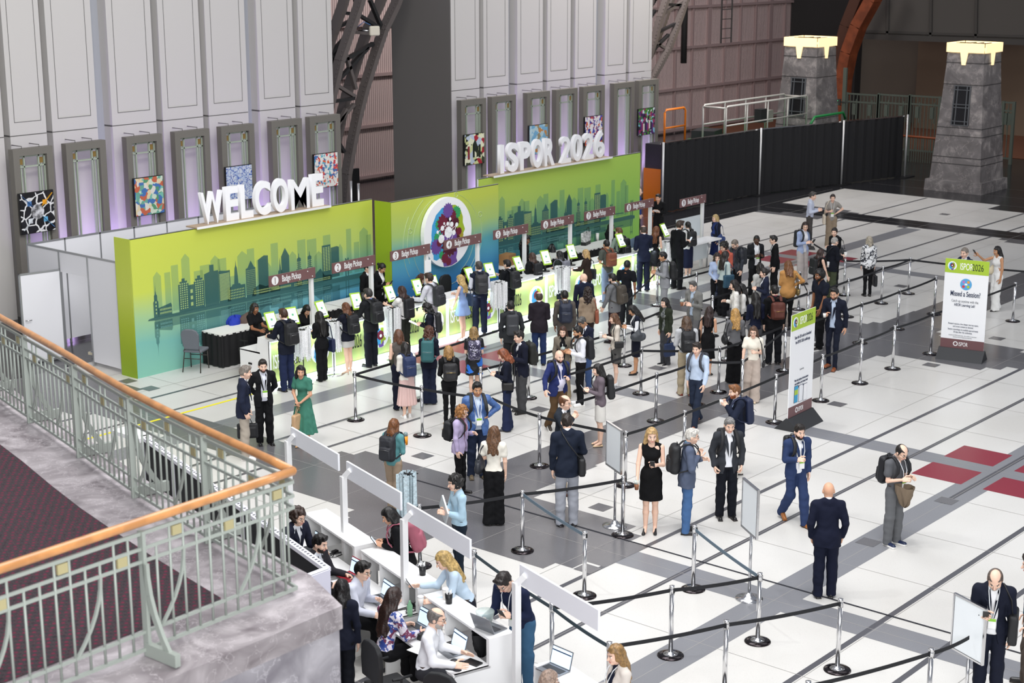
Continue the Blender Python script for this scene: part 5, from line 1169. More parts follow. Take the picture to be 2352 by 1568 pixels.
# handrail and balusters
m_wood = mat('handrail_wood', 'd2935a', .35, noise=.25, nscale=6); m_wood.node_tree.nodes['Principled BSDF'].inputs['Coat Weight'].default_value = .4
m_sage = mat('baluster_sage', 'a3aaa2', .5, .1); m_pc = mat('cream_accent', 'b0a67c', .5)
def railing(path, label, flip=1):
    r = empty('balcony_railing', (0, 0, 0), 0, label, 'railing'); P = [np.array(p) for p in path]
    seg = [np.hypot(*(b-a)) for a, b in zip(P[:-1], P[1:])]; T_ = sum(seg)
    def at(s):
        for a, b, l in zip(P[:-1], P[1:], seg):
            if s <= l+1e-6: return a+(b-a)*(s/l), (b-a)/l
            s -= l
        return P[-1], (P[-1]-P[-2])/seg[-1]
    N_ = max(2, int(T_/.35)); line = [at(T_*i/N_)[0] for i in range(N_+1)]
    MB().tube([(*p, ZB+1.07) for p in line], .037, 14).build('handrail', m_wood, r)
    for z, w_ in ((.98, .028), (.86, .024), (.76, .024), (.2, .024), (.06, .028)):
        mb = MB()
        for a, b in zip(line[:-1], line[1:]): mb.bar((*a, ZB+z), (*b, ZB+z), w_*.7, w_)
        mb.build('horizontal_rail', m_sage, r)
    s = .12; k = 0; nb = 0; bay = 1.52
    while s < T_:
        p, t = at(s); u = (s % bay)/bay
        nx = s % bay
        if nx < .115:
            MB().box((p[0], p[1], ZB+.5), (.03, .06, 1.0), math.atan2(t[1], t[0])).build('post', m_sage, r)
            nrm = np.array([-t[1], t[0]])*flip
            mb = MB(); pts = [(p[0]+nrm[0]*(.03+.30*(1-z/.75)**2.2), p[1]+nrm[1]*(.03+.30*(1-z/.75)**2.2), ZB+z) for z in (.03, .1, .2, .35, .5, .65, .75)]
            for a, b in zip(pts[:-1], pts[1:]): mb.bar(a, b, .03, .05)
            mb.box((p[0]+nrm[0]*.17, p[1]+nrm[1]*.17, ZB+.06), (.05, .36, .1), math.atan2(t[1], t[0])); mb.build('curved_brace', m_sage, r)
        else:
            MB().tube([(p[0], p[1], ZB+.05), (p[0], p[1], ZB+(.98 if k % 4 in (0, 1) else .86))], .0105, 6).build('baluster', m_sage, r)
            if k % 4 == 0:
                q = at(s+.06)[0]; MB().box((q[0], q[1], ZB+(.81 if k % 8 else .92)), (.085, .022, .075), math.atan2(t[1], t[0])).build('accent_block', m_pc, r)
            if k % 6 == 2:
                q, t2 = at(min(s+.22, T_)); mb = MB(); pts = []
                for i in range(7):
                    f_ = i/6; w2 = at(min(s+.24*(1-f_)**2, T_))[0]; pts.append((w2[0], w2[1], ZB+.2+.56*f_))
                for a, b in zip(pts[:-1], pts[1:]): mb.bar(a, b, .022, .022)
                mb.build('curved_bar', m_sage, r)
        s += .128; k += 1
    return r
railing(rail1, 'curved balcony railing with dark wood handrail running up to the left edge', -1)
railing(rail2, 'straight balcony railing with sunlit wood handrail along the bottom left', 1)
# things on the skirted tables
def heap(name, loc, sx, sy, sz, m, label, cat, seed):
    rnd = random.Random(seed); V = []; F = []; n1, n2 = 22, 12
    for j in range(n2+1):
        for i in range(n1):
            a = 2*pi*i/n1; b = pi/2*j/n2; w_ = 1+.18*sin(3*a+seed)+.1*sin(7*a+j)
            V.append((sx*cos(a)*cos(b)*w_, sy*sin(a)*cos(b)*w_, sz*sin(b)*(1+.2*sin(5*a+seed))))
    for j in range(n2):
        for i in range(n1): F.append((j*n1+i, j*n1+(i+1) % n1, (j+1)*n1+(i+1) % n1, (j+1)*n1+i))
    o = link(name, mk(name, V, F, True), m, None, loc); return tag(o, label, cat)
P = gz(530, 738, .77); heap('blue_jacket', (P[0]-.05, P[1]-.2, .765), .24, .17, .17, mat('cobalt_cloth', '1c35a8', .8, bump=.2, bscale=30), 'crumpled cobalt blue jacket on the left skirted table', 'jacket', 2)
P = gz(556, 736, .77); heap('brown_jacket', (P[0]+.08, P[1]-.19, .765), .28, .17, .2, mat('brown_cloth', '5b4a42', .8, bump=.2, bscale=30), 'brown jacket heaped next to the blue one on the skirted table', 'jacket', 5)
P = gz(1268, 578, .77); heap('black_cap', (P[0], P[1], .765), .13, .12, .2, m_blk, 'black cap lying on the skirted table behind the sixth sign', 'cap', 1)
P = gz(1338, 560, .77); r = empty('tote_bag', (P[0], P[1]-.12, .765), .3, 'white and black patterned tote bag on the skirted table', 'bag')
MB().prism([(-.2, .1), (.2, .1), (.23, .36), (-.23, .36)], -.07, .07, 'y').build('bag_body', mat('bag_print', 'e6e6e6', .7, noise=.6, nscale=14), r); MB().box((0, 0, .05), (.4, .15, .1)).build('bag_bottom', m_blk, r)
MB().tube([(-.1, -.06, .36), (-.07, -.06, .5), (.07, -.06, .5), (.1, -.06, .36)], .012, 6).build('handle', m_blk, r)
P = gz(1372, 552, .77); cup((P[0], P[1], .765), 'tall white paper cup on the skirted table behind sign seven', m_pap, m_wht2, .2, .05)
P = gz(1180, 610, .77); tag(MB().box((0, 0, .15), (.4, .3, .3)).build('cardboard_box', mat('cardboard', '9a7248', .8), None, (P[0], 27.9, .765), (0, 0, .2)), 'open brown cardboard box behind the fifth sign post', 'box')
P = gz(1244, 605, 1.1); cup((P[0], 25.72, 1.06), 'dark iced coffee cup with straw on the counter', mat('dark_cup', '1d1a1a', .4), m_blk, .16, .045, straw=True)
# ================================================================== SMOOTH SOLIDS FROM DISTANCE FIELDS
class Fld:
    def __init__(s, lo, hi, h):
        s.h = h; s.lo = np.array(lo, float); n = np.maximum(np.ceil((np.array(hi)-s.lo)/h).astype(int)+1, 3); s.n = n
        s.D = np.full(n, 1.0, np.float32); s.ax = [(s.lo[i]+h*np.arange(n[i])).astype(np.float32) for i in range(3)]
    def win(s, lo, hi, m):
        sl = []
        for i in range(3):
            a = int(max(0, math.floor((lo[i]-m-s.lo[i])/s.h))); b = int(min(s.n[i], math.ceil((hi[i]+m-s.lo[i])/s.h)+1)); sl.append(slice(a, max(b, a+1)))
        X_ = s.ax[0][sl[0]][:, None, None]; Y_ = s.ax[1][sl[1]][None, :, None]; Z_ = s.ax[2][sl[2]][None, None, :]
        return tuple(sl), X_, Y_, Z_
    def put(s, sl, d, k):
        e = s.D[sl]
        if k > 0:
            h_ = np.clip(.5+.5*(e-d)/k, 0, 1); s.D[sl] = e*(1-h_)+d*h_-k*h_*(1-h_)
        else: s.D[sl] = np.minimum(e, d)
    def cone(s, a, b, ra, rb, k=.02, sy=1.0):
        """tapered capsule, sy<1 flattens it front to back"""
        a = np.array(a, float); b = np.array(b, float); r = max(ra, rb)+k
        sl, X_, Y_, Z_ = s.win(np.minimum(a, b), np.maximum(a, b), r+s.h*2)
        d = b-a; dy = d[1]/sy; L2 = d[0]**2+dy**2+d[2]**2+1e-9
        px, py, pz = X_-a[0], (Y_-a[1])/sy, Z_-a[2]
        t = np.clip((px*d[0]+py*dy+pz*d[2])/L2, 0, 1)
        q = np.sqrt((px-t*d[0])**2+(py-t*dy)**2+(pz-t*d[2])**2)-(ra+t*(rb-ra))
        s.put(sl, (q*(sy if sy < 1 else 1)).astype(np.float32), k); return s
    def ell(s, c, r, k=.02, neg=False, R3=None):
        c = np.array(c, float); r = np.array(r, float); m = max(r)+k+2*s.h
        sl, X_, Y_, Z_ = s.win(c, c, m)
        x, y, z = X_-c[0], Y_-c[1], Z_-c[2]
        if R3 is not None: M = np.array(R3); x, y, z = M[0, 0]*x+M[1, 0]*y+M[2, 0]*z, M[0, 1]*x+M[1, 1]*y+M[2, 1]*z, M[0, 2]*x+M[1, 2]*y+M[2, 2]*z
        k0 = np.sqrt((x/r[0])**2+(y/r[1])**2+(z/r[2])**2); k1 = np.sqrt((x/r[0]**2)**2+(y/r[1]**2)**2+(z/r[2]**2)**2)+1e-9
        d = (k0*(k0-1)/k1).astype(np.float32)
        if neg: s.cutd(sl, d, k)
        else: s.put(sl, d, k)
        return s
    def cutd(s, sl, d, k=0):
        e = s.D[sl]; d = -d
        if k > 0: h_ = np.clip(.5-.5*(e-d)/k, 0, 1); s.D[sl] = e*(1-h_)+d*h_+k*h_*(1-h_)
        else: s.D[sl] = np.maximum(e, d)
    def box(s, c, b, r=.02, k=.01, Rz=0, rx=0):
        c = np.array(c, float); m = max(b)*1.6+k+2*s.h
        sl, X_, Y_, Z_ = s.win(c, c, m); x, y, z = X_-c[0], Y_-c[1], Z_-c[2]
        if Rz: x, y = x*cos(Rz)+y*sin(Rz), -x*sin(Rz)+y*cos(Rz)
        if rx: y, z = y*cos(rx)+z*sin(rx), -y*sin(rx)+z*cos(rx)
        qx, qy, qz = abs(x)-b[0]+r, abs(y)-b[1]+r, abs(z)-b[2]+r
        d = np.sqrt(np.maximum(qx, 0)**2+np.maximum(qy, 0)**2+np.maximum(qz, 0)**2)+np.minimum(np.maximum(qx, np.maximum(qy, qz)), 0)-r
        s.put(sl, d.astype(np.float32), k); return s
    def grid(s): return s.ax[0][:, None, None], s.ax[1][None, :, None], s.ax[2][None, None, :]
    def keep(s, d): s.D = np.maximum(s.D, d.astype(np.float32)); return s     # intersect with d<0
    def bumps(s, amp, f, ph=0, fz=None):
        X_, Y_, Z_ = s.grid(); fz = fz or f
        n = np.sin(X_*f+ph+2*np.sin(Z_*fz*.5))*np.sin(Y_*f*1.1+ph*2)+np.sin(Z_*fz+3*np.sin((X_+Y_)*f*.6+ph))*.8
        s.D = s.D+(amp*.6*n).astype(np.float32); return s
    def mesh(s):
        """surface nets; returns vertices and quads"""
        D = s.D; ins = D < 0; n = D.shape
        if not ins.any(): return np.zeros((0, 3)), np.zeros((0, 4), int)
        c = np.zeros((n[0]-1, n[1]-1, n[2]-1), np.int8)
        for i in (0, 1):
            for j_ in (0, 1):
                for k in (0, 1): c += ins[i:n[0]-1+i, j_:n[1]-1+j_, k:n[2]-1+k]
        act = (c > 0) & (c < 8); I = np.argwhere(act); idx = np.full(c.shape, -1, np.int32); idx[act] = np.arange(len(I))
        P = np.zeros((len(I), 3)); W = np.zeros(len(I))
        cr = [(0, 0, 0), (1, 0, 0), (0, 1, 0), (1, 1, 0), (0, 0, 1), (1, 0, 1), (0, 1, 1), (1, 1, 1)]
        V = [D[I[:, 0]+a, I[:, 1]+b, I[:, 2]+c_] for a, b, c_ in cr]
        for u, v in ((0, 1), (2, 3), (4, 5), (6, 7), (0, 2), (1, 3), (4, 6), (5, 7), (0, 4), (1, 5), (2, 6), (3, 7)):
            a, b = V[u], V[v]; m = (a < 0) != (b < 0); t = np.where(m, a/np.where(m, a-b, 1), 0)
            cu = np.array(cr[u]); cv = np.array(cr[v]); P += (cu+(cv-cu)*t[:, None])*m[:, None]; W += m
        P = (P/W[:, None]+I)*s.h+s.lo
        F = []
        for ax in range(3):
            o = [slice(None)]*3; sl0 = list(o); sl1 = list(o); sl0[ax] = slice(0, n[ax]-1); sl1[ax] = slice(1, n[ax])
            a = ins[tuple(sl0)]; b = ins[tuple(sl1)]; E_ = np.argwhere(a != b)
            u, v = (ax+1) % 3, (ax+2) % 3
            E_ = E_[(E_[:, u] > 0) & (E_[:, v] > 0) & (E_[:, u] < n[u]-1) & (E_[:, v] < n[v]-1)]
            if not len(E_): continue
            du = np.zeros(3, int); du[u] = 1; dv = np.zeros(3, int); dv[v] = 1
            q = [E_-du-dv, E_-dv, E_, E_-du]; ids = np.stack([idx[p[:, 0], p[:, 1], p[:, 2]] for p in q], 1)
            fl = a[E_[:, 0], E_[:, 1], E_[:, 2]]; ids[~fl] = ids[~fl][:, ::-1]; F.append(ids)
        return P, np.concatenate(F)
def smooth_v(V, F, n=1, f=.5):
    for _ in range(n):
        A = np.zeros_like(V); C_ = np.zeros(len(V))
        for i in range(4):
            np.add.at(A, F[:, i], V[F[:, (i+1) % 4]]+V[F[:, i-1]]); np.add.at(C_, F[:, i], 2)
        V = V*(1-f)+A/np.maximum(C_, 1)[:, None]*f
    return V

# ------------------------------------------------------------------ shared templates
TPL = {}
def head_tpl(sex):
    k = 'head'+sex
    if k in TPL: return TPL[k]
    f = Fld((-.11, -.13, -.2), (.11, .14, .13), .006); m = sex == 'm'
    f.ell((0, -.012, .02), (.076, .096, .098), .01).ell((0, .02, -.035), (.062 if m else .057, .066, .075), .03)
    f.ell((0, .058, -.088), (.03 if m else .024, .025, .02), .025)                        # chin
    f.cone((0, .088, .004), (0, .106, -.03), .008, .013, .012)                            # nose
    f.ell((0, .082, -.062), (.024, .014, .008), .008)                                     # lips
    for sx in (-1, 1):
        f.ell((sx*.03, .1, .006), (.017, .0145, .010), .012, True)                       # eye socket
        f.cone((sx*.014, .088, .027), (sx*.045, .078, .027), .0065, .0055, .012)             # brow
        f.ell((sx*.029, .079, .006), (.013, .011, .009), .002)                            # eyeball
        f.ell((sx*.079, -.01, -.008), (.01, .02, .031), .008); f.ell((sx*.04, .06, -.028), (.024, .022, .02), .02)
    f.cone((0, -.02, -.07), (0, -.035, -.2), .056 if m else .047, .06 if m else .05, .02)  # neck
    V, F = f.mesh(); V = smooth_v(V, F, 1, .35)
    c = V[F].mean(1); mi = np.zeros(len(F), int)
    ey = (abs(abs(c[:, 0])-.03) < .0135) & (abs(c[:, 2]-.006) < .0075) & (c[:, 1] > .07); mi[ey] = 1
    ir = (abs(abs(c[:, 0])-.03) < .006) & (abs(c[:, 2]-.006) < .008) & (c[:, 1] > .07); mi[ir] = 2
    lp = (abs(c[:, 0]) < .024) & (abs(c[:, 2]+.062) < .009) & (c[:, 1] > .078); mi[lp] = 3
    br = (abs(abs(c[:, 0])-.032) < .016) & (abs(c[:, 2]-.030+.12*abs(abs(c[:, 0])-.03)) < .0034) & (c[:, 1] > .066); mi[br] = 2
    TPL[k] = (V, F, mi); return TPL[k]
def hand_tpl(pose):
    """right hand: wrist at origin, fingers along -z, palm facing -x (towards the body), thumb forward (+y)"""
    k = 'hand'+pose
    if k in TPL: return TPL[k]
    f = Fld((-.075, -.06, -.215), (.05, .09, .04), .0055)
    f.cone((0, 0, .03), (0, 0, -.01), .027, .026, .01, .8); f.box((0, 0, -.05), (.016, .042, .048), .014, .015)
    curl = {'relax': .45, 'grip': 1.25, 'flat': .12, 'point': 1.3}[pose]
    for i, (y, L_) in enumerate(((.031, .075), (.011, .084), (-.010, .078), (-.030, .062))):
        cu = .08 if (pose == 'point' and i == 0) else curl; p = np.array((0, y, -.092)); a = cu*.35
        for j_, s_ in enumerate((.45, .32, .25)):
            q = p+np.array((-sin(a), (y*.15 if j_ == 0 else 0), -cos(a)))*L_*s_; f.cone(p, q, .0095-.001*j_, .0088-.001*j_, .004); p = q; a += cu*.75
    t0 = np.array((-.008, .036, -.025))
    for d, L_ in (((-.25, .75, -.6), .042), ((-.35-.3*(curl > 1), .35, -.85), .034), ((-.4-.4*(curl > 1), .1, -.9), .026)):
        d = np.array(d)/np.linalg.norm(d); q = t0+d*L_; f.cone(t0, q, .0125, .0105, .008); t0 = q
    V, F = f.mesh(); TPL[k] = (smooth_v(V, F, 1, .3), F); return TPL[k]
def hair_tpl(style):
    """centre of the head at the origin, face towards +y"""
    k = 'hair_'+style
    if k in TPL: return TPL[k]
    h = .0085
    def skull(o=.012, hi=.13, lo=-.2, r=.15, back=-.2): 
        f = Fld((-r, back, lo), (r, .13, hi+.03), h); f.ell((0, -.014, .024), (.078+o, .097+o, .099+o), 0); return f
    def face(f, z0=.055, y0=.045, low=-.07, side=.02):
        X_, Y_, Z_ = f.grid()
        # cut the face opening and everything under the nape line
        fr = np.minimum(np.minimum(Y_-(y0-.0)-.0*X_, z0-Z_+.25*(Y_-.07)), 10)   # positive inside the face
        sd = np.minimum(Y_-side+.35*(Z_), .012-Z_)
        f.keep(fr).keep(sd); nz = low-Z_; f.keep(nz+0*X_+0*Y_)
    if style == 'short':
        f = Fld((-.12, -.15, -.12), (.12, .13, .16), h); f.ell((0, -.014, .02), (.083, .102, .1), 0).ell((0, .0, .07), (.07, .088, .064), .025).cone((-.045, .058, .1), (.04, .064, .106), .022, .026, .02)
        face(f, .064, .052, -.06, .012); f.bumps(.0055, 85, 1, 55)
    elif style == 'crop':
        f = skull(.006); face(f, .062, .05, -.055)
    elif style == 'balding':
        f = skull(.009); face(f, .062, .03, -.065); f.ell((0, .02, .125), (.072, .12, .062), .02, True)
    elif style == 'messy':
        f = skull(.022); face(f, .06, .055, -.075); f.bumps(.016, 75, 2)
    elif style == 'afro':
        f = skull(.026); face(f, .062, .055, -.06); f.bumps(.003, 120, 2)
    elif style == 'bun':
        f = skull(.01); f.ell((0, -.13, .03), (.038, .038, .038), .015); face(f, .062, .05, -.07)
    elif style == 'pony':
        f = skull(.01, lo=-.36); f.cone((0, -.12, .03), (0, -.15, -.12), .03, .034, .02).cone((0, -.15, -.12), (0, -.14, -.27), .034, .014, .02)
        X_, Y_, Z_ = f.grid(); fr = np.minimum(Y_-.05, .062-Z_+.25*(Y_-.07)); f.keep(fr).keep(np.minimum(-.07-Z_+0*Y_, Y_+.075)+0*X_); f.bumps(.004, 60, 1)
    else:
        ln = {'bob': .14, 'curlbob': .15, 'long': .36, 'wavy': .34, 'curly': .27, 'braids': .22, 'mid': .22, 'xlong': .46}[style]
        f = Fld((-.17, -.22, -ln-.08), (.17, .13, .16), h); o = .014 if style not in ('curly', 'curlbob') else .024
        f.ell((0, -.014, .024), (.078+o, .097+o, .099+o), 0)
        w_ = .06 if style != 'curly' else .085
        for sx in (-1, 1):
            f.cone((sx*.068, -.02, .0), (sx*.085, -.03, -.12), .036, .034, .03)
            if ln > .2: f.cone((sx*.08, -.04, -.12), (sx*.075, -.085, -ln), .036, .018, .03)
        f.cone((0, -.075, -.02), (0, -.085, -.13), .07, w_, .03, .8)
        if ln > .2: f.cone((0, -.09, -.13), (0, -.125, -ln), w_+.01, .03, .04, .7); f.cone((-.05, -.1, -.15), (-.045, -.125, -ln*.9), .04, .02, .03); f.cone((.05, -.1, -.15), (.045, -.125, -ln*.93), .04, .02, .03)
        X_, Y_, Z_ = f.grid()
        fr = np.minimum(np.minimum(Y_-.045, .062-Z_+.2*(Y_-.07)), .062+.02*0-abs(X_)*.9+.0)
        f.keep(fr); f.keep(np.minimum(.052-abs(X_)+0*Y_, np.minimum(Y_+.035, -.02-Z_)))      # neck and jaw stay free
        a, q = {'wavy': (.010, 45), 'curly': (.02, 70), 'curlbob': (.018, 60), 'braids': (.010, 90), 'long': (.005, 50), 'xlong': (.006, 45), 'bob': (.004, 50), 'mid': (.006, 50)}[style]
        f.bumps(a, q, 1, 30 if style in ('long', 'xlong', 'wavy') else None)
    V, F = f.mesh(); V = smooth_v(V, F, 1, .4)
    TPL[k] = mk('hair_'+style, V, F, True); return TPL[k]
def beard_tpl():
    if 'beard' in TPL: return TPL['beard']
    f = Fld((-.1, -.03, -.15), (.1, .13, .02), .007)
    f.ell((0, .02, -.037), (.068, .073, .081), 0).ell((0, .06, -.092), (.034, .03, .024), .02)
    X_, Y_, Z_ = f.grid(); f.keep(Z_+.03-.35*(.06-Y_)+0*X_).keep(.0-Y_+.01+0*X_); f.keep(-(np.sqrt((X_/.03)**2+((Z_+.055)/.018)**2)-1)*.02+0*Y_)
    V, F = f.mesh(); TPL['beard'] = mk('beard', V, F, True); return TPL['beard']
def shoe_tpl(kind):
    k = 'shoe'+kind
    if k in TPL: return TPL[k]
    f = Fld((-.06, -.12, -.005), (.06, .2, .16), .0085)
    if kind == 'heel':
        f.cone((0, .0, .085), (0, .12, .025), .03, .03, .02, 1).ell((0, .14, .02), (.032, .045, .018), .015).cone((0, -.055, .08), (0, -.06, .0), .018, .007, .01); f.ell((0, -.02, .12), (.035, .05, .045), .01, True)
    elif kind == 'flat':
        f.cone((0, -.05, .03), (0, .13, .022), .033, .032, .01).ell((0, .02, .06), (.03, .06, .03), .01, True)
    else:
        f.cone((0, -.055, .04), (0, .14, .03), .04, .034 if kind == 'dress' else .038, .01).cone((0, -.035, .05), (0, -.035, .1), .038, .036, .02)
        f.box((0, .04, .008), (.045 if kind == 'sneaker' else .041, .135, .014), .012, .004)
    X_, Y_, Z_ = f.grid(); f.keep(-Z_+0*X_+0*Y_)
    V, F = f.mesh(); c = V[F].mean(1); mi = ((c[:, 2] < (.03 if kind == 'sneaker' else .014))).astype(int)
    TPL[k] = (V, F, mi); return TPL[k]
def bag_tpl(kind):
    k = 'bag'+kind
    if k in TPL: return TPL[k]
    f = Fld((-.25, -.2, -.34), (.25, .2, .34), .012)
    if kind == 'pack':
        f.box((0, 0, 0), (.155, .085, .235), .07, .01).box((0, -.09, -.08), (.12, .04, .12), .035, .02).box((0, -.07, .11), (.11, .03, .06), .025, .02); f.bumps(.004, 30, 1)
    elif kind == 'slim':
        f.box((0, 0, 0), (.14, .07, .24), .05, .01).box((0, -.06, -.1), (.11, .025, .1), .02, .015)
    elif kind == 'leather':
        f.box((0, 0, -.01), (.15, .085, .19), .055, .01).box((0, -.08, -.07), (.12, .035, .09), .03, .015); f.bumps(.006, 26, 3)
    elif kind == 'hobo':
        f.cone((-.1, 0, -.05), (.1, 0, -.05), .09, .1, .03, .6).cone((0, 0, .02), (0, 0, .1), .09, .05, .05, .6); f.bumps(.008, 24, 1)
    elif kind == 'tote':
        f.box((0, 0, 0), (.17, .05, .17), .03, .01); f.bumps(.005, 20, 2)
    elif kind == 'case':
        f.box((0, 0, 0), (.19, .05, .14), .03, .01).box((0, -.05, -.02), (.15, .015, .09), .012, .01)
    elif kind == 'small':
        f.box((0, 0, 0), (.11, .04, .08), .03, .01)
    V, F = f.mesh(); TPL[k] = mk('bag_'+kind, V, F, True); return TPL[k]

# ------------------------------------------------------------------ people
ARM = dict(D=((.13, .02, -1), (.0, .14, -1), 'relax'), F=((.1, .08, -1), (-.38, .85, .22), 'grip'), G=((.1, .4, -.85), (-.1, 1, -.1), 'grip'), R=((.05, .7, -.62), (-.12, 1, .12), 'flat'), H=((.75, -.3, -.75), (-.8, .35, -.5), 'relax'),
           P=((.24, -.14, -1), (-.13, .34, -1), 'grip'), C=((.14, .12, -1), (-.62, .5, -.62), 'relax'), B=((.24, -.26, -1), (-.6, -.3, -.7), 'relax'), M=((.35, .55, -.6), (-.62, .35, .75), 'grip'), U=((.25, .75, -.25), (.05, .75, .6), 'grip'),
           K=((.28, .12, -1), (-.5, .45, .72), 'grip'), S=((.16, .35, -.9), (-.2, 1, -.12), 'flat'), X=((.28, .14, -1), (-.85, .5, .12), 'grip'), W=((.14, .28, -1), (.0, .42, -.9), 'relax'), V=((.14, -.26, -1), (.0, .0, -1), 'relax'), O=((.5, .25, -.8), (.25, .6, -.75), 'point'))
SKIN = dict(l='ebc3ac', m='d6a486', t='c2906c', b='8f6044', d='543626')
def nrm(v): v = np.array(v, float); return v/np.linalg.norm(v)
def tone(c, k=.72, d=.26):
    r = lin(c)[:3]; g = .3*r[0]+.55*r[1]+.15*r[2]; k = k+.26*min(1, g*1.4)
    return tuple((v*(1-d)+g*d)*k for v in r)
def fabric(c, kind='fab'):
    if kind == 'floral': return _floral(c)
    return mat('cloth_'+c+kind, tone(c), .85, bump=.08, bscale=90, spec=.2)
def _floral(c):
    d = {'blue': (['0b0c14', '2a78e0', '0b0c14', '0c0e16', '2a78e0', '0b0c14'], 8), 'bw': (['e8e8e8', '1c1e26', 'dfe0e2', '3a3e48', 'e8e8e8'], 26), 'mix': (['38509c', 'e2dbe6', '7a3a58', 'd8d2de', '44589a', 'ece6ee'], 20), 'galaxy': (['1e1a34', '2c2648', '1a1830', '4a4464', 'b8b4c8'], 34), 'dots': (['f2f0ea', 'd9d4ca', 'f2f0ea'], 60), 'plaid': (['20242c', '2a303c', '1a1d24'], 30), 'stud': (['241e16', 'c8a860', '241e16', '1c1812'], 40), 'check': (['4668a0', '3f5f98', '4c70aa'], 24), 'block': (['9c9a94', '4c4a48', '1c1c1e', 'd4cabd'], 3.2), 'shirt': (['5a5e60', '9ca09c', '3c4044'], 45)}[c]
    return art_mat('cloth_'+c if False else hash(c) % 9973+100, d[0], d[1])
PEOPLE = {}
def person(key, hx, hy, fy=None, face=0, sex='m', arms='DD', legs='S', top='blazer:20263a', bot='trousers:22242c', hair='short:2a1e18', skin='l', shirt='e8ecf4', shoe='dress:1c1a1a', H=None, lean=3, hd=8, ht=0, glasses=False, beard=None, label='', z0=0, fat=1.0, tgt=None, G=None, nosh=False, Y=None):
    """hx,hy: where the top of the head shows; fy: row of the feet; face: 0 = towards the camera, 90 = picture right, 180 = away, 270 = picture left"""
    rnd = random.Random(sum(ord(c) for c in key)*7+int(hx))
    if H is None: H = 1.79 if sex == 'm' else 1.67
    if Y is not None:
        q = gy(hx, hy, Y); G = (q[0], Y)
        if legs == 'T': z0 = q[2]-(1.31 if sex == 'm' else 1.25)*H/1.75
        else: H = q[2]
    zH = (1.31 if sex == 'm' else 1.25)*H/1.75 if legs == 'T' else H
    if G is None:
        if fy is not None and legs != 'T':
            P = gz(hx, fy-8)
            P = np.array([P[0], P[1]]); Hm = zat((P[0], P[1]), hy); H = min(max(Hm, H-.13), H+.12); zH = H
            if abs(Hm-H) > .01: P = gz(hx, hy, H+z0)[:2]
        else: P = gz(hx, hy, zH+z0)[:2]
    else: P = np.array(G)
    dist = np.hypot(P[0], P[1]); px = FPX/math.hypot(dist, CAMH); h = .0088 if px > 125 else (.0105 if px > 95 else .0125)
    s = H/1.75; wf = 225+face
    m_ = sex == 'm'; sh = (.186 if m_ else .160)*s; hw = .085*s; fat_ = fat*(1.05 if m_ else .97)
    # joints
    sit = legs == 'T'; pz = .97*s if not sit else .52; le = R(lean)
    pel = np.array((0, 0, pz)); sp = np.array((0, sin(le), cos(le))); Lf = np.array((0, cos(le), -sin(le)))
    at = lambda x, y, z: pel+np.array((x, 0, 0))+Lf*y+sp*z
    wa = at(0, 0, .13*s); chs = at(0, .0, .33*s); nb = at(0, -.015*s, .53*s)
    hd_ = R(hd)+le*.45; yaw_h = R(-ht)
    hc = nb+np.array((0, sin(hd_)*.1+.035, cos(hd_)*.1+.002))*s*1.0+np.array((0, 0, .018*s))
    RH = np.array(Matrix.Rotation(yaw_h, 3, 'Z') @ Matrix.Rotation(-hd_, 3, 'X'))
    if legs == 'W': ank = [np.array((-.07*s, .24*s, .085*s)), np.array((.07*s, -.30*s, .12*s))]; kn = [np.array((-.08*s, .17*s, .5*s)), np.array((.08*s, .0*s, .5*s))]
    elif sit: kn = [np.array((sx*.1*s, .42*s, .5)) for sx in (-1, 1)]; ank = [np.array((sx*.1*s, .38*s, .08)) for sx in (-1, 1)]
    elif legs == 'L': ank = [np.array((-.08*s, .06*s, .085*s)), np.array((.12*s, -.12*s, .1*s))]; kn = [np.array((-.085*s, .06*s, .5*s)), np.array((.1*s, .0*s, .5*s))]
    else:
        j_ = rnd.uniform(-.03, .03); gap = (.1 if m_ else .075)*s; ank = [np.array((-gap, j_, .085*s)), np.array((gap, -j_, .085*s))]; kn = [np.array((-gap*.95, .02+j_*.5, .5*s)), np.array((gap*.95, .02-j_*.5, .5*s))]
    hip = [pel+np.array((sx*hw, 0, -.04*s)) for sx in (-1, 1)]
    ztop = hc[2]+(.118*cos(hd_))*s*1.06
    if G is None or Y is not None or legs == 'T':
        for _t in range(30):
            Pn = gz(hx, hy, ztop+z0)[:2]; a_ = R(wf-90); oy = hc[1]; P = np.array((Pn[0]+sin(a_)*oy, Pn[1]-cos(a_)*oy))
            if key[0] == 'C' and P[0] < 37 and P[1] > 25.1 and key != 'C20' and key != 'C21' and z0 < .1: z0 += .012; continue
            break
        if key[0] == 'C': z0 = 0
    root = empty('person', (P[0], P[1], z0), R(wf-90), label, 'person')
    A = []
    for i, sx in enumerate((-1, 1)):
        u, f_, hp = ARM[arms[i]]; S0 = at(sx*sh, -.01*s, .458*s); M3 = np.array([[1, 0, 0], [0, cos(le*.5), sin(le*.5)], [0, -sin(le*.5), cos(le*.5)]])
        u = nrm(np.array((u[0]*sx+rnd.uniform(-.03, .03), u[1], u[2]))); f_ = nrm(np.array((f_[0]*sx, f_[1], f_[2])))
        if tgt is not None and tgt[i]: hp = tgt[i]
        E_ = S0+M3 @ u*.285*s; Wr = E_+f_*.245*s; A.append((S0, E_, Wr, hp, f_))
    tk, tc = (top.split(':')+['', ''])[:2]; bk, bc = (bot.split(':')+['', ''])[:2]
    ms = mat('skin_'+skin, SKIN[skin], .5, spec=.35); mhair = mat('hair_'+hair.split(':')[1], hair.split(':')[1], .45, noise=.5, nscale=34, bump=.5, bscale=55) if ':' in hair else mat('hair_none', '2a1e18')
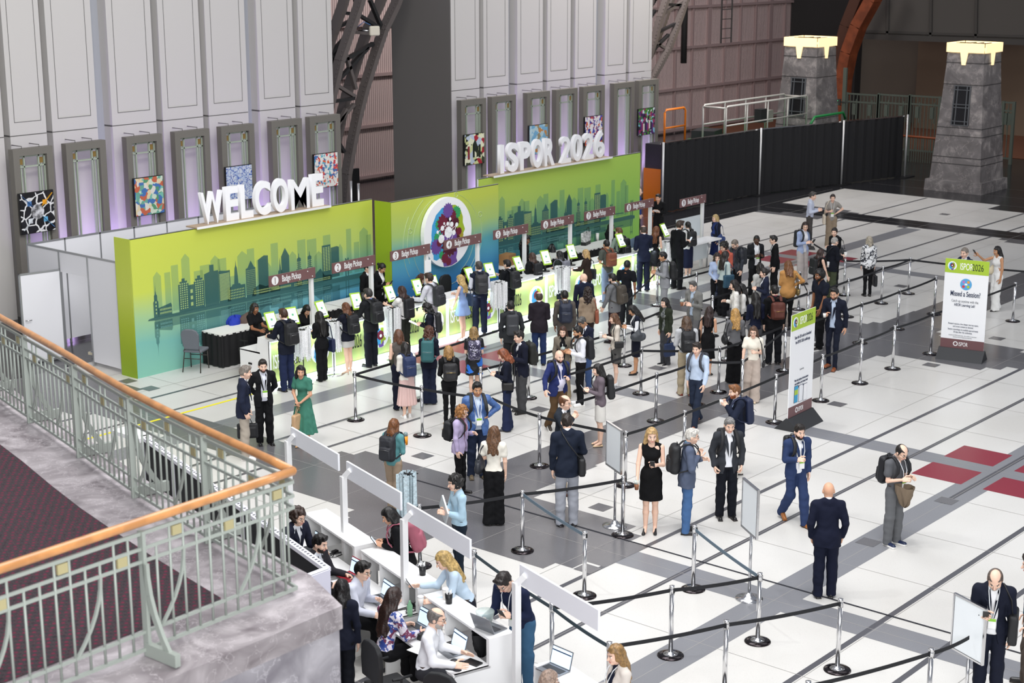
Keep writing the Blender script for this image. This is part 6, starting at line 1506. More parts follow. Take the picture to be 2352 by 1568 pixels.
    smats = [ms, mat('eye_white', 'e4ddd6', .3), mat('eye_dark', '20160f', .3), mat('lips_'+skin, {'l': 'c67c72', 'm': 'b36a5e', 't': '8c4a40', 'b': '6a3530', 'd': '45241f'}[skin], .5)]
    lo = np.array((-.75, -.62, 0)) ; hi = np.array((.75, .85, H+.1))
    def bound(pts, m): pts = np.array(pts); return pts.min(0)-m, pts.max(0)+m
    # ---- body: skin under and outside the clothes, one mesh
    short = tk in ('tee', 'polo', 'shortblouse', 'dress_short'); bare = tk in ('sleeveless', 'dress', 'vestless')
    legbare = bk in ('skirt', 'midi', 'pencil', 'hem.')
    ptsB = [pel, nb, hc]+[q for a in A for q in a[:3]]+kn+ank
    lo_, hi_ = bound(ptsB, .2)
    if sit or not legbare: lo_[2] = max(lo_[2], (pz-.2 if not sit else .35))
    f = Fld(lo_, hi_, h)
    f.cone(pel, wa, .1*s*fat_, .095*s*fat_, .05, .75).cone(wa, chs, .095*s*fat_, .115*s*fat_, .05, .7).cone(at(-.07*s, 0, .42*s), at(.07*s, 0, .42*s), .085*s, .085*s, .04, .75)
    for sx in (-1, 1): f.cone(at(sx*.03*s, -.012*s, .485*s), at(sx*(sh-.02*s), -.012*s, .452*s), .045*s, .04*s, .03)
    f.cone(nb-sp*.04, nb+(hc-nb)*.55, .056*s if m_ else .046*s, .05*s if m_ else .043*s, .03)
    for S0, E_, Wr, hp, fd in A: f.cone(S0, E_, .043*s, .036*s, .02).cone(E_, Wr-(fd*.0), .036*s, .024*s, .015)
    if legbare and not sit:
        for i in range(2): f.cone(hip[i], kn[i], .075*s, .05*s, .02).cone(kn[i]+(0, -.012, 0), kn[i]*.6+ank[i]*.4+(0, -.02, 0), .047*s, .05*s, .02).cone(kn[i]*.6+ank[i]*.4+(0, -.02, 0), ank[i], .05*s, .03*s, .02).cone(ank[i], ank[i]+(0, .1, -.05*s), .03*s, .026*s, .015)
    V, F = f.mesh(); parts = [(V, F, np.zeros(len(F), int))]
    Vh, Fh, mh = head_tpl(sex); sc_ = s*(1.05 if m_ else 1.02); parts.append(((Vh*sc_) @ RH.T+hc, Fh, mh))
    for i, (S0, E_, Wr, hp, fd) in enumerate(A):
        Vd, Fd = hand_tpl(hp); sx = (-1, 1)[i]; Vd = Vd.copy()*s*(1.0 if m_ else .9)
        if sx < 0: Vd[:, 0] *= -1; Fd = Fd[:, ::-1]
        zax = -fd; yref = np.array((0, 1, .0)) if abs(fd[1]) < .8 else np.array((-sx*.7, 0, 1)); xax = nrm(np.cross(yref, zax)); yax = np.cross(zax, xax)
        if hp in ('grip', 'flat') and abs(fd[1]) > .6: pass
        parts.append((Vd @ np.stack([xax, yax, zax])+Wr, Fd, np.zeros(len(Fd), int)))
    n0 = 0; VV = []; FF = []; MM = []
    for a, b, c in parts: VV.append(a); FF.append(b+n0); MM.append(c); n0 += len(a)
    link('body', mk('body', np.concatenate(VV), np.concatenate(FF), True, smats, np.concatenate(MM)), None, root)
    rot3 = Matrix(RH.tolist())
    def onhead(name, me, m, sc=1.0):
        me2 = me; o = bpy.data.objects.new(name, me2); COL.objects.link(o); o.parent = root; o.location = hc; o.rotation_euler = rot3.to_euler(); o.scale = (sc_*sc,)*3
        if len(me2.materials) == 0: me2.materials.append(m)
        o.material_slots[0].link = 'OBJECT'; o.material_slots[0].material = m; return o
    hs = hair.split(':')[0]
    if hs != 'bald': onhead('hair', hair_tpl(hs), mhair)
    if beard: onhead('beard', beard_tpl(), mat('beard_'+beard, beard, .8))
    if glasses:
        if 'glasses' not in TPL:
            mb = MB()
            for sx in (-1, 1):
                mb.tube([(sx*.03+.02*cos(a), .104-abs(sx*.03+.02*cos(a))*.12, .004+.016*sin(a)) for a in np.arange(0, 6.6, .7)], .0018, 5); mb.tube([(sx*.05, .1, .008), (sx*.078, .02, .006)], .0018, 5)
            mb.tube([(-.01, .107, .008), (.01, .107, .008)], .0018, 5); o = mb.build('glasses'); TPL['glasses'] = o.data; bpy.data.objects.remove(o)
        onhead('glasses', TPL['glasses'], mat('glasses_black', '1a1614', .3))
    ph = rnd.random()*6
    def solid(name, f, m, sm=1):
        V, F = f.mesh()
        if len(F): return link(name, mk(name, smooth_v(V, F, sm, .5), F, True), m, root)
    # ---- torso garments
    torso_r = lambda e: ((.112+e)*s*fat_, (.108+e)*s*fat_, (.128+e)*s*fat_)
    def torso(f, e, k=.05):
        a, b, c = torso_r(e)
        hipw = .035*s if m_ else .045*s
        f.cone(pel-np.array((hipw, 0, .03)), pel+np.array((hipw, 0, -.03)), a*.98, a*.98, k, .8)
        f.cone(pel, wa, a, b*(.98 if m_ else .86), k, .8).cone(wa, chs, b*(.98 if m_ else .86), c*.96, k, .76)
        f.cone(at(-.065*s, .0, .39*s), at(.065*s, .0, .39*s), (.092+e)*s, (.092+e)*s, k, .8)
        if not m_: f.ell(at(0, .07*s, .33*s), ((.11)*s, .06*s, .07*s), .04)
        if fat > 1.1: f.ell(at(0, .09*s, .12*s), (.12*s, .1*s, .13*s), .05)
        for sx in (-1, 1): f.cone(at(sx*.03*s, -.014*s, .488*s), at(sx*(sh-.012*s), -.012*s, .452*s), (.05+e)*s, (.047+e)*s, .035)
        f.cone(at(-.05*s, -.02*s, .5*s), at(.05*s, -.02*s, .5*s), (.045+e)*s, (.045+e)*s, .03)
    def sleeves(f, e, to=2, cut=1.0):
        for S0, E_, Wr, hp, fd in A:
            rr = .05 if m_ else .043
            if to == .5: f.cone(S0, S0*.45+E_*.55, (rr+.012+e)*s, (rr+.014+e)*s, .03); continue
            f.cone(S0, E_, (rr+.008+e)*s, (rr+e)*s, .03)
            if to > 1: f.cone(E_, E_+(Wr-E_)*cut, (rr+e)*s, (rr-.01+e)*s, .02)
            else: f.cone(E_, E_+(Wr-E_)*.25, (rr+e)*s, (rr+e)*s, .02)
    def neckhole(f, r=.05, y=.03, z=.535, rz=.07):
        f.ell(at(0, y*s, z*s), (r*s, r*1.15*s, rz*s), .008, True)
    allA = [q for a in A for q in a[:3]]
    def tfield(down=.18, m=.17):
        lo_, hi_ = bound([pel-sp*down, nb]+allA, m); return Fld(lo_, hi_, h)
    def spcoord(f):   # height along the spine, and front coordinate
        X_, Y_, Z_ = f.grid(); return X_, (Y_-pel[1])*Lf[1]+(Z_-pel[2])*Lf[2], (Y_-pel[1])*sp[1]+(Z_-pel[2])*sp[2]
    mt = None
    jac = tk in ('blazer', 'coat', 'open', 'vestj')
    if jac or tk == 'suitdress':
        # shirt below the jacket
        f = tfield(); torso(f, .004); f.cone(nb-sp*.05*s, nb+sp*.012*s, .062*s, .06*s, .02)
        neckhole(f, .05, .03, .58, .05); X_, Yf, Zs = spcoord(f); f.keep((-.06*s-Zs)+0*X_); solid('shirt', f, fabric(shirt) if shirt.isalnum() and len(shirt) == 6 else _floral(shirt), 1)
        f = tfield(.34 if tk == 'coat' else .24, .17); e = .020
        torso(f, e)
        dn = {'blazer': -.17, 'open': -.17, 'coat': -.5, 'vestj': -.05}[tk]*s*(1 if m_ else .8)
        aa = torso_r(e)[0]; hp_ = pel+sp*dn
        if tk == 'coat': hp_ = np.array((0, 0, max(.42, pel[2]+dn)))
        if not sit: f.cone(pel, hp_, aa*1.0, aa*(1.12 if tk == 'coat' else 1.04), .05, .84); f.cone(pel-np.array((.04*s, 0, 0)), hp_-np.array((.045*s, 0, 0)), aa, aa*1.02, .04, .82).cone(pel+np.array((.04*s, 0, 0)), hp_+np.array((.045*s, 0, 0)), aa, aa*1.02, .04, .82)
        if tk != 'vestj': sleeves(f, .006, 2, .93)
        f.cone(at(-.04*s, -.035*s, .515*s), at(.04*s, -.035*s, .515*s), .05*s, .05*s, .02)     # collar
        neckhole(f, .056, .035, .56, .09)
        X_, Yf, Zs = spcoord(f)
        # open front: V down to the button, parted below
        but = .1*s if tk != 'open' else -.2*s
        wv = np.where(Zs > but, .006+(Zs-but)/(.5*s-but)*.085*s, .006+(but-Zs)*.25) if tk != 'open' else .052*s+np.clip(Zs, 0, 1)*.03+np.clip(-Zs, 0, 1)*.2
        w3 = np.maximum(abs(X_)-wv, -(Yf-.015)); f.keep(-w3)
        sl = None; armd = f.D; f.keep(np.where(True, (dn+0*X_)-Zs, 0)) if tk != 'coat' else f.keep((hp_[2]-(f.grid()[2]))+0*X_)
        f.bumps(.0055, 17, ph, 27).bumps(.003, 34, ph*2, 52)
        j = solid('coat' if tk == 'coat' else ('vest' if tk == 'vestj' else 'jacket'), f, fabric(tc) if len(tc) == 6 else _floral(tc))
        if tk == 'vestj': g = tfield(.05); sleeves(g, .0, 2, .95); solid('shirt_sleeves', g, fabric(shirt))
        # lapels
        if px > 95 and tk in ('blazer', 'open') and (face % 360 < 120 or face % 360 > 240):
            mb = MB(); dp = .112 if m_ else .108
            for sx in (-1, 1):
                pts = [(sx*.045, .035, .50), (sx*.105, .085, .40), (sx*.08, .1, .37), (sx*.012, dp+.028, .13), (sx*.02, .10, .36)]
                q = [at(a*s, b*s*fat_+.012, c*s) for a, b, c in pts]; mb.add([list(p) for p in q]+[list(p-Lf*.012) for p in q], [(0, 1, 2, 3, 4)[::sx], (5, 6, 7, 8, 9)[::-sx]]+[(i, (i+1) % 5, 5+(i+1) % 5, 5+i) for i in range(5)])
            mb.build('lapels', fabric(tc) if len(tc) == 6 else _floral(tc), j)
    elif tk in ('shirt', 'blouse', 'sweater', 'tee', 'polo', 'shortblouse', 'sleeveless', 'dress', 'dress_short', 'tunic'):
        e = {'shirt': .012, 'blouse': .012, 'sweater': .018, 'tee': .012, 'polo': .012, 'shortblouse': .014, 'sleeveless': .006, 'dress': .006, 'dress_short': .01, 'tunic': .024}[tk]
        dr = tk in ('dress', 'dress_short'); hem = {'tunic': -.2, 'sweater': -.06, 'tee': -.1, 'polo': -.1, 'shirt': .03, 'blouse': .03, 'shortblouse': .03, 'sleeveless': .02}.get(tk, 0)*s
        dl_ = 0
        if dr: dl_ = float(bot.split(':')[1])
        f = tfield(.5 if dr else .26, .3 if dr else .17)
        if dr: lo_, hi_ = bound([np.array((0, 0, dl_)), nb]+allA, .02); lo_[:2] = np.minimum(lo_[:2], (-.4, -.4)); hi_[:2] = np.maximum(hi_[:2], (.4, .4)); f = Fld(lo_, hi_+(0, 0, .1), h)
        torso(f, e)
        if tk in ('shirt', 'blouse', 'sweater', 'tunic'): sleeves(f, .004 if tk != 'blouse' else .012, 2, .92 if tk != 'blouse' else .8)
        if tk in ('tee', 'polo', 'shortblouse', 'dress_short'): sleeves(f, .008, .5)
        if tk in ('shirt', 'polo', 'blouse'): f.cone(nb-sp*.04*s, nb+sp*.0, .066*s, .064*s, .015)
        if dr and not sit:
            fl = {'a': 2.1, 'p': 1.15}[bot.split(':')[2] if bot.count(':') > 1 else 'p']; r0 = torso_r(e)[0]*1.08; bt = np.array((0, .0, dl_-.12)); [f.cone(pel+np.array((sx*.045*s, 0, 0)), bt+np.array((sx*.05*s, 0, 0)), r0, r0*fl, .04, .9) for sx in (-1, 1)]
            X_, Y_, Z_ = f.grid(); th = np.arctan2(Y_, X_+1e-6)
            if fl > 1.5: f.D = f.D+(np.clip((pel[2]-Z_)*1.5, 0, 1)*.014*np.sin(th*11+ph)).astype(np.float32)
            f.keep(dl_-Z_+0*X_+0*Y_)
        elif not dr: X_, Yf, Zs = spcoord(f); m2 = (hem-.02*s+0*X_)-Zs; dist_arm = abs(X_)-(.2*s) ; f.keep(np.minimum(m2, -dist_arm*1.0) if tk != 'x' else m2)
        neckhole(f, .052 if tk not in ('dress', 'sleeveless') else .062, .035, .56, .07 if tk not in ('dress', 'sleeveless') else .1)
        if tk in ('shirt', 'polo', 'blouse'):
            X_, Yf, Zs = spcoord(f); w3 = np.maximum(abs(X_)-np.clip((Zs-.42*s)*.35, 0, 1), -(Yf-.03)); f.keep(-w3)
        if bare:
            X_, Y_, Z_ = f.grid()
            f.keep((abs(X_)-sh*.97)+0*Y_+0*Z_) if not dr else f.keep(np.minimum((abs(X_)-sh*.97)+0*Y_+0*Z_, Z_-wa[2]+0*X_+0*Y_))
        f.bumps(.005, 19, ph, 29).bumps(.003, 37, ph*2, 50)
        nm = {'shirt': 'shirt', 'blouse': 'blouse', 'sweater': 'sweater', 'tee': 'tshirt', 'polo': 'polo_shirt', 'shortblouse': 'blouse', 'sleeveless': 'top', 'dress': 'dress', 'dress_short': 'dress', 'tunic': 'tunic'}[tk]
        solid(nm, f, fabric(tc) if len(tc) == 6 else _floral(tc))
        if tk == 'vestless': pass
    # ---- legs
    if bk in ('trousers', 'wide', 'slim', 'jeans', 'flared'):
        lo_, hi_ = bound([pel+sp*.12*s]+kn+ank, .17); lo_[2] = .0; hi_[2] = max(pel[2]+.16*s, lo_[2]+.3); f = Fld(lo_, hi_, h); e = .012 if tk not in ('shirt', 'tee', 'blouse') else .012
        th_, kk, aa = {'trousers': (.096, .076, .071), 'jeans': (.093, .069, .065), 'slim': (.084, .055, .046), 'wide': (.1, .1, .115), 'flared': (.088, .07, .1)}[bk]; th_ *= .5+.5*fat
        f.cone(pel+np.array((-.04*s, 0, .0)), pel+np.array((.04*s, 0, 0)), (.106)*s*fat_, .106*s*fat_, .05, .82).cone(pel, pel+sp*.09*s, .1*s*fat_, .095*s*fat_, .04, .8)
        for i in range(2):
            dn_ = ank[i]+nrm(ank[i]-kn[i])*.035*s if not sit else ank[i]
            f.cone(hip[i], kn[i], th_*s, kk*s, .03).cone(kn[i], dn_, kk*s, aa*s, .025)
            if bk in ('trousers', 'jeans'): f.cone(kn[i]+(0, -.015, 0), kn[i]*.5+ank[i]*.5+(0, -.02, 0), kk*s, kk*s*.95, .03)
        X_, Y_, Z_ = f.grid(); f.keep(Z_-(pel[2]+.085*s)+0*X_+0*Y_); f.keep(.03*s-Z_+0*X_+0*Y_)
        f.bumps(.005, 15, ph, 30).bumps(.003, 30, ph*2, 60); solid('trousers' if bk != 'jeans' else 'jeans', f, fabric(bc))
        if tk in ('shirt', 'tee', 'polo') or (tk == 'blazer' and m_ and face % 360 < 90):
            q = pel+sp*.055*s; rb_ = .112*s*fat_; V = []
            mb = MB(); n_ = 20
            for z in (-.018, .018):
                for k_ in range(n_): a = 2*pi*k_/n_; V.append((q[0]+(rb_+.04*s*.75)*cos(a), q[1]+rb_*.86*sin(a), q[2]+z))
            mb.add(V, [(k_, (k_+1) % n_, n_+(k_+1) % n_, n_+k_) for k_ in range(n_)], 0, True); o = mb.build('belt', mat('leather_belt', '3c2a20', .5), root)
    elif bk in ('skirt', 'midi', 'pencil'):
        hm = float(bot.split(':')[2]) if bot.count(':') > 1 else (.55 if bk == 'skirt' else .3)
        f = Fld((-.42, -.42, hm-.03), (.42, .42, pel[2]+.16*s), h); fl = {'skirt': 1.12, 'midi': 1.75, 'pencil': 1.05}[bk]; r0 = .112*s*fat_
        f.cone(pel+sp*.09*s, pel, r0*.9, r0*1.1, .03, .84)
        for sx in (-1, 1): f.cone(pel+np.array((sx*.05*s, 0, -.02)), (sx*.055*s, .0, hm-.1), r0*1.05, r0*fl*.95, .04, .92)
        X_, Y_, Z_ = f.grid(); th2 = np.arctan2(Y_, X_+1e-6)
        if bk == 'midi': f.D = f.D+(np.clip((pel[2]-Z_)*1.5, 0, 1)*.016*np.sin(th2*14+ph)).astype(np.float32)
        f.keep(hm-Z_+0*X_+0*Y_).keep(Z_-pel[2]-.09*s+0*X_+0*Y_); f.bumps(.003, 20, ph); solid('skirt', f, fabric(bc) if len(bc) == 6 else _floral(bc))
    # ---- shoes
    if not nosh:
        sk, scol = shoe.split(':')[:2]; Vs, Fs, msx = shoe_tpl(sk)
        key_ = 'shoeme'+shoe
        if key_ not in TPL: TPL[key_] = mk('shoe', Vs, Fs, True, [mat('shoe_'+scol, scol, .35), mat('sole_white', 'e4e2de', .6) if sk == 'sneaker' else mat('sole_dark', '241a16', .6)], msx)
        for i in range(2):
            yaw = R((-1, 1)[i]*-8)
            o = link('shoe', TPL[key_], None, root, (ank[i][0], ank[i][1]+.02, max(0, ank[i][2]-.085*s)), (R(-28) if (legs == 'W' and i == 1) else 0, 0, yaw)); o.scale = (s*(1 if m_ else .88),)*3
            if legs == 'W' and i == 1: o.location[2] += .035
    Mw = Matrix.Translation((P[0], P[1], z0)) @ Matrix.Rotation(R(wf-90), 4, 'Z')
    PEOPLE[key] = dict(M=Mw, A=A, at=at, pel=pel, nb=nb, sh=sh, s=s, rz=R(wf-90), fat=fat_, P=P, H=H, le=le)
    return root
# ================================================================== WORN AND HELD THINGS
def _root(name, p, local, label, cat, rz=0):
    Mw = p['M']; L_ = Mw @ Vector(tuple(local)); return empty(name, tuple(L_), p['rz']+rz, label, cat)
def backpack(key, col, label, kind='pack', one=False, sc=1.0, strap=None, name='backpack'):
    p = PEOPLE[key]; s = p['s']; at = p['at']; c = at(0, -.215*s, .27*s); r = _root(name, p, c, label, 'backpack')
    m = mat('bag_'+col, col, .6, bump=.15, bscale=40) if col != 'galaxy' else _floral('galaxy')
    o = link('bag_body', bag_tpl(kind), None, r, (0, 0, 0), (-p['le'], 0, 0)); o.scale = (sc*s,)*3
    if len(o.data.materials) == 0: o.data.materials.append(m)
    o.material_slots[0].link = 'OBJECT'; o.material_slots[0].material = m
    ms_ = mat('strap_'+(strap or ('1c1d20' if col == 'galaxy' else col)), strap or ('1c1d20' if col == 'galaxy' else col), .7); F_ = p['fat']
    for sx in ((1,) if one else (-1, 1)):
        pts = [at(sx*.085*s, -.17*s, .46*s), at(sx*.1*s, -.1*s, .535*s), at(sx*.105*s, 0, .555*s), at(sx*.115*s, .08*s, .525*s), at(sx*.125*s, (.135*F_+.01)*s, .44*s), at(sx*.14*s, (.14*F_+.012)*s, .33*s), at(sx*.17*s, .1*s, .22*s), at(sx*.18*s, .0, .14*s), at(sx*.14*s, -.15*s, .08*s)]
        mb = MB(); V = []
        for i, q in enumerate(pts):
            t = Vector(pts[min(i+1, len(pts)-1)]-pts[max(i-1, 0)]).normalized(); w_ = Vector((1, 0, 0)); w_ = (w_-t*w_.dot(t)).normalized(); nn = t.cross(w_); q = Vector(q-c); hw = .028*s if i < 6 else .014*s
            V += [q+w_*hw+nn*.007, q-w_*hw+nn*.007, q-w_*hw-nn*.007, q+w_*hw-nn*.007]
        F = []
        for i in range(len(pts)-1):
            for k in range(4): F.append((i*4+k, i*4+(k+1) % 4, (i+1)*4+(k+1) % 4, (i+1)*4+k))
        mb.add(V, F, 0, True).build('shoulder_strap', ms_, r)
    MB().tube([(-.03, .03, .225*s), (-.025, .03, .27*s), (.025, .03, .27*s), (.03, .03, .225*s)], .008, 6).build('top_handle', ms_, r)
    MB().tube([(-.1*s, -.125*s, -.0), (0, -.135*s, .005), (.1*s, -.125*s, 0)], .004, 5).build('zip', mat('zip_metal', '8a8a8a', .3, .9) if kind != 'leather' else mat('zip_gold', 'c8a860', .3, .9), r)
    return r
def bag(key, side, col, label, kind='tote', z=-.15, cross=False, name='shoulder_bag', y=-.02, sc=1.0, hand=False):
    """bag hanging at one side: side -1 left, +1 right; from the shoulder, across the body, or from the hand"""
    p = PEOPLE[key]; s = p['s']; at = p['at']; F_ = p['fat']; i = 0 if side < 0 else 1
    if hand: Wr = p['A'][i][2]+nrm(p['A'][i][4])*.09*s; c = Wr+np.array((side*.02, 0, -.36*s))
    else: c = at(side*(.24 if not cross else .2)*s, y*s, (z+.12)*s)
    c[2] = max(c[2], .2)
    r = _root(name, p, c, label, 'bag'); m = mat('bag_'+col, col, .5, bump=.1, bscale=40) if len(col) == 6 else _floral(col)
    o = link('bag_body', bag_tpl(kind), None, r, (0, 0, 0), (0, 0, pi/2)); o.scale = (sc*s,)*3
    if len(o.data.materials) == 0: o.data.materials.append(m)
    o.material_slots[0].link = 'OBJECT'; o.material_slots[0].material = m; mstr = m
    if hand:
        for yy in (-.02, .02): MB().tube([tuple(Vector((yy*.3, -.1*s, .12*s))), tuple(Vector(Wr-c)+Vector((yy, 0, -.02))), tuple(Vector((yy*.3, .1*s, .12*s)))], .007, 5).build('handle', mstr, r)
    else:
        sh_ = -side if cross else side; top = at(sh_*.1*s, 0, .56*s)
        for pts in ([Vector((0, .12*s, .1*s))]+[Vector(q-c) for q in ((at(side*.12*s, .16*s*F_, .2*s), at(0, .165*s*F_, .36*s), at(sh_*.08*s, .11*s, .5*s)) if cross else (at(side*.2*s, .1*s, .4*s),))]+[Vector(top-c)],
                    [Vector((0, -.12*s, .1*s))]+[Vector(q-c) for q in ((at(side*.12*s, -.16*s*F_, .2*s), at(0, -.17*s*F_, .36*s), at(sh_*.08*s, -.12*s, .5*s)) if cross else (at(side*.2*s, -.12*s, .4*s),))]+[Vector(top-c)]):
            MB().tube([tuple(q) for q in pts], .011, 6).build('strap', mstr, r)
    return r
def held(key, i, what, label, dz=0):
    """something held in the left (0) or right (1) hand"""
    p = PEOPLE[key]; S0, E_, Wr, hp, fd = p['A'][i]; s = p['s']; c = Wr+nrm(fd)*.1*s+np.array((0, .015, dz))
    if what == 'phone':
        r = _root('phone', p, c+np.array((0, .02, .03)), label, 'phone'); T = Matrix.Rotation(R(-35), 3, 'X')
        MB().box((0, 0, 0), (.075, .009, .15), 0, 0, T).build('phone_case', m_blk, r); MB().box((0, -.004, .003), (.066, .004, .138), 0, 0, T).build('phone_screen', mat('phone_lit', 'dfe8f0', .2, em=(.8, .9, 1), es=.3), r)
    elif what in ('cup', 'iced', 'smallcup', 'bottle'):
        r = _root('cup' if what != 'bottle' else 'drink_bottle', p, c+np.array((0, .03, -.05)), label, 'cup' if what != 'bottle' else 'bottle')
        if what == 'cup': MB().lathe([(.03, 0), (.042, .12)], (0, 0, 0), 14).build('cup_body', m_pap, r); MB().lathe([(.044, .12), (.044, .13), (.034, .14)], (0, 0, 0), 14).build('lid', m_wht2, r)
        elif what == 'smallcup': MB().lathe([(.028, 0), (.038, .085)], (0, 0, 0), 14).build('cup_body', m_pap, r)
        elif what == 'iced': MB().lathe([(.03, 0), (.042, .1)], (0, 0, 0), 14).build('coffee_fill', mat('coffee', '8a5a3c', .3), r); MB().lathe([(.044, .1), (.046, .14), (.03, .155)], (0, 0, 0), 14).build('clear_lid', m_glass, r); MB().tube([(0, 0, .08), (.01, 0, .22)], .004, 6).build('straw', m_wht2, r)
        else: MB().lathe([(.035, 0), (.038, .15)], (0, 0, 0), 14).build('bottle_body', mat('bottle_orange', 'f09a1c', .4), r); MB().lathe([(.036, .15), (.036, .2), (.02, .215)], (0, 0, 0), 14).build('bottle_cap', mat('bottle_cap_grey', '7c8e90', .4), r)
    elif what == 'paper': r = _root('paper', p, c+np.array((0, .06, .02)), label, 'paper'); MB().box((0, 0, 0), (.16, .22, .006), 0, 0, Matrix.Rotation(R(25), 3, 'X')).build('sheet', m_paper, r)
    elif what == 'folder': r = _root('document_folder', p, c+np.array((-.05, .04, .03)), label, 'folder'); MB().box((0, 0, 0), (.33, .02, .24), 0, 0, Matrix.Rotation(R(-20), 3, 'Y')).build('cover', mat('folder_blue', '5d7187', .5), r)
    elif what == 'laptop': r = _root('closed_laptop', p, c+np.array((-.02, .02, .04)), label, 'laptop'); MB().box((0, 0, 0), (.34, .024, .25), 0, 0, Matrix.Rotation(R(-35), 3, 'Y')).build('shell', mat('laptop_silver', 'b8bcc0', .35, .5), r)
    elif what == 'coat':
        col = label.split(' ')[0]; r = heap('folded_coat', (0, 0, 0), .11, .16, .3, mat('coat_'+col, {'brown': '7a6a58', 'olive': '4c4c3e', 'black': '18191c', 'denim': '3c5272'}[col], .85, bump=.2, bscale=25), label, 'coat', len(label)); r.location = p['M'] @ Vector(tuple(c+np.array((0, -.06, -.12)))); r.rotation_euler = (R(180), 0, p['rz'])
    return r
def badge(key, label, col='8cc83c'):
    p = PEOPLE[key]; s = p['s']; at = p['at']; F_ = p['fat']; yf = (.145*F_+.02)*s; c = at(.0, yf+.012, .12*s); r = _root('name_badge', p, c, label, 'badge')
    MB().box((0, 0, 0), (.09, .005, .13)).build('badge_card', m_paper, r); MB().box((0, .001, .045), (.09, .006, .035)).build('badge_header', mat('badge_'+col, col, .5), r)
    for sx in (-1, 1):
        MB().tube([tuple(q-c) for q in (at(sx*.06*s, .0, .55*s), at(sx*.06*s, .1*s, .49*s), at(sx*.04*s, yf+.005, .36*s), at(sx*.012*s, yf+.008, .2*s), c+np.array((0, 0, .06)))], .006, 5).build('lanyard_ribbon', m_lan if False else mat('ribbon_white', 'e6e9ec', .6), r)
    return r

# ================================================================== THE CROWD
def P_(key, hx, hy, fy, face, label, **k): person(key, hx, hy, fy, face, label=label, **k)
NAVY, BLK, CHAR = '1c2438', '131418', '2c2e34'
# -- at the counter
P_('C1', 650, 699, 892, 218, 'man with short brown hair in navy blazer and blue trousers at the first tablet', arms='GR', hair='short:4a2e1e', top='blazer:1b2236', bot='trousers:20305c', shirt='f0f2f6', shoe='dress:1c1a1a')
P_('C2', 733, 714, 868, 215, 'woman with very long straight black hair in black jacket carrying a navy tote', sex='f', arms='FF', hair='xlong:15110f', top='blazer:141519', bot='trousers:15161a', skin='m', shoe='flat:17171a')
P_('C3', 793, 684, 853, 222, 'woman with auburn hair in navy jacket and pale grey skirt with bare legs', sex='f', arms='RF', hair='mid:6e4428', top='blazer:1a1f33', bot='skirt:c9c7c2:.62', shoe='heel:d8b8a0')
P_('C4', 845, 652, 836, 222, 'grey haired man in charcoal jacket and black trousers at the third tablet', arms='GG', hair='short:3a3836', top='blazer:24262b', bot='trousers:1a1e2c', shirt='6d8fd0', glasses=True)
P_('C5', 922, 655, None, 220, 'woman with dark brown hair in sleeveless white top and dark green trousers', sex='f', arms='RD', hair='mid:3a221a', top='shortblouse:efece8', bot='wide:2a3028', glasses=True, skin='l')
P_('C6', 985, 617, None, 232, 'man in white shirt and pale grey trousers touching the fifth tablet', arms='GR', hair='short:3c2a1e', top='shirt:d6d8e4', bot='trousers:b4b5bc')
P_('C6b', 980, 698, 830, 262, 'woman with short black curls in navy blazer reading a white leaflet', sex='f', arms='FF', hair='curlbob:15110f', top='blazer:1d2032', bot='trousers:1b1e2a', shirt='5f9cc4', hd=25)
P_('C7', 1057, 621, 776, 240, 'woman with long blond curls in short light blue dress', sex='f', arms='WF', hair='wavy:c9a86a', top='dress:7fa2dc', bot='hem.:.62:a', shoe='heel:dcc4b4')
P_('C8', 1100, 591, 761, 190, 'grey haired man in navy vest over white shirt with charcoal backpack', arms='FF', hair='short:4c4642', top='vestj:1f2942', bot='trousers:1a2440', shirt='d8dcec', fat=1.08)
P_('C9', 1165, 587, 738, 225, 'man with black hair in dark suit pressing the ninth tablet', arms='WR', hair='short:14100e', top='blazer:14181f', bot='trousers:131820')
P_('C10', 1222, 571, 718, 215, 'woman with long brown hair in black jacket and white trousers', sex='f', arms='FG', hair='long:4a3226', top='blazer:17181c', bot='wide:eef0f4', shoe='sneaker:e8e8e8')
P_('C11', 1285, 567, 706, 225, 'woman with long black hair in dark green jacket and long navy skirt', sex='f', arms='FF', hair='long:14110f', top='blazer:2b3630', bot='pencil:141a2c:.3')
P_('C12', 1345, 565, 690, 238, 'woman with short blond hair in brown jacket leaning on the counter', sex='f', arms='GG', hair='bob:c9a46c', top='blazer:3d2b25', bot='trousers:20242c', fat=1.1)
P_('C13', 1393, 544, 690, 205, 'man in grey green tee and faded jeans with tan leather backpack', arms='FF', hair='crop:1c1a18', top='tee:5c6258', bot='jeans:7c90b0', skin='t')
P_('C14', 1422, 514, 662, 215, 'man with ginger brown hair in sage green shirt with black backpack', arms='GF', hair='short:6e4a30', top='shirt:8ea896', bot='trousers:1d2740')
P_('C15', 1478, 509, 665, 190, 'balding man in navy suit holding a blue folder at the counter end', arms='FG', hair='balding:4c4038', top='blazer:1d2745', bot='trousers:1b2440', glasses=True)
P_('C16', 1508, 511, 652, 140, 'woman with long auburn hair in sleeveless black dress holding blue cloth', sex='f', arms='FF', hair='long:7a4a2c', top='dress:131318', bot='hem.:.55:p', shoe='flat:c09a84')
P_('C17', 1562, 507, 672, 120, 'bearded man in black suit looking at his phone by sign nine', arms='DF', hair='short:3c2c20', beard='3c2a1c', top='blazer:15161b', bot='trousers:16171c')
P_('C18', 1580, 509, 645, 200, 'woman with white top and long navy skirt wearing a black backpack', sex='f', arms='FF', hair='pony:15110f', top='sweater:e2e2e0', bot='pencil:1a2142:.28', shoe='sneaker:e0e0e0')
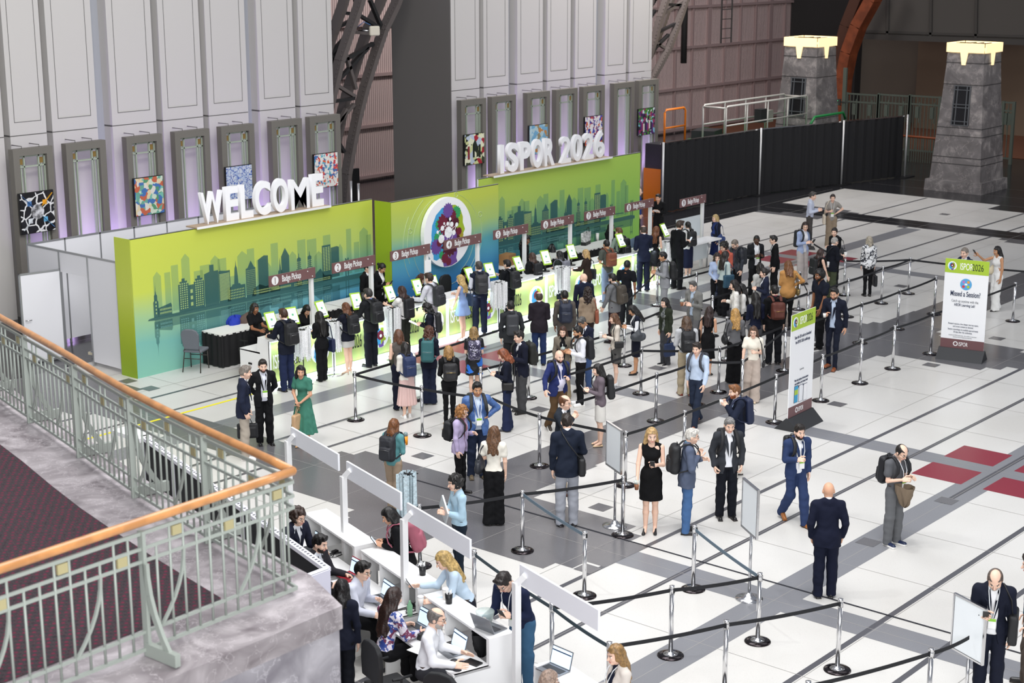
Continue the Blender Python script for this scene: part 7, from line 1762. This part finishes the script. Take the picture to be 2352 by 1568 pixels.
P_('C19', 1643, 493, 590, 290, 'blond woman in glasses with navy coat and blue dress', sex='f', arms='DH', hair='bob:cdb078', top='coat:1a2138', bot='midi:1b3070:.35', shirt='1c3c86', glasses=True, fat=1.12)
P_('C20', 1512, 446, 548, 330, 'man in black shirt holding papers behind the eighth sign', arms='FF', hair='short:1c1816', top='shirt:17181b', bot='trousers:17181b', skin='m')
P_('C21', 1468, 432, 545, 100, 'bald man in cobalt blue shirt half hidden at the booth wall end', arms='DD', hair='bald', top='shirt:1c3f9e', bot='trousers:17181b')
# -- staff behind the counter
P_('S1', 585, 697, None, 50, 'staff woman with braided hair in black tee behind the left end of the counter', sex='f', arms='GG', legs='S', hair='braids:16110f', top='shortblouse:131318', bot='trousers:131318', skin='b', Y=26.62)
P_('S2', 705, 703, None, 30, 'dark haired staff member seated behind the second tablet', arms='SS', legs='T', hair='bob:14100e', top='shirt:15161a', bot='trousers:15161a', sex='f', skin='m', hd=40, Y=26.72)
P_('S3', 846, 603, None, 60, 'staff member in black suit partly hidden behind the second sign post', arms='DD', hair='short:1b1614', top='blazer:131418', bot='trousers:131418', Y=27.2)
P_('S4', 877, 606, None, 60, 'young staff woman with hair bun in black blazer checking her phone', sex='f', arms='FF', hair='bun:14100e', top='blazer:15161b', bot='trousers:15161b', skin='t', shirt='f2f2f2', hd=30, Y=27.25)
P_('S5', 832, 672, None, 200, 'dark haired person seated behind the tall man in charcoal jacket', sex='f', arms='SS', legs='T', hair='bob:15110f', top='shirt:15161a', bot='trousers:15161a', Y=26.72)
P_('S6', 968, 632, None, 60, 'seated staff woman with reddish curly hair in black top', sex='f', arms='SS', legs='T', hair='curly:5c3426', top='shirt:15161a', bot='trousers:15161a', hd=25, Y=26.9)
P_('S7', 1072, 616, None, 30, 'seated person with thick black hair behind the blond curls', sex='f', arms='SS', legs='T', hair='curlbob:14100e', top='shirt:15161a', bot='trousers:15161a', hd=45, Y=26.9)
P_('S8', 1208, 541, None, 60, 'staff woman with glasses and white headband standing in black', sex='f', arms='DF', hair='curly:16120f', top='shirt:131318', bot='trousers:131318', skin='b', glasses=True, Y=26.98)
P_('S9', 1310, 557, None, 30, 'seated staff man with dark skin behind the seventh sign post', arms='SS', legs='T', hair='crop:120f0e', top='shirt:131418', bot='trousers:131418', skin='d', Y=26.85)
P_('S10', 1404, 513, None, 40, 'staff member with long black hair standing near sign seven', sex='f', arms='GG', legs='S', hair='long:120f0e', top='shirt:131418', bot='trousers:131418', skin='b', Y=26.85)
# -- waiting in the queue
P_('Q1', 915, 757, None, 190, 'woman with straight brown bob and taupe sleeveless top carrying an olive coat', sex='f', arms='FF', hair='bob:6a4430', top='sleeveless:6b625c', bot='trousers:1a2038')
P_('Q2', 930, 787, 966, 200, 'woman in cream jacket and pleated pink skirt with navy backpack', sex='f', arms='FW', hair='mid:1c1614', top='sweater:e9e3d6', bot='midi:e8bcb4:.28', shoe='sneaker:f0f0ee')
P_('Q3', 985, 750, 935, 170, 'woman with curly brown hair in navy coat wearing a teal backpack', sex='f', arms='FF', hair='curly:5a3424', top='blazer:1b2036', bot='flared:1f2a48', shoe='heel:b87848')
P_('Q4', 1030, 794, 985, 185, 'woman with blond bob in black top with black leather backpack', sex='f', arms='FF', hair='bob:b08550', top='sweater:17181b', bot='slim:141518', shoe='heel:d8b090')
P_('Q5', 1088, 751, 905, 180, 'woman in black dress with large blue leaves and starry purple backpack', sex='f', arms='FF', hair='wavy:9c7c4c', top='dress_short:blue', bot='hem.:.55:p', fat=1.12, shoe='sneaker:8c3038')
P_('Q6', 1155, 803, 1000, 262, 'woman with auburn hair in navy blazer typing on her phone', sex='f', arms='FF', hair='mid:8c4a28', top='blazer:1a2036', bot='flared:22305a', hd=28, shoe='flat:1c1c24')
P_('Q7', 1192, 760, 957, 290, 'man with dark hair in navy blazer and grey trousers looking left', arms='FF', hair='short:1e1815', top='blazer:1a1f36', bot='trousers:4c4c50')
P_('Q8', 1173, 692, 855, 185, 'man with black hair in charcoal suit with backpack on one shoulder', arms='DP', hair='short:15110f', top='blazer:33363b', bot='trousers:26282d')
P_('Q9', 1238, 671, 838, 180, 'balding man in dark plum blazer and blue jeans', arms='FF', hair='balding:4a3c32', top='blazer:2e2530', bot='jeans:24407a', fat=1.12)
P_('Q10', 1297, 667, 828, 180, 'man with black hair in taupe blazer with navy backpack', arms='DD', hair='crop:14100e', top='blazer:655c54', bot='trousers:24262c', skin='b')
P_('Q11', 1340, 628, 785, 195, 'bald bearded man in navy suit facing the counter', arms='DD', hair='bald', beard='2a2420', top='blazer:1b2440', bot='trousers:1b2440', ht=-30)
P_('Q12', 1350, 660, 812, 175, 'woman with dark curly hair in tan blazer with brown shoulder bag', sex='f', arms='DD', hair='curly:2c1c16', top='blazer:a88e70', bot='trousers:3a2c28', fat=1.1)
P_('Q13', 1407, 629, 790, 232, 'man with dark hair and glasses in grey blazer with olive backpack', arms='WF', hair='short:15110f', beard='1c1614', top='blazer:7c7e82', bot='trousers:3a1f28', glasses=True)
P_('Q14', 1441, 598, 760, 150, 'man in black cap and black tee shirt in the middle of the queue', arms='DD', hair='crop:101014', top='tee:141720', bot='trousers:23262c', skin='b')
P_('Q15', 1523, 579, 735, 262, 'man with black hair in pale grey suit with black backpack', arms='FF', hair='short:15110f', top='blazer:9a9ca2', bot='trousers:9a9ca2', skin='t', fat=1.1)
P_('Q16', 1592, 646, 800, 310, 'grey haired man in grey blazer and light blue shirt with iced coffee', arms='FF', hair='short:5c5a58', top='open:83837f', bot='trousers:76767a', shirt='b4cce8')
P_('Q17', 1527, 684, 848, 300, 'woman with long black hair in dark green blazer and grey trousers', sex='f', arms='DD', hair='long:15110f', top='open:313a28', bot='trousers:4a4c52', shirt='shirt', skin='l', shoe='sneaker:1c1c20')
P_('Q18', 1453, 703, 872, 272, 'woman in navy knit vest with white sleeves looking down at her phone', sex='f', arms='FF', hair='long:15110f', top='vestj:1b2036', bot='pencil:161a30:.42', shirt='eef0f4', skin='t', hd=30, shoe='flat:16161a')
P_('Q19', 1410, 720, 893, 275, 'woman in colour blocked grey and black cardigan with paper cup', sex='f', arms='FD', hair='mid:6b4a34', top='coat:block', bot='skirt:2b2b2e:.5', shirt='5f605a', shoe='sneaker:f0f0f0')
P_('Q20', 1293, 750, 925, 345, 'smiling woman with brown hair in taupe blazer with iced coffee', sex='f', arms='FD', hair='mid:4a2c1e', top='open:857a68', bot='wide:b49a68', shirt='15151a')
P_('Q21', 1328, 750, 930, 282, 'man with black hair in white shirt and black trousers with white sneakers', arms='FF', hair='short:15110f', beard='1f1814', top='shirt:eceef6', bot='slim:15161a', shoe='sneaker:f4f4f4', skin='t')
P_('Q22', 1337, 730, 900, 310, 'grey haired man in navy blazer and jeans looking down', arms='FF', hair='short:5a5856', top='blazer:1d2540', bot='jeans:385c98', skin='t', hd=35, glasses=True)
P_('Q23', 1285, 805, 1000, 20, 'bald bearded man in royal blue jacket and brown trousers pointing down', arms='FO', legs='W', hair='bald', beard='3c2a20', top='open:24357c', bot='trousers:6b4c26', shirt='dcd8f0', fat=1.12, shoe='sneaker:3c3630')
P_('Q24', 1373, 836, 1033, 270, 'woman with long black hair in mauve cardigan and white skirt using phone', sex='f', arms='FF', hair='wavy:181412', top='tunic:7c6c78', bot='skirt:dcd8d0:.5', shoe='flat:d8bc98')
P_('Q25', 1298, 908, 1142, 60, 'man with thinning brown hair and glasses resting his chin on his hand', arms='DM', hair='balding:6b4226', top='blazer:2a3340', bot='trousers:c0a888', glasses=True, shoe='dress:4a2c20')
P_('Q26', 1302, 951, 1213, 182, 'man seen from behind in navy blazer and pale grey trousers', arms='DX', hair='short:2c211c', top='blazer:1f2a40', bot='trousers:a8acb8', shoe='dress:18161a')
P_('Q27', 1096, 878, 1108, 8, 'smiling man with black hair in checked blue blazer with name badge', arms='HP', hair='short:15110f', top='open:check', bot='trousers:22304e', shirt='c8daf0', skin='t', fat=1.18, shoe='dress:6a5c48')
P_('Q28', 1062, 931, 1128, 62, 'woman with blond curls and glasses in lilac blazer with black backpack', sex='f', arms='FD', hair='curlbob:a87440', top='blazer:c2aede', bot='slim:17181c', shirt='b06070', glasses=True, H=1.72, fat=1.08)
P_('Q29', 1135, 979, 1210, 165, 'woman with long wavy brown hair in cream top and wide black trousers', sex='f', arms='XD', hair='wavy:6b4a30', top='shortblouse:ece6d6', bot='wide:16161a', shoe='dress:121214')
P_('Q30', 905, 962, 1178, 150, 'woman with auburn hair in teal top and beige trousers with orange bottle', sex='f', arms='DF', hair='mid:7c4c28', top='sweater:4fa3a8', bot='trousers:b49878', shoe='dress:c8a888')
P_('Q31', 1045, 1091, 1350, 285, 'man with black hair in light blue shirt carrying papers at his hip', arms='FX', hair='messy:15110f', top='shirt:a6cfe6', bot='slim:16283a', shoe='dress:1c1c20')
P_('Q32', 563, 840, 1062, 95, 'grey haired man in navy blazer and beige trousers with white sneakers', arms='DP', hair='short:8a8178', top='blazer:232c48', bot='trousers:b8aa98', shoe='sneaker:eeeeee')
P_('Q33', 603, 826, 1030, 15, 'smiling man in black suit and open white shirt with hands behind back', arms='BB', hair='short:241c18', beard='4a3a30', top='open:1b1c21', bot='trousers:17181c', shirt='dfe2f2', shoe='dress:101012')
P_('Q34', 690, 840, 1035, 330, 'woman with long black hair in belted green dress holding a tan tote', sex='f', arms='CC', hair='wavy:120f0e', top='dress_short:2f8e74', bot='hem.:.28:a', skin='m', ht=-35, shoe='heel:d8a878')
# -- right hand crowd
P_('R1', 1867, 441, 580, 70, 'grey haired man in pale blue shirt and grey trousers at the back', arms='FF', hair='short:4c4844', top='shirt:c4cee6', bot='trousers:55504c')
P_('R2', 1913, 446, 575, 350, 'woman in grey tee and wide khaki trousers with hand on hip', sex='f', arms='HF', hair='pony:2a1c18', top='tee:a39c92', bot='wide:a08a6c', skin='l')
P_('R3', 1850, 510, 662, 25, 'woman with long dark hair and glasses in light blue blazer', sex='f', arms='FF', hair='long:33231e', top='open:9fb4e2', bot='wide:c0b4b0', shirt='e8e8ee', glasses=True, ht=35)
P_('R4', 1917, 523, None, 300, 'woman with tied dark hair in black top behind the white haired man', sex='f', arms='FF', hair='bun:1f1613', top='sweater:131318', bot='trousers:131318', ht=-30)
P_('R5', 1918, 545, 690, 110, 'white haired man with glasses in navy jacket and olive trousers', arms='DF', hair='crop:b8b4ae', top='blazer:161a28', bot='trousers:4c5638', glasses=True)
P_('R6', 1886, 572, 705, 115, 'woman with long brown hair in black sleeveless top and dark trousers', sex='f', arms='FW', hair='long:3c2620', top='sleeveless:141418', bot='trousers:141418')
P_('R7', 1997, 543, 688, 180, 'woman with grey bob in black and white floral blouse', sex='f', arms='DD', hair='bob:b4aa98', top='tunic:bw', bot='slim:131317', fat=1.1)
P_('R8', 1738, 541, 690, 12, 'man with glasses and dark skin in charcoal suit wearing a badge', arms='FF', hair='crop:120f0e', top='open:25282e', bot='trousers:1c1e22', skin='d', shirt='f0f2f6', glasses=True, ht=30)
P_('R9', 1777, 541, 688, 262, 'man with black hair and glasses in black jacket facing left', arms='DD', hair='short:15110f', top='blazer:15161a', bot='trousers:15161a', glasses=True)
P_('R10', 1688, 552, 702, 300, 'grey bearded man in dark plaid jacket looking down', arms='DF', hair='crop:7c7268', beard='8a8078', top='blazer:plaid', bot='trousers:1a1b20', shirt='544a5e', hd=32, glasses=True)
P_('R11', 1663, 556, None, 300, 'young man with black hair and orange collar behind the blue shirt', arms='FF', hair='messy:15110f', top='shirt:d2502c', bot='trousers:1c1c20', hd=20, glasses=True)
P_('R12', 1648, 582, 728, 352, 'woman with curly brown hair in pale blue shirt with clasped hands', sex='f', arms='CC', hair='curlbob:33221c', top='shirt:a6bce4', bot='trousers:16171c')
P_('R13', 1667, 577, None, 120, 'woman with long dark hair in mint top with teal tote bag', sex='f', arms='FD', hair='long:241a18', top='blouse:b8ccc8', bot='trousers:16171c')
P_('R14', 1746, 605, None, 200, 'woman with black hair in pale grey top beside the navy jacket', sex='f', arms='FF', hair='mid:1a1412', top='sweater:c0c0bc', bot='trousers:1c1c20')
P_('R15', 1755, 616, 775, 262, 'woman with pinned dark hair in navy jacket facing left', sex='f', arms='FF', hair='bun:231a17', top='blazer:232b48', bot='trousers:17181c')
P_('R16', 1811, 601, 765, 175, 'woman with reddish wavy hair in mustard yellow top', sex='f', arms='FH', hair='wavy:7a4e2a', top='tunic:d8921c', bot='slim:131317', hd=35, fat=1.25)
P_('R17', 1883, 619, 812, 292, 'bearded man with dark skin in navy polo shirt walking left', arms='WD', hair='afro:120f0e', beard='14100e', top='polo:1a2033', bot='trousers:15161a', skin='b', shoe='sneaker:2a2622', legs='L')
P_('R18', 1917, 661, 858, 325, 'man with glasses in navy suit and brown shoes walking with a cup', arms='VF', legs='L', hair='short:15110f', beard='3a2c24', top='open:1b2238', bot='slim:1b2238', shirt='b8cdea', glasses=True, shoe='dress:8a4a24', skin='m')
P_('R19', 1780, 656, 843, 185, 'man in black suit seen from behind with brown leather backpack', arms='DD', hair='short:14100e', top='blazer:141519', bot='trousers:1a1c24', shirt='8a2440')
P_('R20', 1686, 643, None, 262, 'woman with dark hair in dotted white blouse beside the queue post', sex='f', arms='DF', hair='mid:201614', top='blouse:dots', bot='trousers:131317')
P_('R21', 1703, 652, 808, 262, 'woman with long black hair in white blouse and black trousers', sex='f', arms='DD', hair='xlong:14100f', top='blouse:e8e6e0', bot='trousers:131317')
P_('R22', 1735, 672, None, 190, 'woman with long black hair in navy sweater and grey trousers', sex='f', arms='FF', hair='xlong:14100f', top='sweater:161e3c', bot='trousers:55575c')
P_('R23', 1689, 709, 886, 180, 'woman with long blond hair in grey sweater and wide black trousers', sex='f', arms='FF', hair='wavy:c89a58', top='sweater:76767a', bot='wide:121216')
P_('R24', 1630, 704, 858, 150, 'woman with long dark hair in sleeveless black dress and heels', sex='f', arms='DF', hair='long:33201c', top='dress:141418', bot='hem.:.4:p', shoe='heel:141416', skin='m')
P_('R25', 1577, 727, 915, 180, 'man with shaggy brown hair in pale grey jacket and khaki trousers', arms='FF', hair='mid:5f4838', top='shirt:c2c4c8', bot='trousers:bca882', shoe='dress:7a3424', H=1.8)
P_('R26', 1731, 750, 932, 340, 'woman with glasses in cream short jacket and beige trousers', sex='f', arms='FW', legs='L', hair='mid:5f4434', top='shortblouse:f0e8d4', bot='wide:cdb8a8', glasses=True, shoe='flat:d8c4a8')
P_('R27', 1601, 787, 988, 325, 'man with dark hair in light blue shirt and jeans walking left', arms='WV', legs='W', hair='short:2a1e18', top='shirt:bcd2f0', bot='jeans:26344e', shoe='dress:8a4624')
P_('R28', 1688, 884, 1106, 280, 'man with red beard in navy blazer and white trousers drinking', arms='MD', legs='L', hair='short:8a5830', beard='8c4a24', top='open:1b2640', bot='trousers:e6e0d4', shirt='a8c8f0', shoe='dress:7c3c20')
P_('R29', 1676, 960, 1202, 2, 'grey haired man in charcoal blazer with hands in pockets', arms='PP', hair='short:8a8886', top='open:3c4048', bot='trousers:161a26', shirt='f2f4fa', shoe='dress:141416', hd=14)
P_('R30', 1590, 985, 1232, 85, 'white haired man in slate blue jacket and bright jeans', arms='FK', hair='short:dcd8d0', top='blazer:5c6a88', bot='jeans:3c74b4', shirt='58a8c8', glasses=True, shoe='dress:1c1a1a', fat=1.05)
P_('R31', 1497, 983, 1234, 345, 'blond woman in black wrap dress and heeled sandals walking forward', sex='f', arms='FW', hair='long:c6a26c', top='dress:121215', bot='hem.:.56:p', shoe='heel:141416', ht=-15)
P_('R32', 1837, 975, 1212, 15, 'dark bearded man in bright blue suit walking with lanyard', arms='DF', legs='W', hair='short:241c18', beard='2a1e18', top='open:2b4478', bot='trousers:2b4478', shirt='f4f6fa', shoe='dress:a0622c')
P_('R33', 1904, 1108, 1376, 172, 'bald man with glasses in navy suit standing with hands in front', arms='PP', hair='bald', top='blazer:151c38', bot='trousers:151c38', shoe='dress:121214', fat=1.1, skin='m')
P_('R34', 2072, 1024, 1268, 30, 'man with glasses in grey polo with brown jacket over his arm', arms='FF', hair='balding:1c1614', top='polo:66686e', bot='trousers:707276', glasses=True, hd=30, shoe='sneaker:1f2a4a', skin='l')
P_('R35', 2287, 1313, None, 338, 'balding man with grey beard in navy suit holding a phone', arms='DF', hair='balding:5a4a40', beard='b4aca4', top='open:1a2036', bot='trousers:1a2036', shirt='f2f2f4', hd=38, H=1.83)
P_('R36', 2370, 1275, None, 250, 'person in teal sleeve and brown trousers cut by the right edge', arms='DD', hair='short:2a1e18', top='shirt:2c5a70', bot='trousers:5c4e44')
P_('R37', 2216, 569, None, 290, 'smiling man with short grey hair in navy suit behind the session poster', arms='DF', hair='crop:8a8076', top='blazer:1f2b50', bot='trousers:1f2b50', H=1.82, ht=-20)
P_('R38', 2291, 566, 722, 285, 'woman with long black hair in white outfit raising her hand', sex='f', arms='DU', hair='wavy:141010', top='sleeveless:ecebe8', bot='wide:f0efeb', skin='t', shoe='flat:1c1c20', legs='L')
# -- at the near desks
P_('N1', 684, 1167, None, 50, 'seated man with curly hair and round glasses in dark jacket', arms='GG', legs='T', hair='messy:3a2820', top='blazer:20243c', bot='trousers:17181c', glasses=True, nosh=True, z0=0.2, lean=12)
P_('N2', 734, 1228, None, 62, 'seated man with black hair and beard in charcoal jacket facing right', arms='GG', legs='T', hair='short:14100e', beard='2a201c', top='blazer:35323a', bot='trousers:17181c', nosh=True, z0=0.1, lean=12)
P_('N3', 893, 1168, None, 268, 'woman with black hair in black blazer leaning on the desk with pink backpack', sex='f', arms='FF', hair='mid:14100f', top='blazer:15161b', bot='trousers:15161b', lean=18, hd=20, skin='m', H=1.7)
P_('N4', 832, 1290, None, 62, 'seated man with black hair and glasses in pale striped shirt', arms='FG', legs='T', hair='short:14100e', top='shirt:ccd0e2', bot='trousers:17181c', glasses=True, skin='l', nosh=True, z0=0.1, lean=12)
P_('N5', 905, 1350, None, 125, 'seated woman with very long brown hair in blue floral blouse', sex='f', arms='GG', legs='T', hair='xlong:33201a', top='blouse:mix', bot='trousers:131317', nosh=True, H=1.8, z0=0.12, lean=12)
P_('N6', 785, 1331, None, 165, 'woman with black hair in navy blazer beside the balcony corner', sex='f', arms='DD', hair='mid:141010', top='blazer:1a2036', bot='trousers:131722', G=None, H=1.66)
P_('N7', 1003, 1397, None, 75, 'seated grey haired man with glasses in white shirt typing on laptop', arms='SS', legs='T', hair='balding:77726e', beard='b0aaa4', top='shirt:eceef4', bot='trousers:3a3b42', glasses=True, lean=12, nosh=True, z0=0.18)
P_('N8', 1018, 1269, None, 278, 'woman with long blond hair in light blue shirt reaching out her phone', sex='f', arms='GR', hair='long:c6a668', top='shirt:bcd6ec', bot='trousers:1a1e30', lean=28, H=1.72, hd=15)
P_('N9', 1158, 1319, None, 318, 'man with glasses in navy sweater and jeans bending over a laptop', arms='FG', hair='short:231b18', top='sweater:1a2850', bot='jeans:2e6c98', lean=30, hd=30, H=1.84, glasses=True, skin='l', shoe='dress:1c1a1a')
P_('N10', 1414, 1481, None, 290, 'blond woman with sunglasses on her head in cream cardigan', sex='f', arms='FF', hair='long:9c7848', top='open:d8ccc0', bot='trousers:1a2038', shirt='1b2340', H=1.66)
P_('N11', 1263, 1540, None, 100, 'person with greying blond hair at the very bottom edge', sex='f', arms='SS', legs='T', hair='bob:a89080', top='shirt:8a8c92', bot='trousers:17181c', nosh=True, glasses=True)
# sunglasses on the head
# ------------------------------------------------------------------ bags, phones, cups, badges
for k, c, kind, one, lb in (('C1', '17181b', 'pack', 0, 'black backpack worn by the man at the first tablet'), ('C3', '15161a', 'pack', 0, 'black backpack worn by the woman in the grey skirt'), ('C4', '18191c', 'pack', 0, 'black backpack on the man in charcoal jacket'),
    ('C5', '121317', 'slim', 0, 'boxy black backpack on the woman in dark green trousers'), ('C6', '26272c', 'pack', 0, 'charcoal backpack on the man in white shirt and grey trousers'), ('C6b', '16171b', 'slim', 0, 'black backpack on the woman with short black curls'),
    ('C8', '2b2c30', 'pack', 0, 'charcoal backpack on the man in navy vest'), ('C9', '1b1c20', 'pack', 0, 'black backpack on the man pressing the ninth tablet'), ('C10', '15161a', 'slim', 0, 'soft black bag on the back of the woman in white trousers'), ('C11', '7c7e88', 'slim', 0, 'light grey backpack on the woman in the long navy skirt'),
    ('C13', '7a4530', 'leather', 0, 'tan leather backpack on the man in faded jeans'), ('C14', '141518', 'pack', 0, 'black backpack on the man in sage green shirt'), ('C18', '131417', 'pack', 0, 'black backpack on the woman in white top by sign nine'),
    ('Q2', '1c2c52', 'pack', 0, 'navy backpack on the woman in the pink skirt'), ('Q3', '2f6468', 'slim', 0, 'teal backpack on the woman with curly brown hair'), ('Q4', '1d1d20', 'leather', 0, 'black leather backpack with gold zips on the blond bob woman'), ('Q5', 'galaxy', 'pack', 0, 'purple star patterned backpack over the blue leaf dress'),
    ('Q7', '22231f', 'pack', 1, 'black backpack on the man in navy blazer and grey trousers'), ('Q8', '33353a', 'slim', 1, 'charcoal backpack slung on one shoulder of the charcoal suit'), ('Q10', '1a2236', 'pack', 0, 'dark navy backpack on the taupe blazer'), ('Q13', '463f36', 'pack', 0, 'olive brown backpack on the man in grey blazer'),
    ('Q15', '131417', 'pack', 0, 'black backpack on the pale grey suit'), ('Q21', '1a1c20', 'slim', 0, 'black backpack on the man in white shirt and white sneakers'), ('Q23', '1b1c1f', 'slim', 0, 'boxy black backpack on the man in royal blue'), ('Q24', '1a1b1e', 'slim', 1, 'flat black bag behind the mauve cardigan'), ('Q27', '2a2c2c', 'slim', 0, 'dark backpack behind the smiling man in blue check'),
    ('Q28', '141518', 'leather', 0, 'black leather backpack with gold zips on the lilac blazer'), ('Q30', '22242a', 'pack', 0, 'large black backpack on the woman in teal'), ('R3', '1c1d20', 'slim', 0, 'black backpack behind the light blue blazer'), ('R19', '5b2d22', 'leather', 0, 'brown leather backpack on the man in black suit'),
    ('R25', '1a1b1f', 'pack', 0, 'black backpack on the man in khaki trousers'), ('R27', '3a3c44', 'slim', 0, 'grey backpack behind the walking man in light blue shirt'), ('R28', '1b2542', 'slim', 0, 'navy backpack on the red bearded man'), ('R29', '1c1d20', 'slim', 0, 'black backpack behind the charcoal blazer'), ('R30', '17181b', 'pack', 0, 'black backpack on the white haired man in jeans'),
    ('R34', '15161c', 'pack', 0, 'black backpack on the man in grey polo'), ('R6', '141518', 'slim', 0, 'black backpack behind the sleeveless black top'), ('N3', 'a4596a', 'pack', 0, 'dusty pink backpack on the woman in black blazer'), ('R10', '20242a', 'slim', 0, 'dark backpack behind the plaid jacket'), ('R32', '1c1d20', 'slim', 1, 'black bag behind the bright blue suit')):
    backpack(k, c, lb, kind, bool(one))
for k, sd, c, kind, z, cross, hand, sc, lb in (('C2', 1, '1b2546', 'tote', -.2, 0, 0, 1, 'navy tote bag on the shoulder of the long black hair'), ('C7', 1, '2f4058', 'tote', -.05, 0, 0, 1, 'denim tote bag of the woman in light blue dress'), ('C19', -1, '22386a', 'hobo', -.1, 0, 0, 1, 'blue handbag of the blond woman in navy coat'),
    ('Q6', -1, '1c1a1a', 'small', -.1, 1, 0, 1, 'small black crossbody bag of the auburn haired woman'), ('Q12', 1, '8c4c34', 'tote', -.1, 0, 0, 1, 'brown leather shoulder bag of the tan blazer'), ('Q17', -1, '1b2c4e', 'tote', 0, 0, 1, 1, 'blue and black handbag carried by the green blazer'), ('Q18', -1, '3c4046', 'hobo', -.05, 0, 0, 1, 'charcoal shoulder bag of the navy knit vest'),
    ('Q26', 1, '191a1c', 'case', -.12, 1, 0, 1, 'black messenger bag of the man in pale grey trousers'), ('Q29', -1, '24262e', 'hobo', .0, 0, 0, 1.2, 'large dark slouchy bag of the woman in cream top'), ('Q34', 1, 'c9a57e', 'tote', 0, 0, 1, 1, 'tan leather tote held by the woman in green'), ('R2', 1, 'd8ccb8', 'tote', -.2, 0, 0, .9, 'cream tote of the woman in khaki trousers'),
    ('R4', -1, '17181c', 'hobo', -.05, 0, 0, 1.1, 'black shoulder bag of the woman with tied hair'), ('R5', -1, '15161a', 'case', -.1, 1, 0, 1.1, 'black messenger bag of the white haired man'), ('R7', 1, '16171c', 'tote', 0, 0, 1, .95, 'black tote carried by the grey bob woman'), ('R13', 1, '24485c', 'tote', -.1, 0, 0, 1, 'teal leather tote of the woman in mint top'),
    ('R16', 1, 'stud', 'hobo', -.1, 0, 0, .9, 'gold patterned bag hanging beside the mustard top'), ('R23', -1, '141518', 'hobo', -.02, 0, 0, 1, 'black shoulder bag of the long blond hair'), ('R24', -1, '17191e', 'tote', -.08, 0, 0, .95, 'black structured handbag of the sleeveless dress'), ('R26', -1, '1c1c20', 'small', -.22, 0, 0, .8, 'small black handbag of the cream jacket'),
    ('R12', 1, '1a2238', 'small', 0, 0, 1, 1, 'dark umbrella bag held by the curly haired woman'), ('R38', 1, 'd8ccb0', 'hobo', -.02, 0, 0, .9, 'cream shoulder bag of the woman in white'), ('Q32', -1, '1b1c20', 'case', 0, 0, 1, 1, 'dark briefcase beside the beige trousers'), ('C12', 1, '24282e', 'tote', -.1, 0, 0, .9, 'dark bag hanging from the brown jacket'), ('R35', -1, '17181b', 'tote', -.1, 0, 0, 1.1, 'black bag behind the last white board'), ('Q19', -1, '1c1c1e', 'small', -.05, 0, 0, 1, 'small black bag under the grey block cardigan')):
    bag(k, sd, c, lb, kind, z, bool(cross), sc=sc, hand=bool(hand))
for k, i, w_, lb in (('C2', 0, 'phone', 'phone held by the woman with very long black hair'), ('C17', 1, 'phone', 'phone of the bearded man in black suit'), ('S4', 1, 'phone', 'phone held by the staff woman with bun'), ('Q2', 0, 'phone', 'white phone held by the woman in pink skirt'), ('Q6', 1, 'phone', 'phone held by the auburn haired woman'),
    ('Q18', 1, 'phone', 'phone held by the navy knit vest'), ('Q24', 0, 'phone', 'pale blue phone held by the mauve cardigan'), ('R31', 0, 'phone', 'phone held by the blond woman in black dress'), ('R35', 1, 'phone', 'lit phone held by the man at the last board'), ('N8', 1, 'phone', 'bright phone reached out by the blond woman'), ('N9', 0, 'phone', 'black phone held by the bending man'), ('N3', 0, 'phone', 'phone lying in the hand of the pink backpack woman'), ('R38', 1, 'phone', 'phone raised by the woman in white'), ('R3', 0, 'phone', 'phone in the hands of the light blue blazer'),
    ('C6b', 0, 'paper', 'white leaflet read by the woman with short curls'), ('C20', 0, 'paper', 'white papers of the man in black shirt'), ('C15', 0, 'folder', 'blue folder of the balding man in navy suit'), ('Q31', 1, 'laptop', 'silver laptop and papers at the hip of the light blue shirt'), ('N4', 1, 'paper', 'white leaflet held by the seated man in striped shirt'),
    ('Q16', 1, 'iced', 'iced coffee of the man in grey blazer'), ('Q19', 0, 'cup', 'white paper cup of the grey block cardigan'), ('Q20', 0, 'iced', 'iced coffee of the smiling woman in taupe'), ('R28', 0, 'smallcup', 'white cup at the mouth of the red bearded man'), ('R18', 1, 'smallcup', 'cup carried by the man in navy suit and brown shoes'), ('R31', 1, 'iced', 'iced drink carried low by the woman in black dress'), ('Q30', 1, 'bottle', 'orange bottle with grey cap in the hand of the teal top'), ('N8', 0, 'cup', 'paper cup in the left hand of the blond woman at the desk'), ('R5', 1, 'cup', 'dark tumbler of the white haired man'), ('R6', 0, 'cup', 'white cup of the sleeveless black top'),
    ('Q1', 0, 'coat', 'olive coat carried by the taupe sleeveless top'), ('R34', 1, 'coat', 'brown jacket over the arm of the grey polo'), ('C6', 0, 'coat', 'black coat over the arm of the man in white shirt'), ('N9', 1, 'coat', 'black coat hanging over the bending man')):
    held(k, i, w_, lb)
for k, lb in (('Q27', 'name badge on white lanyard of the smiling man in blue check'), ('R8', 'name badge of the man in charcoal suit at the back'), ('R2', 'name badge on long lanyard of the khaki trousers woman'), ('R32', 'name badge dangling from the bright blue suit'), ('R35', 'name badge of the balding man at the last board'), ('Q33', 'name badge of the man in black suit'), ('R34', 'name badge held by the man in grey polo'), ('N9', 'green badge hanging from the bending man'), ('N10', 'white lanyard badge of the blond woman with sunglasses')):
    badge(k, lb)
# ================================================================== TEXT TO REAL MESHES
bpy.context.view_layer.update(); _dg = bpy.context.evaluated_depsgraph_get()
for o in [o for o in COL.objects if o.type == 'FONT']:
    me = bpy.data.meshes.new_from_object(o.evaluated_get(_dg)); n = link('x', me, None, o.parent); nm = o.name
    n.matrix_basis = o.matrix_basis.copy()
    for k in o.keys(): n[k] = o[k]
    o.name = 'old'; n.name = nm; bpy.data.objects.remove(o)
